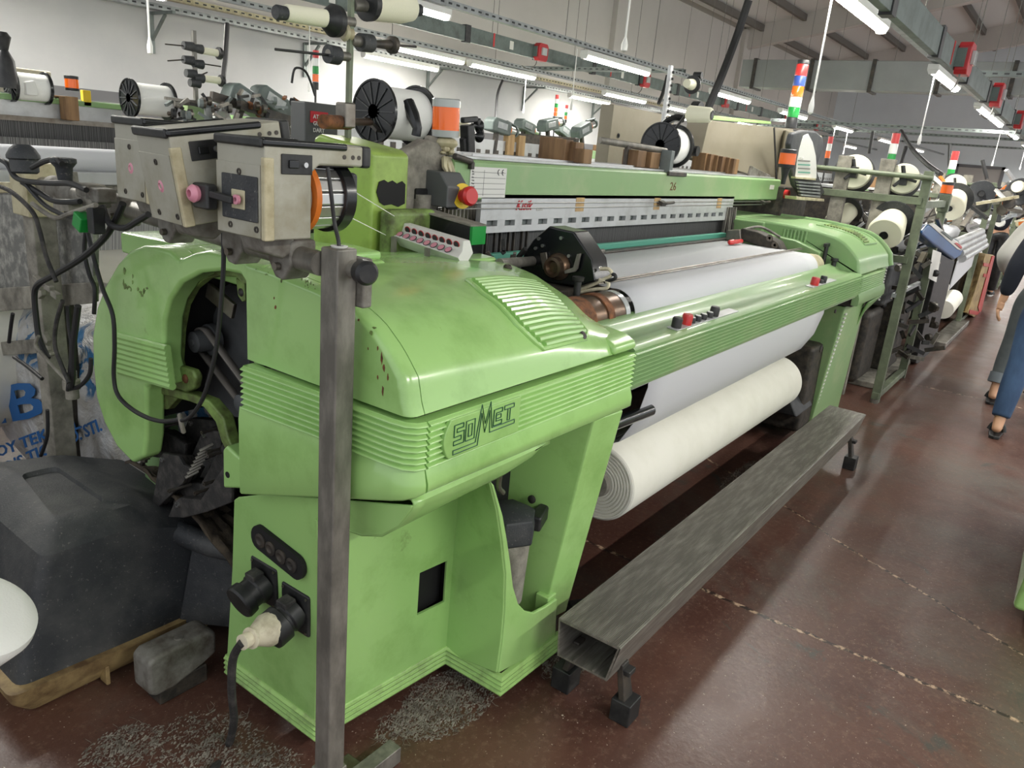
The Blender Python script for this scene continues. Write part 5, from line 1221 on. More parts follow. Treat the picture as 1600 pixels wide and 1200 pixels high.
    m = MB(); m.lathe([(0, .062), (.006, .073), (.03, .074), (.036, .060), (.036, .05), (0, .05)], (.190, 0, dz), (1, 0, 0), 40); m.build('brake_ring', 'black_gloss', F_)
    m = MB(); m.box(.15, .232, -.05, .05, dz + .06, H_ - .04); m.build('sensor_block', 'bin_black', F_, bevel=.006)
    m = MB(); m.box(.222, .245, -.05, .02, .05, .125); m.build('sensor_arm', 'bin_black', F_, bevel=.008)
    # mount below
    m = MB(); m.prism([(.02, 0), (.10, 0), (.10, -.03), (.075, -.045), (.03, -.03)], 1, -.03, .04); m.build('mount', 'cast', F_, bevel=.006)
    F_.location = o; F_.rotation_euler = (pitch[0], pitch[1], rot)
    return F_
feeder('Grey weft feeder nearest the camera, with the pink ringed guide arm and orange drum ring', (.875, 1.267, 1.397), math.radians(0), (0, 0), eye='arm')
feeder('Tilted grimy weft feeder in the middle of the three on the tube', (.845, 1.462, 1.398), math.radians(-6), (0, math.radians(-9)))
feeder('Grey weft feeder farthest left on the tube, mostly hidden by the tilted one', (.925, 1.745, 1.410), math.radians(-3), (0, 0))
# little black power lead from the first feeder down into the post
m = MB(); m.tube([P(512, 262, X=1.0), P(517, 300, X=1.0), P(523, 350, X=1.01), Vector((PX, PY, 1.387)), Vector((PX, PY, 1.30))], .004, 8, 5)
tag(m.build('cable', 'rubber'), 'Thin black lead from the near feeder down into the square post', 'cable')
# long hanging cables in front of the loom end
def wire(px, X, r_, lab, mat='rubber', name='cable'):
    m = MB(); m.tube([P(a, b_, X=X if not isinstance(X, (list, tuple)) else X[i]) for i, (a, b_) in enumerate(px)], r_, 8, 6); return tag(m.build(name, mat), lab, 'cable')
wire([(349, 362), (349, 420), (343, 500), (335, 560), (318, 620), (298, 650), (284, 657)], .98, .0052, 'Thin black cable falling from the near feeder across the drive opening')
wire([(134, 350), (146, 400), (160, 450), (176, 492), (179, 540), (178, 590), (186, 620), (215, 645), (250, 658), (284, 655)], 1.0, .0060, 'Black cable running down the front of the rounded green housing')
m = MB(); m.tube([P(281, 648, X=.99), P(283, 660, X=.98), P(287, 675, X=.99)], .006, 8, 3); tag(m.build('cable_tie', 'dusty_grey'), 'Dusty tie joining the two black cables in front of the lever plates', 'cable tie')
wire([(192, 318), (180, 345), (160, 375), (125, 405), (80, 432), (60, 444), (54, 460), (57, 500), (62, 530), (75, 560)], .95, .0085, 'Thick black cable looping from the tube to the left support post')
# ---- left support post with cables and dusty sheet metal box
LS = thing('tube_stand', 'Dusty whitish metal post at the left holding the feeder tube and many cables', 'stand', (.95, 2.3, 0))
lx, ly = 1.09, 2.63
m = MB(); m.prism([(lx - .035, ly - .035), (lx + .035, ly - .035), (lx + .035, ly + .035), (lx - .035, ly + .035)], 2, 0, 1.40); m.build('post', 'dusty_grey', LS, bevel=.004)
m = MB(); m.box(lx - .055, lx + .05, ly - .06, ly + .05, 1.27, 1.43); m.build('post_head', 'feeder_cream', LS, bevel=.004)
m = MB(); m.slab([P(83, 300, X=lx - .04), P(98, 268, X=lx - .04), P(108, 330, X=lx - .04), P(83, 330, X=lx - .04)], (.04, 0, 0)); m.build('gusset', 'dusty_grey', LS)
m = MB(); m.lathe([(0, .036), (.06, .040), (.07, .034), (.16, .036), (.18, .028)], Vector((1.085, 2.50, 1.366)), (ta - tb), 24); m.build('tube_sleeve', 'cast', LS)
for a, b_, mt in ((142, 298, 'dusty_grey'), (150, 312, 'dusty_grey'), (158, 305, 'cast')): 
    q = P(a, b_, X=.95); m = MB(); m.bar(q + Vector((-.0, .03, 0)), q + Vector((0, -.03, 0)), .05, .035); m.build('clamp_block', mt, LS, bevel=.006)
random.seed(21)
for k in range(8):
    q = P(58 + 28 * random.random(), 440 + 28 * random.random(), X=lx - .06); m = MB(); m.bar(q, q + Vector((0, random.uniform(-.04, .04), random.uniform(-.02, .02))), .018, .018); m.build('clamp_bolt', 'dusty_grey', LS, bevel=.003)
for k in range(6):
    q = P(60 + 22 * random.random(), 530 + 24 * random.random(), X=lx - .06); m = MB(); m.bar(q, q + Vector((0, random.uniform(-.03, .03), random.uniform(-.03, .03))), .016, .016); m.build('clamp_bolt', 'dusty_grey', LS, bevel=.003)
m = MB(); q = P(105, 600, X=lx - .02); m.lathe([(0, .020), (.03, .020), (.032, .026), (.06, .026), (.065, .018), (.09, .018)], q + Vector((0, -.03, -.04)), (0, 0, 1), 16); m.build('cable_gland', 'dusty_grey', LS)
DP = thing('dusty_panel', 'Dust-speckled grey sheet metal panel standing behind the left post', 'panel', (.9, 2.6, 1.0))
bx = 1.165
m = MB(); m.slab([P(-60, 300, X=bx), P(-60, 492, X=bx), P(145, 472, X=bx), P(145, 310, X=bx)], (.02, 0, 0)); m.build('sheet', 'dusty_panel', DP, bevel=.002)
m = MB(); m.slab([P(-60, 454, X=bx - .012), P(-60, 492, X=bx - .012), P(145, 474, X=bx - .012), P(145, 441, X=bx - .012)], (.012, 0, 0)); m.build('lower_flange', 'dusty_grey', DP, bevel=.003)
m = MB(); m.slab([P(-60, 285, X=bx - .01), P(-60, 303, X=bx - .01), P(60, 300, X=bx - .01), P(60, 284, X=bx - .01)], (.05, 0, 0)); m.build('upper_flange', 'feeder_cream', DP, bevel=.003)
m = MB(); m.slab([P(-60, 540, X=bx), P(-60, 560, X=bx), P(58, 552, X=bx), P(58, 530, X=bx)], (.03, 0, 0)); m.build('lower_rail', 'dusty_grey', DP, bevel=.003)
m = MB(); m.box(bx + .02, bx + .06, 2.75, 2.79, 0, 1.1); m.build('panel_upright', 'dark_iron', DP)
for a, b_ in ((37, 250), (100, 262)):
    CP = thing('connector', 'Black round cable connector %s' % ('on top of the left post' if a == 37 else 'right of the left post head'), 'connector', P(a, b_, X=.93))
    q = P(a, b_, X=.93); m = MB(); m.lathe([(-.035, .028), (-.03, .034), (.0, .034), (.004, .040), (.012, .040), (.03, .030), (.04, .018)] if a == 37 else [(-.035, .016), (-.0, .020), (.012, .030), (.022, .030), (.025, .02)], q, (0, .05, 1), 20); m.build('shell', 'bin_black', CP)
wire([(-10, 245), (10, 255), (22, 275), (40, 283), (80, 286), (110, 287), (135, 297)], .90, .007, 'Black cable lying across the head of the left post')
wire([(50, 262), (70, 252), (88, 249), (97, 256)], .91, .007, 'Black cable arching between the two round connectors', )
wire([(-10, 288), (18, 300), (50, 330), (62, 360), (72, 400), (88, 440)], .91, .006, 'White-streaked black cable sagging over the dusty panel', 'black_dusty')
wire([(35, 285), (60, 300), (85, 314), (125, 315)], .91, .007, 'Black cable crossing just under the post head')
wire([(50, 318), (85, 340), (110, 333), (135, 325), (150, 320)], .90, .006, 'Grey dusty cable drooping beside the post', 'dusty_grey')
wire([(42, 290), (70, 320), (100, 336), (122, 340)], .905, .006, 'Black cable ending at the green block')
wire([(160, 322), (172, 350), (195, 356), (215, 345), (232, 335)], .93, .0075, 'Black cable looping below the feeder clamps')
wire([(134, 362), (132, 395), (140, 430), (148, 452), (147, 490)], 1.0, .006, 'Black cable dropping behind the round housing edge')
wire([(20, 490), (17, 510), (14, 535)], 1.0, .006, 'Short black cable below the dusty panel')
wire([(22, 558), (42, 572), (66, 592)], 1.0, .006, 'Black cable leaving the lower rail to the post')
wire([(106, 478), (108, 510), (112, 545), (108, 590), (106, 610)], .95, .006, 'Left one of two black cables dropping from the panel flange')
wire([(122, 478), (118, 510), (114, 545), (113, 590), (110, 605)], .95, .009, 'Right, thicker one of two black cables dropping from the panel flange')
wire([(98, 470), (88, 505), (86, 540), (96, 570), (108, 598)], .93, .006, 'Black cable curling along the left post', 'black_dusty')
wire([(60, 525), (56, 540), (72, 560), (90, 580), (106, 596)], .93, .005, 'Pale knotted string tied round the left post', 'dusty_grey')
wire([(142, 560), (140, 585), (125, 603), (108, 608)], .96, .006, 'Black cable rising from the gland behind the housing')
wire([(74, 640), (74, 680), (64, 712)], 1.02, .006, 'Black cable going down behind the post to the bin')
m = MB(); q = P(129, 348, X=.90); m.bar(q + Vector((0, .018, .010)), q + Vector((0, -.018, -.006)), .03, .038); tag(m.build('cable_marker', 'tower_green', bevel=.003), 'Small bright green plastic block on the cables', 'marker')
m = MB(); q = P(150, 342, X=.91); m.bar(q + Vector((0, .0, .03)), q + Vector((0, .0, -.035)), .03, .03); tag(m.build('ferrite_block', 'black', bevel=.003), 'Small black block hanging next to the green one', 'connector')
# ---- printed plastic sack behind
SK = thing('printed_sack', 'Crumpled white plastic sack printed with large blue letters behind the left post', 'sack', (1.2, 2.75, 0))
random.seed(4)
rings = []
for i in range(19):
    t = i / 18; r_ = []
    for k in range(28):
        a = 2 * PI * k / 28
        ry, rz = .62, .50
        yy = 2.90 + (lerp(-.82, .9, t)); e = (1 - abs(2 * t - 1) ** 3.2) ** .5 if 0 < t < 1 else .05
        wob = .005 * math.sin(9 * t + 3 * a) + .003 * math.sin(21 * t - 5 * a)
        ca, sa = math.cos(a), math.sin(a); pw = lambda v: math.copysign(abs(v) ** .75, v)
        r_.append(Vector((1.50 + pw(ca) * (.30 * (.55 + .45 * e) + wob), yy, max(0.005, .46 + pw(sa) * (.455 * (.6 + .4 * e) + wob)))))
    rings.append(r_)
m = MB(); m.rings(rings, True)
sm_ = bpy.data.materials.new('sack_plastic'); sm_.use_nodes = True; MATS['sack'] = sm_
nt = sm_.node_tree; N = nt.nodes; L = nt.links; b = N['Principled BSDF']; tc = N.new('ShaderNodeTexCoord')
b.inputs['Roughness'].default_value = .38
sp = N.new('ShaderNodeSeparateXYZ'); L.new(tc.outputs['Object'], sp.inputs[0])
nn_ = noise(5, 5, .6, dist=1.2)
hgt = math_('ADD', math_('SUBTRACT', sp.outputs[2], .62), math_('MULTIPLY', math_('SUBTRACT', nn_, .5), .12))
band = math_('MULTIPLY', ramp(hgt, .0, .03), ramp(hgt, .19, .22, (1, 1, 1, 1), (0, 0, 0, 1)))
streak = ramp(noise(7, 3, .5, dist=2.5), .5, .56)
c = mixc(ramp(noise(4, 6, .6, dist=1.5), .4, .62), rgb((206, 206, 206)), rgb((172, 168, 160)))
L.new(mixc(math_('MULTIPLY', band, streak), c, rgb((44, 104, 150))), b.inputs['Base Color'])
bp = N.new('ShaderNodeBump'); bp.inputs['Strength'].default_value = .8; bp.inputs['Distance'].default_value = .03; L.new(noise(7, 5, .6, dist=2.0), bp.inputs['Height']); L.new(bp.outputs[0], b.inputs['Normal'])
m.build('sack_body', 'sack', SK)
SX = 1.185
def onsack(px, py): return P(px, py, X=SX)
def sacktext(body, a, b_, size, w=1.0):
    A = onsack(*a); B = onsack(*b_); ux = (B - A).normalized(); n_ = Vector((-1, 0, 0)); uy = n_.cross(ux); text('sack_lettering', body, size, A, ux, uy, 'print_blue', SK, depth=.001, bold=size * .02, fit=(B - A).length)
sacktext('IB', (-8, 662), (72, 648), .20, 1.25)
sacktext('IBOY TEKSTIL', (-20, 720), (128, 668), .062, 1.1)
sacktext('DIS TIC.', (10, 738), (84, 706), .062, 1.1)
sacktext('LTD. STI.', (96, 700), (160, 672), .062, 1.1)
# white rolled sheet hanging behind the housing (stored cloth)
# ---- black plastic bin cover on a beige base
BN = thing('machine_cover', 'Black moulded plastic cover with sunken lid on a chipped beige base', 'machine cover', (.95, 2.2, 0))
tp_ = [Vector((.715, 1.90, .10)), Vector((1.29, 1.965, .10)), Vector((1.42, 2.5, .10)), Vector((.66, 2.75, .10))]
def ring(z, pts): return [Vector((x, y, z)) for x, y in pts]
def rnd(pts, r_=.04, n=4):
    """round the corners of a plan polygon"""
    out = []
    for i, p in enumerate(pts):
        p = Vector(p); a = Vector(pts[i - 1]); b_ = Vector(pts[(i + 1) % len(pts)]); d0 = (a - p).normalized(); d1 = (b_ - p).normalized()
        s0 = p + d0 * r_; s1 = p + d1 * r_
        for k in range(n + 1):
            t = k / n; out.append(tuple((s0 * (1 - t) ** 2 + p * 2 * t * (1 - t) + s1 * t * t)))
    return out
def rnd3(pts, r_=.035, n=4):
    out = []
    for i, p in enumerate(pts):
        p = Vector(p); a = Vector(pts[i - 1]); b_ = Vector(pts[(i + 1) % len(pts)]); q = min(r_, .45 * (a - p).length, .45 * (b_ - p).length)
        s0 = p + (a - p).normalized() * q; s1 = p + (b_ - p).normalized() * q
        for k in range(n + 1): t = k / n; out.append(s0 * (1 - t) ** 2 + p * 2 * t * (1 - t) + s1 * t * t)
    return out
bot_ = [(.650, 1.975, .095), (.96, 1.960, .095), (1.12, 1.958, .095), (1.29, 1.957, .095), (1.46, 2.5, .095), (.66, 2.72, .095)]
sh_ = [(.755, 1.995, .455), (.96, 1.985, .462), (1.08, 1.985, .428), (1.30, 1.965, .355), (1.45, 2.40, .385), (.77, 2.68, .46)]
mid_ = [tuple(lerp(a, b_, .86) + (0, -.012, 0)[k] * 0 for k, (a, b_) in enumerate(zip(p, q))) for p, q in zip(bot_, sh_)]
to_ = [(.800, 2.050, .497), (.97, 2.045, .504), (1.035, 2.05, .498), (1.060, 2.12, .502), (1.06, 2.52, .502), (.86, 2.60, .500)]
li_ = [(.838, 2.108, .505), (.92, 2.102, .506), (.968, 2.102, .505), (.985, 2.13, .506), (.99, 2.44, .506), (.89, 2.45, .505)]
l2_ = [(a * .95 + .046, b_ * .96 + .09, .492) for a, b_, c_ in li_]
m = MB(); m.rings([rnd3(bot_), rnd3(mid_), rnd3(sh_), rnd3(to_), rnd3(li_, .03), rnd3(l2_, .025)], True); m.build('cover_shell', 'bin_black', BN, angle=34)
m = MB(); m.rings([[Vector((x, y, .005)) for x, y in rnd([(.68, 2.0), (1.25, 2.0), (1.4, 2.5), (.70, 2.70)], .03)], [Vector((x, y, .07)) for x, y in rnd([(.635, 1.955), (1.28, 1.94), (1.45, 2.52), (.65, 2.76)], .03)], [Vector((x, y, .112)) for x, y in rnd([(.625, 1.950), (1.30, 1.932), (1.46, 2.53), (.64, 2.77)], .03)]], True); m.build('base_tray', 'beige_base', BN, angle=35)
for t in (.28, .55): 
    x = lerp(.72, 1.27, t); m = MB(); m.box(x - .006, x + .006, 1.945, 1.985, .01, .072); m.build('base_rib', 'beige_base', BN, bevel=.003)
# trough of lint between the cover and the lever plates
m = MB(); g_ = 20
vs = []; fs = []
for i in range(g_):
    for j in range(g_):
        x = lerp(1.12, 1.46, i / (g_ - 1)); y = lerp(1.66, 2.26, j / (g_ - 1)); vs.append((x, y, .40 + .15 * (j / (g_ - 1)) ** .6 - .05 * math.sin(PI * i / (g_ - 1)) + .018 * math.sin(13 * x + 9 * y) + random.uniform(-.01, .01)))
for i in range(g_ - 1):
    for j in range(g_ - 1): a = i * g_ + j; fs.append((a, a + 1, a + g_ + 1, a + g_))
m.add(vs, fs); o = tag(m.build('lint_pile', 'lint_brown', solid=.01), 'Brown lint and fluff heaped between the black cover and the lever plates', 'lint', kind='stuff')
m = MB(); m.tube([(1.30, 1.66, .40), (1.24, 1.76, .375), (1.18, 1.88, .37), (1.14, 2.00, .385)], .035, 12, 4); m.build('cover_lip', 'bin_black', BN)
m = MB(); m.slab([(1.10, 1.957, .10), (1.30, 1.66, .10), (1.32, 1.66, .375), (1.16, 1.957, .37)], (.02, .01, 0)); m.build('cover_side', 'bin_black', BN, bevel=.006)
# cast metal block on the floor bar
MB_ = thing('cast_bracket', 'Dusty cast aluminium bracket standing between black cover and green end', 'bracket', (1.05, 1.76, 0))
m = MB(); m.prism([(.90, .055), (.90, .155), (.92, .17), (1.09, .17), (1.11, .155), (1.11, .085), (1.06, .065), (.97, .04), (.92, .04)], 1, 1.765, 1.855); m.build('block', 'cast', MB_, bevel=.012, seg=3)
m = MB(); m.lathe([(0, .012), (.004, .012), (.004, .006)], (1.01, 1.80, .17), (0, 0, 1), 14); m.build('bolt', 'steel_worn', MB_)
m = MB(); m.box(.93, 1.08, 1.77, 1.84, 0, .06); m.build('support', 'dark_iron', MB_, bevel=.006)
# ---- creel with a big white cone at the lower left edge
CN = thing('yarn_cone', 'Large white yarn cone at the lower left corner, close to the camera', 'yarn cone', (.42, 1.36, .62))
c0 = P(-38, 952, X=.46)
rt_ = Vector((RW[0][0], RW[1][0], RW[2][0])); ax_ = (Vector((0, 0, 1)) + rt_ * .55).normalized()
m = MB(); m.lathe([(-.21, .0), (-.21, .040), (-.20, .046), (-.05, .108), (-.030, .116), (-.012, .114), (.0, .100), (.006, .08), (.006, .03), (-.004, .022), (-.004, 0)], c0, ax_, 56); m.build('wound_yarn', 'yarn_white', CN)
m = MB(); m.lathe([(-.02, .010), (.0, .018), (.012, .018), (.012, .012), (-.02, .008)], c0, ax_, 24); m.build('paper_core', 'wood_light', CN)
CS = thing('cone_stand', 'Slim dark stand holding the white cone at the lower left edge', 'stand', (c0.x, c0.y + .3, 0))
m = MB(); m.cyl(c0 - ax_ * .19, c0 - ax_ * .32, .010); m.build('peg', 'steel', CS)
q = c0 - ax_ * .30; m = MB(); m.box(q.x - .02, q.x + .02, q.y - .02, q.y + .02, 0, q.z + .03); m.build('upright', 'dark_metal', CS, bevel=.003)
m = MB(); m.box(q.x - .12, q.x + .12, q.y - .12, q.y + .12, 0, .02); m.build('base', 'dark_metal', CS, bevel=.004)
# ---- lint on the floor
def lint(cx, cy, rx, ry, n, seed, lab, hz=.02):
    random.seed(seed); m = MB()
    for k in range(n // 2):
        a = random.uniform(0, 2 * PI); d = random.random() ** .6; x = cx + rx * d * math.cos(a); y = cy + ry * d * math.sin(a); an = random.uniform(0, 2 * PI)
        m.tube([Vector((x + .012 * q * math.cos(an + .5 * q * (k % 3 - 1)), y + .012 * q * math.sin(an + .5 * q * (k % 3 - 1)), .0015 + .004 * (q % 2))) for q in range(4)], .0006, 3)
    for k in range(n * 4):
        a = random.uniform(0, 2 * PI); d = random.random() ** .6; x = cx + rx * d * math.cos(a); y = cy + ry * d * math.sin(a)
        s_ = random.uniform(.0015, .0065); h_ = .35 * hz * random.uniform(.2, 1) * (1.1 - d); yaw = random.uniform(0, PI)
        pts = []
        for q in range(7):
            an = 2 * PI * q / 7 + yaw; rr = s_ * random.uniform(.5, 1.3); pts.append(Vector((x + rr * math.cos(an), y + rr * .6 * math.sin(an + .4), .001)))
        t_ = Vector((x, y, h_ + .002)); i0 = len(m.v); m.v += pts + [t_]; 
        for q in range(7): m.f.append([i0 + q, i0 + (q + 1) % 7, i0 + 7])
    return tag(m.build('floor_lint', 'lint_grey'), lab, 'lint', kind='stuff')
lint(1.50, 1.18, .20, .11, 460, 1, 'Grey lint drifted on the floor in front of the loom end')
lint(1.36, 1.22, .12, .05, 110, 12, 'Thin grey lint by the base bar of the square post')
lint(1.98, 1.02, .18, .08, 380, 2, 'Grey lint between the footboard and the green leg')
lint(2.5, 1.03, .22, .08, 330, 3, 'Grey lint in a streak under the near part of the cloth roll')
lint(3.15, 1.08, .34, .09, 520, 4, 'Grey lint under the middle of the cloth roll')
lint(3.9, 1.12, .4, .10, 420, 5, 'Grey lint under the far part of the cloth roll')
lint(.92, 1.52, .14, .18, 260, 6, 'Pale lint and thread scraps on the floor at the bottom left')
lint(.78, 1.70, .10, .08, 130, 7, 'Pale lint beside the beige base')
lint(1.0, 1.36, .07, .1, 60, 8, 'Loose threads by the power cable on the floor')
# corner of the next green loom across the aisle
q = P(1598, 866, Z=.3)
NB = thing('neighbouring_loom', 'Green cover corner of another loom poking in at the right edge', 'loom', (q.x, q.y - .5, 0))
bl = Vector((q.x + .02, q.y - .02))
m = MB(); m.prism([(bl.y, .06), (bl.y - .9, .06), (bl.y - .9, 1.06), (bl.y - .16, 1.06), (bl.y - .10, .9), (bl.y - .02, .42)], 0, bl.x, bl.x + 1.2); m.build('end_cover', 'green', NB, bevel=.02, seg=3)
for k in range(4): m = MB(); m.bar((bl.x - .004, bl.y - .02, .16 + .035 * k), (bl.x - .004, bl.y - .5, .16 + .035 * k), .012, .014); m.build('cover_rib', 'green', NB, bevel=.004)
# ================================================================== things standing on the near loom
random.seed(9)
# wooden blocks on the top plate
def block(px, py0, py1, y, wpx, mat, lab, lean=0):
    b0 = P(px, py1, Y=y); t0 = P(px, py0, Y=y); w_ = abs(P(px + wpx, py1, Y=y).x - P(px, py1, Y=y).x)
    z0 = 1.558
    m = MB(); m.box(b0.x - w_ / 2, b0.x + w_ / 2, y - .045, y + .045, z0, max(z0 + .05, t0.z)); tag(m.build('wooden_block', mat, bevel=.004), lab, 'wooden block', 'wooden blocks along the top beam')
block(859, 214, 248, 2.02, 12, 'wood', 'Worn wooden block, leftmost of the nearest bunch on the top beam')
block(874, 217, 252, 1.96, 12, 'wood', 'Worn wooden block, second from the left of the nearest bunch')
block(890, 221, 256, 1.93, 13, 'wood', 'Worn wooden block, third of the nearest bunch')
block(904, 232, 260, 1.88, 13, 'wood', 'Short wooden block at the right end of the nearest bunch')
block(989, 234, 262, 1.92, 13, 'wood', 'Left one of two wooden blocks under the grey rail bar')
block(1010, 237, 266, 1.90, 14, 'wood', 'Right one of two wooden blocks under the grey rail bar')
for k in range(6): block(1092 + 9 * k, 238 + 1.8 * k, 264 + 2 * k, 2.02 - .025 * k, 8 if k % 2 else 5, 'wood', 'Thin wooden block, number %s from the left in the farthest bunch' % ['one', 'two', 'three', 'four', 'five', 'six'][k])
# orange warning lamps
def lamp(c_, r_, h_, lab, wrap=False):
    L_ = thing('warning_lamp', lab, 'warning lamp', c_, 'orange warning lamps')
    ax = Vector((-.04, 0, 1)).normalized() if wrap else Vector((0, 0, 1))
    m = MB(); m.lathe([(0, r_ * .95), (h_ * .18, r_), (h_ * .18, r_), (h_ * .18, 0)], c_, ax, 28); m.build('lamp_base', 'clear_grey' if wrap else 'black', L_)
    m = MB(); m.lathe([(h_ * .18, r_ * .96), (h_ * .78, r_ * .96), (h_ * .78, 0)], c_, ax, 28); m.build('lens', 'orange_lamp', L_)
    m = MB(); m.lathe([(h_ * .78, r_), (h_ * .97, r_), (h_, r_ * .9), (h_, 0)], c_, ax, 28); m.build('lamp_cap', 'clear_grey' if wrap else 'black', L_)
    return L_
c_ = P(696, 214, Y=1.85); L1 = lamp(c_, .049, .125, 'Large orange lamp taped to a cast bracket at the left end of the top beam', True)
m = MB(); random.seed(8)
for k in range(26):
    a = random.uniform(0, 2 * PI); h_ = random.uniform(-.075, .005); rr = .032 + .01 * math.sin(h_ * 60)
    m.sphere(c_ + Vector((rr * math.cos(a), rr * math.sin(a), h_)), random.uniform(.010, .020), 7, 5, (1, 1, random.uniform(.5, 1.2)))
for k in range(4): m.tube([c_ + Vector((.01 * k - .02, -.02, -.07)), c_ + Vector((.02 * k - .04, -.04, -.10)), c_ + Vector((.02 * k - .03, -.05, -.125))], [.012, .010, .003], 5)
m.sphere(c_ + Vector((0, 0, -.02)), .045, 14, 8, (1, 1, .5)); m.build('tape_wrap', 'feeder_cream', L1)
m = MB(); m.box(c_.x - .08, c_.x - .0, c_.y + .0, c_.y + .03, c_.z - .09, c_.z + .0); m.build('lamp_bracket', 'dusty_grey', L1, bevel=.01)
c_ = P(1228, 262, X=4.98); L2 = lamp(c_, .052, .11, 'Orange lamp on a black stem at the right end of the top beam')
m = MB(); m.lathe([(0, .03), (-.06, .016), (-.10, .014), (-.10, 0)], c_, (0, 0, 1), 14); m.build('stem', 'black', L2)
# bobbins with black flanges
def bobbin(c_, r_, ln, lab, ax_=(1, 0, 0), group='black flanged selvedge bobbins', yr=.82, rim=None):
    B_ = thing('flanged_bobbin', lab, 'bobbin', c_, group); t = Vector(ax_).normalized(); c_ = Vector(c_)
    for s_ in (0, 1):
        o_ = c_ + t * (ln * s_)
        m = MB(); m.lathe([(-.004, .02), (-.004, r_ * .92), (-.008, r_ * .94), (-.008, r_), (.006, r_), (.006, .02)], o_, t, 40)
        fl = m.build('flange', 'black_gloss', B_)
        if s_ == 0:
            u = t.cross(Vector((0, 0, 1))).normalized(); w_ = t.cross(u)
            m = MB()
            for k in range(14):
                a = 2 * PI * k / 14; dd = u * math.cos(a) + w_ * math.sin(a); m.bar(o_ - t * .006 + dd * r_ * .22, o_ - t * .006 + dd * r_ * .9, .004, .006, up=t)
            m.build('flange_rib', 'bin_black', fl)['kind'] = 'stuff'
            m = MB(); m.lathe([(-.010, r_ * .22), (-.010, 0), (0, 0)], o_, t, 20); m.build('hub_cap', 'dark_metal', fl)
    m = MB(); m.lathe([(.004, r_ * yr), (ln - .004, r_ * yr), (ln - .004, 0)], c_, t, 36); m.build('wound_yarn', 'yarn_white', B_)
    return B_
c_ = P(585, 174, Y=2.5); b1 = bobbin(c_, .130, .25, 'Big black flanged bobbin of white yarn above the green frame tower')
m = MB(); m.cyl(P(537, 190, Y=2.2), P(578, 191, Y=2.45), .014); m.build('axle', 'rusty_steel', b1); m = MB(); m.bar(P(572, 185, X=2.36), P(592, 205, X=2.36), .03, .012); m.build('axle_arm', 'dark_metal', b1)
m = MB(); pts = [P(a, b_, X=2.48) for a, b_ in ((636, 160), (645, 180), (652, 200), (650, 212))]; m.tube(pts, [.03, .028, .02, .02], 8); m.build('follower_arm', 'black_gloss', b1)
c_ = P(1032, 226, Y=2.12); b2 = bobbin(c_, .128, .19, 'Black flanged bobbin of white yarn in front of the beige cabinet')
m = MB(); m.tube([P(a, b_, X=4.35) for a, b_ in ((1030, 202), (1043, 190), (1056, 184), (1068, 186))], .022, 8, 4); m.build('follower_arm', 'black_gloss', b2)
m = MB(); m.cyl(P(1056, 200, X=4.3), P(1080, 168, X=4.3), .008); m.build('arm_rod', 'black', b2)
# support arm holding the bobbins
BS = thing('bobbin_stand', 'Dark upright on the loom carrying the big bobbin behind the tower', 'stand', (2.45, 2.5, 0)); q = P(585, 174, Y=2.5)
m = MB(); m.box(q.x + .08, q.x + .12, 2.60, 2.64, 0, q.z); m.build('upright', 'dark_metal', BS, bevel=.004)
q = P(1032, 226, Y=2.12)
BS = thing('bobbin_stand', 'Pale perforated upright carrying the middle bobbin and small cones', 'stand', (4.5, 2.3, 0))
m = MB(); m.bar(Vector((4.60, 2.26, 0.0)), Vector((4.60, 2.26, 2.16)), .035, .02); m.build('upright', 'aluminium', BS, bevel=.003)
m = MB(); 
for k in range(14): m.box(4.592, 4.608, 2.235, 2.2425, 1.62 + .038 * k, 1.634 + .038 * k)
o = m.build('holes', 'very_dark', BS); o['kind'] = 'stuff'
for (a, b_, r_) in ((1092, 118, .02), (1090, 172, .05), (1096, 178, .03), (1086, 236, .03)):
    q = P(a, b_, X=4.58); m = MB(); m.lathe([(-.02, r_), (.03, r_), (.03, 0)], q, (0, 1, 0), 16); m.build('clamp', 'black', BS)
q = P(1073, 130, X=4.42); m = MB(); m.lathe([(0, .024), (.07, .032), (.07, 0)], q, (1, 0, 0), 22); 
tag(m.build('small_cone', 'yarn'), 'Small cream cone high on the pale perforated upright', 'yarn cone', 'small cones on poles')
m = MB(); m.lathe([(.07, .03), (.074, .052), (.084, .052), (.084, 0)], q, (1, 0, 0), 22); tag(m.build('cone_plate', 'black'), 'Black round plate of the small cone high on the pale upright', 'cone holder')
m = MB(); q = P(1112, 180, X=4.20); m.lathe([(0, .016), (.0, .034), (.01, .040), (.13, .046), (.14, .036), (.14, .0)], q, (-.05, 1, 0), 24); C_ = m.build('small_cone', 'yarn'); tag(C_, 'Cream cone pointing at the camera in front of the right beige cabinet', 'yarn cone', 'small cones on poles')
m = MB(); m.lathe([(-.004, .026), (-.004, .016), (.01, .01)], q, (-.05, 1, 0), 20); m.build('cone_core', 'black', C_)
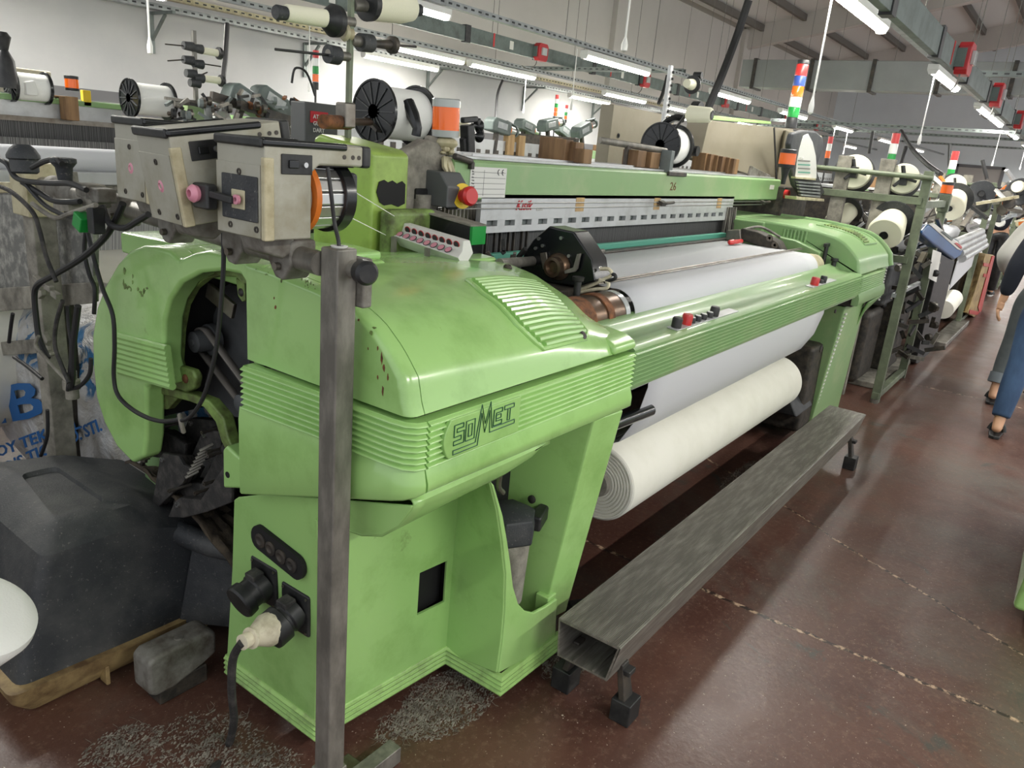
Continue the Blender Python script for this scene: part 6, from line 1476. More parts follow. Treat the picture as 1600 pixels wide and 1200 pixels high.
# pole on the tower with cones and tensioners
PL2 = thing('yarn_pole', 'Olive upright pole on the green frame tower with clamps and pegs', 'pole', (1.81, 2.02, 1.60))
pt = P(545, 150, Y=2.02); pxx = pt.x
m = MB(); m.bar((pxx, 2.02, 1.58), (pxx + .004, 2.02, 2.9), .017, .017); m.build('pole', 'rack_green', PL2, bevel=.002)
def ax_at(a, b_): return P(a, b_, Y=2.02)
def along(a0, a1, prof, mat, name, par):
    A = ax_at(*a0); B = ax_at(*a1); B.y = A.y; m = MB(); t = (B - A); L_ = t.length; m.lathe([(p * L_, r_) for p, r_ in prof], A, t, 24); return m.build(name, mat, par)
for a0, a1, r_, mt in (((527, 31), (552, 35), .016, 'steel_worn'), ((512, 84), (545, 89), .014, 'steel_worn'), ((548, 63), (565, 65), .017, 'steel_worn'), ((552, 8), (572, 10), .017, 'steel_worn')):
    along(a0, a1, [(0, r_), (1, r_), (1, 0)], mt, 'clamp', PL2)
along((512, 84), (528, 87), [(0, .028), (1, .028), (1, 0)], 'bin_black', 'tensioner', PL2)
along((562, 66), (580, 68), [(0, .028), (1, .028), (1, 0)], 'bin_black', 'tensioner', PL2)
along((430, 77), (512, 86), [(0, .004), (1, .004)], 'black', 'peg', PL2); along((580, 68), (650, 73), [(0, .010), (.4, .016), (.42, .028), (.5, .028), (.52, .004), (1, .004)], 'dark_metal', 'peg', PL2)
along((536, 50), (548, 54), [(0, .02), (.3, .026), (.6, .016), (1, .02)], 'feeder_cream', 'ceramic_guide', PL2)
along((598, 24), (606, 25), [(0, .02), (1, .02)], 'feeder_cream', 'ceramic_guide', PL2)
m = MB(); m.bar(P(540, 160, Y=2.0), P(540, 200, Y=2.0), .045, .05); m.build('pole_clamp', 'steel', PL2, bevel=.006)
m = MB(); m.cyl(P(505, 190, Y=1.98), P(545, 192, Y=2.02), .022); m.build('clamp', 'rust', PL2)
def cone(a0, a1, prof, lab, disc, cap):
    C_ = thing('small_cone', lab, 'yarn cone', ax_at(*a0), 'small cones on poles'); along(a0, a1, prof, 'yarn', 'wound_yarn', C_)
    if disc: along(disc[0], disc[1], disc[2], 'black', 'cone_holder', C_)
    m = MB(); m.cyl(ax_at(*a0), Vector((pxx, 2.02, ax_at(*a0).z)), .008); m.build('spindle', 'steel_worn', C_)
    if cap: along(cap[0], cap[1], [(0, .018), (.15, .021), (1, .019), (1, 0)], 'bin_black', 'end_cap', C_)
    return C_
cone((446, 20), (508, 29), [(0, .021), (.04, .024), (1, .026), (1, 0)], 'Slim cream yarn cone left of the olive pole, top centre', ((506, 30), (530, 34), [(0, .026), (.55, .048), (.9, .046), (.92, .018), (1, .018)]), ((430, 19), (447, 21)))
cone((578, 6), (645, 14), [(0, .052), (.02, .050), (.7, .050), (.95, .040), (1, .03), (1, 0)], 'Fat cream yarn cone right of the olive pole, cut by the top edge', ((571, 5), (580, 6), [(0, .03), (.1, .054), (1, .052), (1, 0)]), ((643, 15), (656, 16)))
# ---- beige cabinets with signal tower and terminal
BC = thing('electric_cabinet', 'Beige sheet metal cabinet behind the middle bobbin', 'cabinet', (4.6, 2.6, 0))
m = MB(); m.box(4.66, 5.60, 2.66, 2.76, 1.50, 1.925); m.build('body', 'cabinet_beige', BC, bevel=.006)
m = MB(); m.box(4.7, 4.8, 2.67, 2.75, 0, 1.5); m.build('support', 'dark_iron', BC)
m = MB(); q = P(966, 212, Y=2.658); m.lathe([(0, .016), (-.004, .016), (-.004, .009), (0, .009)], q, (0, 1, 0), 18); m.build('lock', 'black', BC)
BD = thing('electric_cabinet', 'Beige cabinet with a green top edge at the right end of the loom', 'cabinet', (5.4, 2.0, 0))
m = MB(); m.slab([P(1108, 188, Y=2.14), P(1240, 202, Y=1.90), P(1220, 288, Y=1.90), P(1094, 248, Y=2.14)], (.02, .16, 0)); m.build('door', 'cabinet_beige', BD, bevel=.004)
m = MB(); m.slab([P(1112, 180, Y=2.16), P(1205, 190, Y=1.96), P(1205, 194, Y=1.96), P(1110, 187, Y=2.16)], (.02, .16, 0)); m.build('top_edge', 'green', BD, bevel=.003)
m = MB(); m.slab([P(1209, 200, Y=1.895), P(1211, 199, Y=1.895), P(1215, 285, Y=1.895), P(1213, 286, Y=1.895)], (0, .004, 0)); m.build('door_gap', 'very_dark', BD)
m = MB(); a = P(1240, 203, Y=1.88); b_ = P(1270, 215, Y=1.70); m.slab([Vector((a.x - .12, 1.90, 1.89)), Vector((a.x - .02, 1.66, 1.87)), Vector((a.x - .02, 1.66, 1.46)), Vector((a.x - .12, 1.90, 1.46))], (.10, .06, 0)); m.build('side_box', 'cabinet_beige', BD, bevel=.008)
m = MB(); m.box(5.62, 6.2, 1.75, 2.2, 0.0, 1.5); m.build('support', 'dark_iron', BD, bevel=.01)
m = MB(); m.slab([P(1222, 160, Y=3), P(1223, 160, Y=3), P(1223, 161, Y=3)], (.001, 0, 0))
ST_ = thing('signal_tower', 'Tall five-colour signal tower standing on the beige cabinet', 'signal light', (5.7, 1.85, 1.88), 'signal towers')
sb_ = P(1235, 200, X=5.72); stt = P(1259, 94, X=5.72); sh = stt.z - sb_.z
segs = [(0, .16, 'black'), (.16, .31, 'tower_green'), (.31, .46, 'white'), (.46, .62, 'orange_lamp'), (.62, .77, 'blue'), (.77, .94, 'red'), (.94, 1.0, 'black')]
for a, b_, mt in segs:
    m = MB(); m.lathe([(a * sh, .040), (b_ * sh - .004, .040), (b_ * sh, .037), (b_ * sh, 0)], (sb_.x, sb_.y, sb_.z), (0, -.01, 1), 22); m.build({'black': 'base', 'white': 'clear_lens', 'tower_green': 'green_lens', 'orange_lamp': 'orange_lens', 'blue': 'blue_lens', 'red': 'red_lens'}[mt] if b_ < 1 else 'cap', mt, ST_)
TM = thing('control_terminal', 'Curved dark control terminal with a pale notice and grey ribs below', 'control panel', (5.5, 1.58, 1.4))
def tq(pts, X, off, name, mat, par, bv=.006): m = MB(); m.slab([P(a, b_, Y=X) for a, b_ in pts], off); return m.build(name, mat, par, bevel=bv)
TYY = 1.60
b_ = tq([(1240, 208), (1256, 203), (1276, 205), (1287, 215), (1287, 232), (1276, 262), (1283, 284), (1290, 300), (1282, 309), (1255, 308), (1243, 290), (1237, 262), (1235, 226)], TYY, (0, .04, 0), 'housing', 'bin_black', TM, .015)
t_ = tq([(1256, 212), (1263, 209), (1270, 222), (1275, 244), (1276, 262), (1276, 279), (1243, 276), (1246, 250), (1250, 232)], TYY - .006, (0, .006, 0), 'notice', 'label_white', TM, .002)
for k in range(4): tq([(1247, 250 + 6 * k), (1266, 251 + 6 * k), (1266, 253 + 6 * k), (1247, 252 + 6 * k)], TYY - .008, (0, .001, 0), 'notice_line', 'teal' if k % 2 else 'wire_grey', t_, 0)
q = P(1248, 250, Y=TYY - .009); text('notice_text', 'ELTEX', .035, q, (1, 0, 0), (0, 0, 1), 'label_white', TM)
for k in range(5): tq([(1247 + k, 283 + 5 * k), (1282, 286 + 5 * k), (1282, 289 + 5 * k), (1248 + k, 286 + 5 * k)], TYY - .02, (0, .02, 0), 'grille_rib', 'zinc', TM, .003)
tq([(1243, 276), (1275, 279), (1275, 282), (1243, 279)], TYY - .03, (0, .03, 0), 'shelf_edge', 'feeder_cream', TM, .002)
tq([(1245, 307), (1288, 311), (1288, 315), (1245, 312)], TYY - .03, (0, .08, 0), 'foot_strip', 'feeder_cream', TM, .002)
m = MB(); m.lathe([(0, .03), (.03, .03), (.035, .02), (.035, 0)], P(1226, 303, Y=1.75), (0, -1, 0), 18); tag(m.build('stop_button', 'red'), 'Small red stop button under the right end of the top beam', 'button')
# red-labelled black box behind the tower
BX = thing('drive_box', 'Dark grey box with a red warning label behind the feeders', 'box', (1.9, 2.5, 1.2)); bxp = P(482, 165, Y=2.75)
a = P(459, 156, Y=2.8); b_ = P(512, 200, Y=2.8)
m = MB(); m.box(a.x + .06, b_.x + .06, 2.8, 2.90, 1.30, a.z); m.build('body', 'grey_box', BX, bevel=.006)
m = MB(); m.box(a.x + .05, b_.x, 2.86, 2.9, 0, 1.30); m.build('post', 'dark_iron', BX)
a = P(485, 173, Y=2.798); b_ = P(512, 194, Y=2.798)
m = MB(); m.box(a.x, b_.x, 2.796, 2.7995, b_.z, a.z); lb_ = m.build('warning_label', 'print_red', BX)
for k, t in enumerate(('AT WORK', 'GUARD', 'DART')): text('label_text', t, .024, (a.x + .012, 2.794, a.z - .030 - .028 * k), (1, 0, 0), (0, 0, 1), 'label_white', lb_, bold=.0004)
m = MB(); m.tube([(a.x - .05, 2.86, 1.78), (a.x - .04, 2.85, 1.84), (a.x + .02, 2.85, 1.83), (a.x + .06, 2.84, 1.74)], .005, 6, 5); m.build('cable', 'rubber', BX)
# ================================================================== other looms
def small_tower(c_, h_, lab, cols, par_group='signal towers', r_=.022):
    T_ = thing('signal_tower', lab, 'signal light', c_, par_group); n = len(cols)
    m = MB(); m.cyl(Vector((c_[0], c_[1], 1.48)), c_, r_ * .35, seg=8); m.build('stem', 'black', T_)
    for k, mt in enumerate(cols):
        m = MB(); m.lathe([(h_ * k / n, r_), (h_ * (k + 1) / n - .003, r_), (h_ * (k + 1) / n - .003, 0)], c_, (0, 0, 1), 14); m.build('lens' if mt != 'black' else 'base', mt, T_)
    return T_
W5 = 4.2
def loom_proto():
    R_ = thing('weaving_loom', 'x', 'loom')
    pr = [(0, .88), (0, 1.06), (.03, 1.14), (.10, 1.22), (.25, 1.27), (.6, 1.29), (1.3, 1.27), (1.35, .8), (.6, .72)]
    for nm_, x0, x1 in (('end_cover', 0, .62), ('end_cover', 3.75, 4.3)):
        m = MB(); m.prism(pr, 0, x0, x1); e = m.build(nm_, 'green_dim_lit', R_, bevel=.03, seg=3)
        m = MB(); m.prism([(.08, .05), (.06, .86), (.7, .70), (1.2, .70), (1.2, .05)], 0, x0 + .06, x1 - .06); m.build('lower_cover', 'dark_iron', R_, bevel=.015)
        m = MB(); [m.bar((x0 + .02, -.002, .91 + .018 * k), (x1 - .02, -.002, .91 + .018 * k), .008, .010) for k in range(8)]; m.build('cover_ribs', 'green_dim_lit', e)['kind'] = 'stuff'
    m = MB(); m.prism([(0, .93), (0, 1.06), (.06, 1.07), (.19, 1.10), (.19, 1.06), (.04, .93)], 0, .62, 3.75); m.build('front_beam', 'green_dim_lit', R_, bevel=.006)
    m = MB(); m.cyl((.7, .26, 1.085), (3.7, .26, 1.085), .08, seg=24); m.build('take_up_roller', 'cloth', R_)
    m = MB(); m.box(.9, 3.6, .26, .74, 1.160, 1.168); m.build('woven_cloth', 'cloth', R_)
    m = MB(); m.cyl((1.0, .25, .43), (3.5, .25, .43), .13, seg=32); m.build('cloth_roll', 'cloth_roll', R_)
    m = MB(); m.slab([(1.0, .16, .45), (3.5, .16, .45), (3.5, .14, .95), (1.0, .14, .95)], (0, .004, 0)); m.build('hanging_cloth', 'cloth', R_)
    m = MB(); m.box(.9, 3.6, .78, .80, 1.17, 1.20); m.build('race_board', 'teal', R_)
    m = MB(); m.box(.7, 3.7, .90, .915, 1.12, 1.33); m.build('heddle_sheet', 'heddles_light', R_)
    m = MB(); m.box(.7, 3.7, .84, .86, 1.29, 1.42); m.build('reed_cover', 'aluminium', R_)
    m = MB(); [m.box(.8 + .13 * k, .86 + .13 * k, .838, .8395, 1.305, 1.345) for k in range(22)]; m.build('cover_slots', 'dark_metal', R_)['kind'] = 'stuff'
    m = MB(); m.box(.55, 3.85, .84, .89, 1.42, 1.54); m.build('top_beam', 'green_dim_lit', R_, bevel=.005)
    m = MB(); m.box(.6, 3.8, .89, 1.3, 1.50, 1.52); m.build('top_plate', 'aluminium', R_)
    m = MB(); m.cyl((.8, 1.15, .55), (3.5, 1.15, .55), .30, seg=30); m.build('warp_beam', 'yarn_sheet', R_)
    for x in (.62, 3.7): m = MB(); m.box(x, x + .08, .6, 1.3, 0, 1.5); m.build('side_frame', 'dark_iron', R_, bevel=.01)
    m = MB(); m.box(3.9, 4.25, .9, 1.25, 1.27, 1.72); m.build('drive_cabinet', 'cabinet_beige', R_, bevel=.01)
    for k, x in enumerate((1.3, 1.36, 1.42, 2.4, 2.46)): m = MB(); m.box(x, x + .045, .95, 1.05, 1.52, 1.63); m.build('wood_stop', 'wood', R_, bevel=.003)
    for k in range(10):
        x = .12 + .05 * k; m = MB(); m.bar((x, .5 + .05 * (k % 4), 1.25), (x + .05 * (k % 3 - 1), .55 + .03 * k, 1.36 + .03 * (k % 3)), .02, .02); m.build('linkage', ['dark_metal', 'steel_worn', 'black'][k % 3], R_, bevel=.003)
    return R_
LPT = loom_proto()
G2 = 'green looms in the rows beyond'
spots = [(6.95, .98, 'Loom standing next in line beyond the near one, behind the cone racks'), (11.9, .98, 'Third loom along the right aisle, past the blue control box'), (16.9, .98, 'Fourth loom along the right aisle'),
         (2.9, 3.55, 'Loom straight behind the near green loom, seen above its top beam'), (8.2, 3.55, 'Loom behind the beige cabinets in the second row'), (13.4, 3.55, 'Farther loom of the second row'),
         (-1.2, 6.0, 'Loom in the third row at the far left near the wall'), (4.1, 6.0, 'Loom in the third row under the wall brackets'), (9.4, 6.0, 'Loom in the third row behind the small signal towers'), (14.7, 6.0, 'Farthest loom of the third row near the wall')]
for i, (x, y, lab) in enumerate(spots):
    if y < 2: o_ = dup(LPT, (x, y, 0), label=lab, group=G2, skip=('end_cover', 'front_beam', 'top_beam', 'drive_cabinet'))
    elif y < 5: o_ = dup(LPT, (x, y, 0), label=lab, group=G2, skip=('top_beam', 'top_plate', 'wood_stop', 'drive_cabinet')); o_.scale = (1, 1, 1.16)
    else: o_ = dup(LPT, (x, y, 0), label=lab, group=G2); o_.scale = (1, 1, 1.08)
def kill(o):
    for c_ in list(o.children): kill(c_)
    bpy.data.objects.remove(o)
kill(LPT)
for k, px in enumerate((795, 812, 862, 880)):
    q = P(px, 240, Y=4.38); m = MB(); m.box(q.x - .05, q.x + .05, 4.36, 4.42, 1.50, 1.71); tag(m.build('wooden_block', 'wood_light', bevel=.004), 'Pale wooden block on the loom behind, %s from the left' % ['first', 'second', 'third', 'fourth'][k], 'wooden block')
# big pale loom at the far left: raised warp side with its own beam
BL = thing('weaving_loom', 'Loom at the left edge with wide dark heddle sheet and bright white cloth roller', 'loom', (.3, 4.2, 0), G2)
yb = 4.2
def hz(py, y=yb, px=60): return P(px, py, Y=y).z
m = MB(); m.box(-2.2, 2.25, yb, yb + .06, hz(160), hz(151)); m.build('top_beam', 'green_dim_lit', BL, bevel=.004)
m = MB(); m.box(-2.2, 2.2, yb + .02, yb + .5, hz(151) + .0, hz(151) + .006); m.build('top_plate', 'aluminium', BL)
m = MB(); m.box(-2.2, 2.2, yb + .01, yb + .03, hz(184), hz(160)); m.build('reed_cover', 'aluminium', BL)
m = MB(); m.box(-2.2, 2.25, yb - .02, yb + .01, hz(191), hz(183)); m.build('heddle_rail', 'steel', BL)
m = MB(); m.box(-2.2, 2.2, yb - .01, yb + .0, hz(240), hz(191)); m.build('heddle_sheet', 'heddles', BL)
m = MB(); m.box(-2.2, 2.2, yb - .04, yb - .03, hz(240) - .02, hz(216)); m.build('heddle_sheet', 'heddles_light', BL)
zr = P(60, 248, Y=3.6).z
m = MB(); m.cyl((-2.2, 3.62, zr), (2.6, 3.62, zr), .052, seg=28); m.build('cloth_roller', 'cloth', BL)
m = MB(); m.box(-2.2, 2.6, 3.54, 3.60, zr - .10, zr - .045); m.build('cloth_guide', 'aluminium', BL, bevel=.005)
m = MB(); m.box(-2.2, 2.6, 3.56, 3.60, zr - .125, zr - .10); m.build('lower_guide_rail', 'steel_worn', BL)  # worn steel strip below the cloth guide
m = MB(); m.slab([(-2.2, 3.60, zr - .12), (2.6, 3.60, zr - .12), (2.6, 3.70, .60), (-2.2, 3.70, .60)], (0, .004, 0)); m.build('warp_sheet', 'yarn_sheet', BL)
m = MB(); m.cyl((-2.0, 3.6, .62), (2.5, 3.6, .62), .36, seg=44); m.build('cloth_roll', 'cloth_roll', BL)
for x in (-2.3, 2.6): m = MB(); m.box(x, x + .1, 3.5, 4.7, 0, 1.5); m.build('side_frame', 'dark_iron', BL, bevel=.01)
m = MB(); m.box(2.22, 2.60, yb + .02, yb + .55, 1.30, 1.58); m.build('end_box', 'cabinet_beige', BL, bevel=.01)
m = MB(); q = P(309, 180, Y=yb); m.box(q.x - .06, q.x + .06, yb - .0, yb + .05, 1.45, 1.67); m.build('green_plate', 'green_dim_lit', BL, bevel=.004)
bobbin(P(203, 153, Y=4.05), .095, .20, 'Black flanged bobbin of white yarn on the loom at the left edge')
bobbin(P(18, 133, Y=4.2), .075, .15, 'Bobbin of white yarn at the far left edge beside a black motor')
m = MB(); a = P(10, 120, Y=4.15); m.lathe([(0, .05), (.12, .04), (.16, .02), (.16, 0)], Vector((a.x, 4.15, 1.66)), (0, 0, 1), 14); m.lathe([(0, .012), (.08, .035), (.1, .02)], Vector((a.x, 4.15, 1.80)), (0, 0, 1), 12); tag(m.build('tension_motor', 'black'), 'Black tension motor beside the bobbin at the far left edge', 'motor')
m = MB(); a = P(40, 128, Y=4.12); b_ = P(60, 150, Y=4.12); m.prism([(a.x, a.z), (a.x + .04, a.z + .01), (b_.x, b_.z + .03), (b_.x, b_.z), (a.x, b_.z)], 1, 4.12, 4.16); tag(m.build('guide_bracket', 'label_white', bevel=.004), 'White bracket in front of the leftmost bobbin', 'bracket')
c_ = P(113, 142, Y=4.15); lamp(Vector((c_.x, 4.15, c_.z)), .032, .07, 'Small orange lamp above the wooden post at the far left')
m = MB(); a = P(112, 165, Y=4.14); m.box(a.x - .032, a.x + .03, 4.13, 4.2, hz(184), hz(146)); tag(m.build('wooden_block', 'wood', bevel=.004), 'Tall wooden block on the loom at the left edge, under the small lamp', 'wooden block')
m = MB(); a = P(96, 155, Y=4.22); m.box(a.x - .035, a.x + .035, 4.22, 4.27, hz(160), hz(146)); tag(m.build('wooden_block', 'wood', bevel=.004), 'Short wooden block left of the tall one on the left edge loom', 'wooden block')
m = MB(); a = P(136, 145, Y=4.2); m.box(a.x - .02, a.x + .02, 4.2, 4.23, hz(159), hz(133)); tag(m.build('yellow_sensor', 'yellow', bevel=.003), 'Upright yellow sensor strip on the green beam at the left', 'sensor')
# far left pole with bobbins
FP = thing('yarn_pole', 'Grey pole with black clamps and pegs above the far left loom', 'pole', (2.6, 4.3, 1.5)); fy = 4.3
q = P(306, 150, Y=fy); m = MB(); m.bar((q.x, fy, 1.5), (q.x, fy, P(299, 47, Y=fy).z), .02, .02); m.build('pole', 'wire_grey', FP)
for (a, b_, w_) in ((294, 72, 0), (308, 76, 1), (294, 94, 0), (309, 100, 1), (298, 115, 0), (310, 122, 1), (304, 130, 0)):
    q = P(a, b_, Y=fy); m = MB(); m.lathe([(-.03, .022), (.03, .026), (.03, 0)], q, (1, 0, 0), 12); m.build('clamp', 'bin_black', FP)
for (a, b_), (c1, d1) in (((258, 69), (290, 72)), ((262, 95), (292, 93)), ((312, 99), (345, 104)), ((312, 118), (324, 113))):
    m = MB(); m.cyl(P(a, b_, Y=fy), P(c1, d1, Y=fy), .004, seg=6); m.build('peg', 'dark_metal', FP)
for (a, b_, lab) in ((310, 78, 'Upper small bobbin on the grey pole at the far left'), (314, 122, 'Lower small bobbin on the grey pole at the far left')):
    q = P(a, b_, Y=fy); C_ = thing('small_cone', lab, 'bobbin', q, 'small cones on poles'); m = MB(); m.lathe([(0, .018), (.12, .020), (.12, 0)], q, (1, 0, 0), 18); m.build('wound_yarn', 'yarn', C_)
    m = MB(); m.lathe([(.12, .012), (.125, .034), (.14, .034), (.145, .012)], q, (1, 0, 0), 22); m.build('flange', 'black', C_)
# grey-green feeders lying on rails
def gfeeder():
    F_ = thing('yarn_feeder', 'x', 'yarn feeder')
    m = MB(); m.prism([(-.05, .0), (-.05, .07), (-.02, .10), (.16, .10), (.18, .07), (.18, .0)], 1, -.05, .05); m.build('body', 'grey_plastic', F_, bevel=.012, seg=3)
    m = MB(); m.box(.0, .12, -.053, -.05, .03, .075); m.build('name_label', 'zinc', F_, bevel=.002)
    m = MB(); m.lathe([(.18, .045), (.19, .045), (.19, .0)], (0, 0, .045), (1, 0, 0), 24); m.build('orange_ring', 'orange', F_)
    m = MB(); m.lathe([(.19, .040), (.26, .036), (.26, 0)], (0, 0, .045), (1, 0, 0), 24); m.build('winding_drum', 'steel_bright', F_)
    m = MB(); m.bar((.16, 0, .105), (.30, 0, .085), .03, .012); m.lathe([(.27, .042), (.29, .042), (.29, 0)], (0, 0, .045), (1, 0, 0), 20); m.build('drum_cover', 'grey_plastic', F_, bevel=.004)
    m = MB(); m.bar((.06, 0, 0), (.06, 0, -.20), .03, .03); m.build('foot', 'dark_metal', F_)
    return F_
gf = gfeeder(); GF = 'grey-green feeders on the rails behind'
gs = [((362, 160), 4.2, .42, 'Left one of two grey-green feeders behind the three near feeders'), ((404, 162), 4.2, .42, 'Right one of two grey-green feeders behind the three near feeders'),
      ((768, 205), 4.4, .12, 'Grey-green feeder cover lying above the farther loom, left'), ((812, 203), 5.2, .2, 'Grey-green feeder partly behind the flat one'), ((850, 205), 5.0, -.2, 'Grey-green feeder right behind the wooden blocks'), ((903, 215), 4.6, -.35, 'Grey-green feeder with orange ring right of the wooden blocks'), ((872, 208), 5.6, .3, 'Grey-green feeder between the two small signal towers')]
for i, ((a, b_), y, pit, lab) in enumerate(gs):
    q = P(a, b_, Y=y)
    o_ = gf if i == 0 else dup(gf)
    o_.location = q; o_.rotation_euler = (0, pit, 0); o_['label'] = lab; o_['group'] = GF; o_.scale = (1.15, 1.15, 1.15) if i < 2 else (1.2, 1.2, 1.2)
# rail of linkages below the two left feeders
LK = thing('feeder_rail', 'Cluttered dark rail of guides and linkages above the near feeders', 'rail', (2.8, 4.0, 1.4)); random.seed(14)
m = MB(); m.bar(P(330, 150, Y=4.0), P(465, 192, Y=4.0), .03, .05); m.build('rail', 'dark_metal', LK)
m = MB(); m.bar(P(255, 157, Y=4.0), P(325, 163, Y=4.0), .02, .03); m.build('rail', 'steel_worn', LK)
m = MB(); m.box(P(330, 170, Y=4.0).x, P(470, 180, Y=4.0).x, 4.05, 4.1, 1.35, 1.55); m.build('backing', 'dark_iron', LK)
for k in range(60):
    a = P(random.uniform(262, 460), random.uniform(148, 192), Y=random.uniform(3.85, 4.0)); m = MB()
    d_ = Vector((random.uniform(-.08, .08), random.uniform(-.03, .03), random.uniform(-.06, .06)))
    if k % 3: m.bar(a, a + d_, .018, .014)
    else: m.lathe([(0, .022), (.02, .024), (.02, 0)], a, (1, -.3, 0), 12)
    m.build('linkage', random.choice(['dark_metal', 'black', 'steel_worn', 'steel', 'rust', 'zinc_grey']), LK)
m = MB(); m.box(P(318, 150, Y=4).x, P(328, 150, Y=4).x, 3.98, 4.0, 1.53, 1.72); m.build('upright', 'zinc', LK); m = MB(); m.box(P(338, 150, Y=4).x, P(348, 150, Y=4).x, 3.98, 4.0, 1.53, 1.69); m.build('upright', 'zinc', LK)
m = MB(); m.lathe([(0, .03), (0, .055), (.03, .055), (.03, .03)], P(345, 190, Y=3.9), (1, 0, 0), 20); m.build('wheel', 'steel_bright', LK)
# distant signal towers
small_tower(P(493, 140, Y=4.6), .26, 'Small signal tower with red top above the labelled grey box', ['black', 'orange_lamp', 'tower_green', 'white', 'red'])
small_tower(P(867, 188, Y=5.2), .28, 'Small signal tower, taller of the two above the wooden blocks', ['black', 'orange_lamp', 'orange_lamp', 'tower_green', 'white', 'red'])
small_tower(P(883, 192, Y=6.2), .24, 'Small signal tower, shorter of the two above the wooden blocks', ['black', 'orange_lamp', 'tower_green', 'white', 'red'])
small_tower(P(1387, 272, X=11), .5, 'Signal tower with red and green rings between the two big cones', ['black', 'tower_green', 'white', 'red'], r_=.05)
small_tower(P(1480, 292, X=13), .5, 'Signal tower with a red top beyond the nearer rack', ['black', 'tower_green', 'white', 'red'], r_=.05)
small_tower(P(1290, 258, X=12), .4, 'Thin signal tower just right of the control terminal', ['black', 'orange_lamp', 'white', 'red'], r_=.035)
# black tensioner column right of the near lamp, and flat grey cover
TN = thing('tension_device', 'Black yarn tension device standing right of the big orange lamp', 'yarn tensioner', P(735, 240, Y=2.4)); ty = 2.35
for pts, w_ in (([(730, 195), (732, 258)], .05), ([(722, 188), (745, 186)], .025), ([(745, 186), (752, 215)], .03), ([(724, 215), (726, 245)], .03)):
    m = MB(); m.bar(P(*pts[0], Y=ty), P(*pts[1], Y=ty), w_, w_); m.build('body', 'black', TN, bevel=.006)
for a, b_ in ((748, 197), (748, 213)):
    q = P(a, b_, Y=ty); m = MB(); m.lathe([(-.05, .010), (-.02, .010), (0, .028), (.006, .028), (.006, 0)], q, (1, 0, 0), 16); m.build('tension_disc', 'black_gloss', TN)
m = MB(); m.box(P(732, 258, Y=ty).x - .02, P(732, 258, Y=ty).x + .02, ty - .02, ty + .02, 1.2, 1.56); m.build('foot', 'black', TN)
# ================================================================== cone racks at the right
def rack(X, lab, cl, s=1.0, x2=7.15):
    R_ = thing('cone_rack', lab, 'rack', (X, 1.4, 0), 'tubular cone racks')
    y0, y1, y2 = .945, 1.22, 1.51; zt = 1.69
    for y, mt, z in ((y0, 'rack_green', zt), (y1, 'dusty_grey', 1.75), (y2, 'dusty_grey', 1.75)):
        w_ = .03 if y == y0 else .05
        m = MB(); m.box(X + .03 - .025, X + .03 + .025, y - w_, y + w_, 0, z); m.build('upright', mt, R_, bevel=.003)
    m = MB(); m.box(x2 - .025, x2 + .025, y0 - .03, y0 + .03, 0, 1.53); m.build('upright', 'rack_green', R_, bevel=.003)
    m = MB(); m.box(x2 - .035, x2 + .035, y0 - .04, y0 + .04, 1.40, 1.54); m.build('sleeve', 'rack_green', R_, bevel=.003)
    m = MB(); m.cyl((X - .02, y0 - .04, 1.645), (X - .02, 2.35, 1.66), .018, seg=14); m.build('cone_bar', 'rack_green', R_)
    for z in (1.46, 1.05): m = MB(); m.box(X - .015, X + .015, y0, 2.2, z, z + .05); m.build('cross_rail', 'rack_green', R_, bevel=.003)
    m = MB(); m.box(X, x2, y0 - .02, y0 + .02, 1.44, 1.49); m.build('side_rail', 'rack_green', R_, bevel=.003)
    m = MB(); m.box(X - .02, x2 + .05, y0 - .025, y0 + .025, .03, .08); m.build('floor_rail', 'rack_green', R_, bevel=.003)
    for x in (X, x2): m = MB(); m.lathe([(0, .03), (.03, .03), (.03, .012)], (x, y0, 0), (0, 0, 1), 14); m.build('foot', 'steel_worn', R_)
    m = MB(); m.box(X - .01, x2, y0 + .02, y0 + .05, .80, .83); m.build('mid_rail', 'zinc', R_)
    return R_
rack(6.1, 'Olive tubular cone rack standing just past the near loom end', [])
rack(10.6, 'Second olive cone rack farther down the aisle', [], x2=11.7)
rack(15.4, 'Third cone rack, far down the aisle', [], x2=16.4)
def bigcone(px, py, X, r_, ln, ax_, lab, clampit=True, mat='yarn', holder=True):
    c_ = P(px, py, X=X); t = Vector(ax_).normalized()
    C_ = thing('big_cone', lab, 'yarn cone', c_, 'big cream cones on the racks')
    m = MB(); m.lathe([(0, .02), (0, r_ * .90), (.008, r_ * .97), (.03, r_), (ln, r_ * .78), (ln + .005, r_ * .7), (ln + .005, 0)], c_, t, 40); m.build('wound_yarn', mat, C_)
    if holder: m = MB(); m.lathe([(ln, r_ * .5), (ln + .01, r_ * 1.2), (ln + .022, r_ * 1.2), (ln + .024, .0)], c_, t, 36); m.build('cone_plate', 'bin_black', C_)
    m = MB(); m.lathe([(-.02, .030), (-.02, .022), (.01, .02)], c_, t, 20); m.build('cone_core', 'black', C_)
    if clampit:
        u = t.cross(Vector((0, 0, 1))).normalized(); w_ = Vector((0, 0, 1)); m = MB()
        for k in range(3): a = PI / 2 + 2 * PI * k / 3 + .3; dd = u * math.cos(a) + w_ * math.sin(a); m.bar(c_ - t * .03, c_ - t * .04 + dd * .085, .03, .02)
        m.bar(c_ - t * .03 - w_ * .05, c_ - t * .03 + w_ * .03, .05, .045); m.build('spider_clamp', 'black', C_, bevel=.004)
    return C_
bigcone(1335, 268, 6.15, .125, .16, (1, .25, -.12), 'Big cream cone, left one of the two on the near rack bar')
bigcone(1412, 279, 6.15, .108, .16, (1, .25, -.12), 'Big cream cone, right one of the two on the near rack bar')
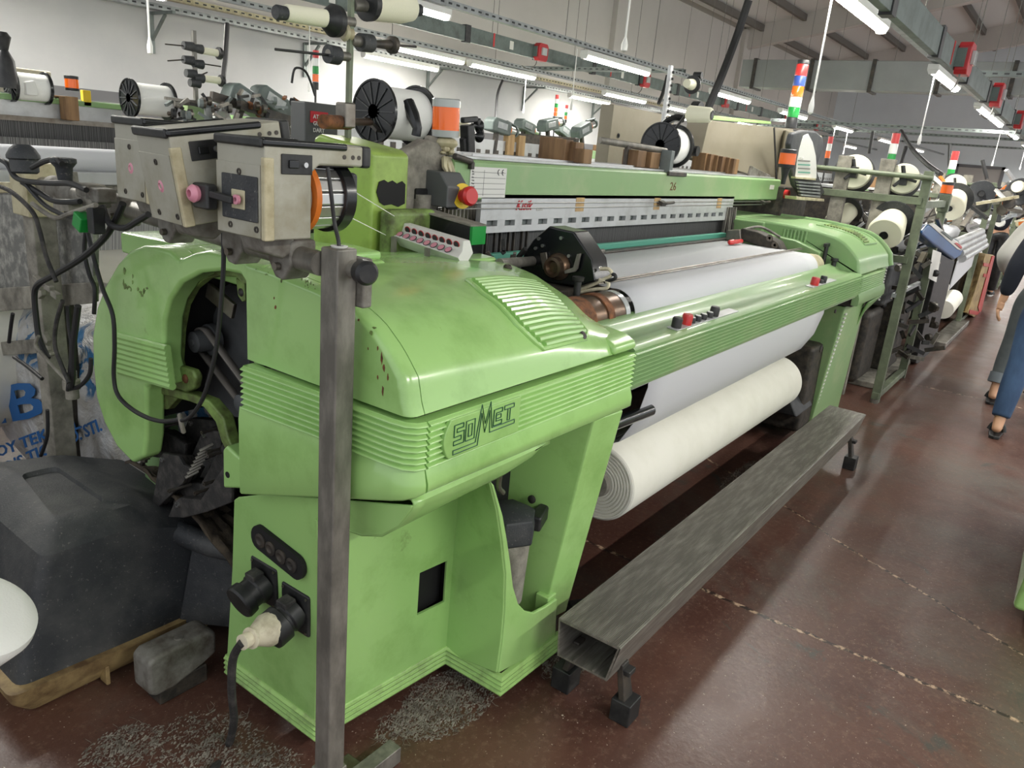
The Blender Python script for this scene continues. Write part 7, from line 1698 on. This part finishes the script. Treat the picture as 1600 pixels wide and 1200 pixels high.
bigcone(1382, 366, 5.95, .122, .20, (.85, .0, .42), 'Big cream cone leaning on the lower rail of the near rack', False)
bigcone(1302, 350, 6.3, .085, .2, (.7, -.3, .5), 'Smaller cream cone low on the near rack, left', False)
bigcone(1492, 290, 10.5, .13, .14, (1, .25, -.1), 'Cream cone on the bar of the second rack')
bigcone(1484, 325, 9.0, .14, .26, (.85, 0, .3), 'Cream cone leaning below the second rack bar', False)
for k, (a, b_, X) in enumerate(((1533, 303, 10.5), (1497, 304, 10.7), (1594, 300, 10.4))):
    q = P(a, b_, X=X); C_ = thing('empty_cone_holder', ['Black round cone holder right of centre on the second rack', 'Black round cone holder behind the cream cone on the second rack', 'Black round cone holder at the right edge of the view'][k], 'cone holder', q, 'black round cone holders')
    m = MB(); m.lathe([(0, .02), (.0, .14), (.02, .15), (.04, .15), (.04, 0)], q, (1, .2, 0), 30); m.build('plate', 'bin_black', C_)
    m = MB(); m.lathe([(-.06, .0), (-.06, .03), (0, .04)], q, (1, .2, 0), 16); m.build('hub', 'black', C_)
for k, (a, b_, X, lab) in enumerate(((1477, 300, 8.6, 'Orange lamp on the loom behind the first rack'), (1556, 302, 12, 'Orange lamp farther along behind the second rack'), (1326, 290, 7.6, 'Orange lamp low behind the near rack uprights'), (1578, 306, 13.5, 'Small orange lamp beside the person in the pale sweatshirt'))):
    q = P(a, b_ + 6, X=X); lamp(q, .055, .13, lab)
# rows of small busy machinery heads behind the racks: linkages of the next looms
HD = thing('loom_machinery', 'Cluttered dark linkages and rods of the loom behind the near rack', 'machinery', (7.4, 1.6, 1.2)); random.seed(31)
for k in range(130):
    px = random.uniform(1290, 1465); py = random.uniform(318, 395) + .1 * (px - 1300); X = random.uniform(7.0, 8.6); a = P(px, py, X=X); m = MB()
    d_ = Vector((random.uniform(-.12, .12), random.uniform(-.22, .22), random.uniform(-.16, .16)))
    if k % 4: m.bar(a, a + d_, random.uniform(.015, .06), random.uniform(.01, .03))
    else: m.lathe([(0, .03), (.03, .035), (.03, 0)], a, (1, -.3, 0), 14)
    m.build('linkage', random.choice(['dark_metal', 'black', 'steel_worn', 'steel', 'aluminium', 'black', 'dark_iron', 'cabinet_beige']), HD)
HD2 = thing('loom_machinery', 'Cluttered linkages, rods and reels behind the second rack', 'machinery', (10, 1.2, 1.4))
for k in range(110):
    px = random.uniform(1465, 1600); py = random.uniform(290, 350); X = random.uniform(9.5, 15); a = P(px, py, X=X); m = MB(); sc_ = X / 8
    d_ = Vector((random.uniform(-.12, .12), random.uniform(-.3, .3), random.uniform(-.18, .18))) * sc_
    if k % 4: m.bar(a, a + d_, random.uniform(.02, .05) * sc_, random.uniform(.015, .03) * sc_)
    else: m.lathe([(0, .06), (.04, .065), (.04, 0)], a, (1, -.3, 0), 14)
    m.build('linkage', random.choice(['dark_metal', 'black', 'steel_worn', 'steel', 'aluminium', 'yarn', 'feeder_cream', 'zinc', 'yarn_white', 'orange']), HD2)
# dark drive side of the second loom seen through the rack
DS = thing('drive_unit', 'Dark motor and gear block on the floor behind the rack uprights', 'machine', (6.9, 1.5, 0)); random.seed(17)
m = MB(); m.box(6.35, 6.9, 1.15, 1.9, .04, .62); m.build('block', 'dark_iron', DS, bevel=.05, seg=3)
m = MB(); m.box(6.5, 7.1, 1.10, 1.8, .66, .98); m.build('block', 'bin_black', DS, bevel=.03, seg=3)
m = MB(); m.cyl((6.3, 1.4, 1.05), (6.3, 2.0, 1.05), .12, seg=24); m.build('motor', 'dark_metal', DS)
for k in range(50):
    a = P(random.uniform(1372, 1462), random.uniform(400, 560), X=random.uniform(6.3, 7.2)); m = MB(); d_ = Vector((random.uniform(-.1, .1), random.uniform(-.14, .14), random.uniform(-.1, .1)))
    if k % 3: m.bar(a, a + d_, .018, .03)
    else: m.lathe([(0, .025), (.03, .03), (.03, 0)], a, (1, -.5, 0), 14)
    m.build('linkage', random.choice(['dark_metal', 'black', 'dark_iron', 'steel_worn']), DS)
m = MB(); m.box(6.5, 8.1, .98, 2.2, .0, .05); m.build('base_plate', 'dusty_grey', DS, bevel=.01)
# blue control box, black column, white sheet
KC = thing('control_post', 'Tall black post standing under the blue control box', 'post', (7.6, .95, 0))
m = MB(); m.slab([P(1470, 396, Y=.93), P(1492, 408, Y=.93), P(1452, 572, Y=.93), P(1431, 568, Y=.93)], (.0, .12, 0)); m.build('upright', 'black', KC, bevel=.01)
KB = thing('control_box', 'Slanted blue control box with pale rounded face next to the racks', 'control panel', P(1480, 380, Y=.9))
m = MB(); m.slab([P(a, b_, Y=.90) for a, b_ in ((1440, 361), (1451, 350), (1461, 350), (1506, 386), (1501, 400), (1492, 406), (1460, 383), (1441, 368))], (.16, .10, -.02)); m.build('housing', 'blue_panel', KB, bevel=.02, seg=3)
m = MB(); m.slab([P(a, b_, Y=.895) for a, b_ in ((1453, 352), (1461, 350), (1506, 386), (1503, 392), (1496, 390))], (.02, .02, .01)); fc = m.build('face', 'label_white', KB, bevel=.006)
m = MB(); m.slab([P(a, b_, Y=.892) for a, b_ in ((1470, 362), (1474, 361), (1489, 373), (1487, 376))], (0, -.004, 0)); m.build('screen', 'grey_plastic', fc)
m = MB(); m.slab([P(a, b_, Y=.892) for a, b_ in ((1491, 380), (1495, 379), (1503, 386), (1501, 389))], (0, -.004, 0)); m.build('keypad', 'red', fc)
m = MB(); m.slab([P(a, b_, Y=.90) for a, b_ in ((1458, 390), (1471, 395), (1463, 441), (1451, 435))], (.0, .003, 0)); tag(m.build('paper_sheet', 'yarn_white'), 'White paper sheet taped to the near rack', 'paper')
# white cloth and warning striped guard of the next loom
NC = thing('cloth_apron', 'White cloth running down the loom beyond the blue control box', 'cloth', (9, .9, .5))
m = MB(); m.slab([P(a, b_, Y=.95) for a, b_ in ((1497, 408), (1534, 392), (1530, 404), (1484, 452))], (.0, .01, 0)); m.build('sheet', 'cloth', NC)
m = MB()
for k in range(4): m.cyl(P(1491 + 4 * k, 380 + 8 * k, Y=.93), P(1533 + 2 * k, 362 + 7 * k, Y=.93), .042, seg=14)
m.build('cloth_fold', 'aluminium', NC)
m = MB(); m.cyl(P(1474, 484, Y=1.0), P(1489, 466, Y=1.0), .10, seg=28); tag(m.build('small_cloth_roll', 'cloth_roll'), 'Short white cloth roll low beside the black column', 'cloth roll')
GR = thing('striped_guard', 'Cream loom leg wrapped with red warning stripes', 'guard', (10.5, .9, 0))
ga, gb = P(1523, 498, Z=0.03), P(1548, 398, Y=.86)
m = MB(); m.slab([P(1540, 397, Y=.86), P(1554, 399, Y=.86), P(1530, 500, Y=.86), P(1512, 490, Y=.86), P(1528, 440, Y=.86)], (.15, .12, 0)); m.build('leg', 'beige_base', GR, bevel=.01)
for (a, b_, c1, d1, w_) in ((1537, 413, 1549, 415, 5), (1537, 430, 1545, 431, 5), (1515, 487, 1531, 490, 6)): m = MB(); m.slab([P(a, b_ - w_ / 2, Y=.855), P(c1, d1 - w_ / 2, Y=.855), P(c1 - 1, d1 + w_ / 2, Y=.855), P(a - 1, b_ + w_ / 2, Y=.855)], (0, -.004, 0)); m.build('red_stripe', 'red', GR)
m = MB(); m.slab([P(1550, 400, Y=.853), P(1554, 400, Y=.853), P(1531, 494, Y=.853), P(1528, 480, Y=.853)], (0, -.004, 0)); m.build('red_stripe', 'red', GR)
m = MB(); m.box(8.9, 10.8, .84, 1.0, .0, .06); m.build('foot_rail', 'steel_worn', GR, bevel=.01)
# ================================================================== people
def skinmesh(name, chain, mat, parent, sub=2, root=0):
    """chain: list of vertices (x, y, z, rx, ry) and edges"""
    vs, es = chain
    me = bpy.data.meshes.new(name); me.from_pydata([v[:3] for v in vs], es, []); me.materials.append(MATS[mat])
    o = bpy.data.objects.new(name, me); COL.objects.link(o)
    md = o.modifiers.new('skin', 'SKIN'); md.use_smooth_shade = True; md.branch_smoothing = .4
    for i, v in enumerate(vs):
        sv = me.skin_vertices[0].data[i]; sv.radius = (v[3], v[4] if len(v) > 4 else v[3]); sv.use_root = (i == root)
    q = o.modifiers.new('sub', 'SUBSURF'); q.levels = sub; q.render_levels = sub
    attach(o, parent); return o
def person(label, o, J, top, trousers, shoe, hair='black', cuff=None, sleeve_to=1.0, hem=.88):
    ox, oy = o
    R_ = thing('person', label, 'person', (ox, oy, 0))
    V = []; E_ = []
    def v(p, r_, r2=None, par=None):
        V.append((ox + p[0], oy + p[1], p[2], r_, r2 or r_)); 
        if par is not None: E_.append((par, len(V) - 1))
        return len(V) - 1
    pel = v((0, 0, .98), .13, .10); wst = v((.01, 0, 1.12), .125, .095, pel); ch = v((.0, 0, 1.32), .15, .10, wst); nb = v((-.01, 0, 1.45), .075, .065, ch)
    nk = v((.0, 0, 1.51), .052, .052, nb); hd = v((.02, 0, 1.60), .078, .085, nk); tp = v((.01, 0, 1.70), .07, .075, hd)
    for sd in ('L', 'R'):
        hip, kn, an = J['hip' + sd], J['kn' + sd], J['an' + sd]
        a = v(hip, .085, None, pel); b_ = v(kn, .058, None, a); mid = tuple((kn[i] * .6 + an[i] * .4) for i in range(3)); c_ = v(mid, .055, None, b_); d_ = v(an, .036, None, c_)
        e = v((an[0] + .08, an[1], .045), .034, .03, d_); v((an[0] + .19, an[1] - .005, .03), .036, .018, e)
        v((an[0] - .045, an[1], .045), .032, None, d_)
        sh, el, wr = J['sh' + sd], J['el' + sd], J['wr' + sd]
        a = v(sh, .062, None, ch); b_ = v(el, .044, None, a); c_ = v(wr, .028, None, b_)
        w_ = Vector(wr); dr = (w_ - Vector(el)).normalized(); pm = w_ + dr * .055
        p_ = v(tuple(pm), .030, .018, c_)
        sgn = 1 if sd == 'L' else -1
        for k in range(4):
            off = Vector((.024 - .016 * k, 0, 0)); L0 = (.068, .078, .072, .056)[k]
            q1 = pm + off * 1.0 + dr * .035; q2 = q1 + dr * L0 * .5 + Vector((0, -.010 * sgn, 0)); q3 = q2 + dr * L0 * .4 + Vector((0, -.022 * sgn, 0))
            i1 = v(tuple(q1), .0095, None, p_); i2 = v(tuple(q2), .0088, None, i1); v(tuple(q3), .0075, None, i2)
        t1 = w_ + dr * .03 + Vector((.032, -.008 * sgn, 0)); i1 = v(tuple(t1), .011, None, c_); i2 = v(tuple(t1 + dr * .035 + Vector((.014, 0, 0))), .010, None, i1); v(tuple(t1 + dr * .06 + Vector((.016, -.006 * sgn, 0))), .0085, None, i2)
    skinmesh('body', (V, E_), 'skin', R_)
    # face features look away down the aisle; hair covers the head
    m = MB(); m.sphere((ox + .0, oy, 1.665), .108, 18, 12, (1.0, .88, 1.08)); m.build('hair', hair, R_)
    m = MB(); m.lathe([(0, .012), (.02, .006), (.022, 0)], (ox + .10, oy, 1.62), (1, 0, -.2), 10); m.build('nose', 'skin', R_)
    for sy in (-1, 1):
        m = MB(); m.sphere((ox + .088, oy + .033 * sy, 1.645), .012, 10, 6); m.build('eye', 'white', R_)
        m = MB(); m.sphere((ox + .0, oy + .092 * sy, 1.62), .024, 10, 6, (1, .35, 1.3)); m.build('ear', 'skin', R_)
    m = MB(); m.bar((ox + .098, oy - .022, 1.585), (ox + .098, oy + .022, 1.585), .006, .008); m.build('mouth', 'print_red', R_, bevel=.002)
    # trousers
    V = []; E_ = []
    pel = v((0, 0, .97), .155, .125); w0 = v((0, 0, 1.05), .15, .115, pel)
    for sd in ('L', 'R'):
        hip, kn, an = [Vector(J[k + sd]) for k in ('hip', 'kn', 'an')]
        a = v(tuple(hip), .105, None, pel); th = v(tuple(hip.lerp(kn, .5)), .096, None, a); b_ = v(tuple(kn), .078, None, th); c_ = v(tuple(kn.lerp(an, .45)), .076, None, b_); d_ = v(tuple(kn.lerp(an, hem)), .062, None, c_); v(tuple(kn.lerp(an, hem + .03)), .060, None, d_)
    skinmesh('trousers', (V, E_), trousers, R_)
    if cuff:
        for sd in ('L', 'R'):
            kn, an = Vector(J['kn' + sd]), Vector(J['an' + sd]); a = kn.lerp(an, hem - .13); b_ = kn.lerp(an, hem + .05)
            a += Vector((ox, oy, 0)); b_ += Vector((ox, oy, 0)); m = MB(); m.lathe([(0, .066), (.0, .072), ((b_ - a).length, .070), ((b_ - a).length, .060)], a, b_ - a, 20); m.build('cuff', cuff, R_)
    # top
    V = []; E_ = []
    w0 = v((0, 0, 1.0), .155, .125); w1 = v((.0, 0, 1.14), .155, .125, w0); ch = v((0, 0, 1.33), .175, .125, w1); nb = v((-.01, 0, 1.455), .085, .075, ch)
    for sd in ('L', 'R'):
        sh, el, wr = [Vector(J[k + sd]) for k in ('sh', 'el', 'wr')]
        a = v(tuple(sh), .082, None, ch); u = v(tuple(sh.lerp(el, .5)), .070, None, a); b_ = v(tuple(el), .062, None, u); c_ = v(tuple(el.lerp(wr, .55)), .056, None, b_); v(tuple(el.lerp(wr, .92)), .042, None, c_)
    skinmesh('top', (V, E_), top, R_)
    for sd in ('L', 'R'):
        an = J['an' + sd]; x = ox + an[0]; y = oy + an[1]; m = MB()
        m.rings([[Vector((x + a * 1.0, y + b_, z)) for a, b_ in ((-.075, 0), (-.06, .032), (0, .036), (.10, .045), (.18, .036), (.205, 0), (.18, -.036), (.10, -.042), (0, -.034), (-.06, -.032))] for z in (.0, .022)], True)
        so = m.build('sandal' if shoe != 'white' else 'shoe', 'black' if shoe != 'white' else 'white', R_, bevel=.005)
        m = MB(); m.tube([(x + .09, y + .046, .02), (x + .10, y + .03, .06), (x + .10, y, .078), (x + .10, y - .03, .06), (x + .09, y - .044, .02)], .016, 8, 4); m.build('strap', 'black', so)
        if shoe == 'white': m = MB(); m.sphere((x + .06, y, .05), .05, 14, 8, (2.6, .95, .9)); m.build('shoe_upper', 'black', so)
    return R_
def JJ(**k): return k
person('Person in dark navy jacket and blue jeans walking away at the right edge', (6.24, .02),
       JJ(hipL=(0, .09, .93), knL=(-.10, .10, .52), anL=(-.27, .12, .10), hipR=(0, -.09, .93), knR=(.12, -.09, .52), anR=(.30, -.09, .09),
          shL=(-.01, .19, 1.40), elL=(-.10, .27, 1.14), wrL=(-.06, .30, .90), shR=(-.01, -.19, 1.40), elR=(.06, -.26, 1.13), wrR=(.2, -.24, .93)), 'navy_jacket', 'jeans', 'sandal')
person('Person in a pale sweatshirt and rolled-up grey trousers walking ahead at the right', (7.10, .10),
       JJ(hipL=(0, .09, .93), knL=(-.04, .12, .52), anL=(-.16, .15, .10), hipR=(0, -.09, .93), knR=(.12, -.09, .52), anR=(.28, -.09, .09),
          shL=(-.01, .20, 1.40), elL=(-.16, .33, 1.14), wrL=(.06, .30, 1.0), shR=(-.01, -.19, 1.40), elR=(.06, -.26, 1.13), wrR=(.2, -.24, .93)), 'sweatshirt', 'grey_trousers', 'sandal', cuff='trouser_cuff', hem=.80)
q_ = P(1520, 463, Z=0)
person('Person in black trousers and white-soled shoes farther down the aisle', (q_.x + .2, q_.y - .1),
       JJ(hipL=(0, .09, .93), knL=(-.04, .10, .52), anL=(-.14, .11, .10), hipR=(0, -.09, .93), knR=(.08, -.09, .52), anR=(.20, -.09, .09),
          shL=(-.01, .19, 1.40), elL=(-.04, .27, 1.12), wrL=(.04, .28, .88), shR=(-.01, -.19, 1.40), elR=(.06, -.26, 1.13), wrR=(.2, -.24, .93)), 'navy_jacket', 'black', 'white', hem=.95)
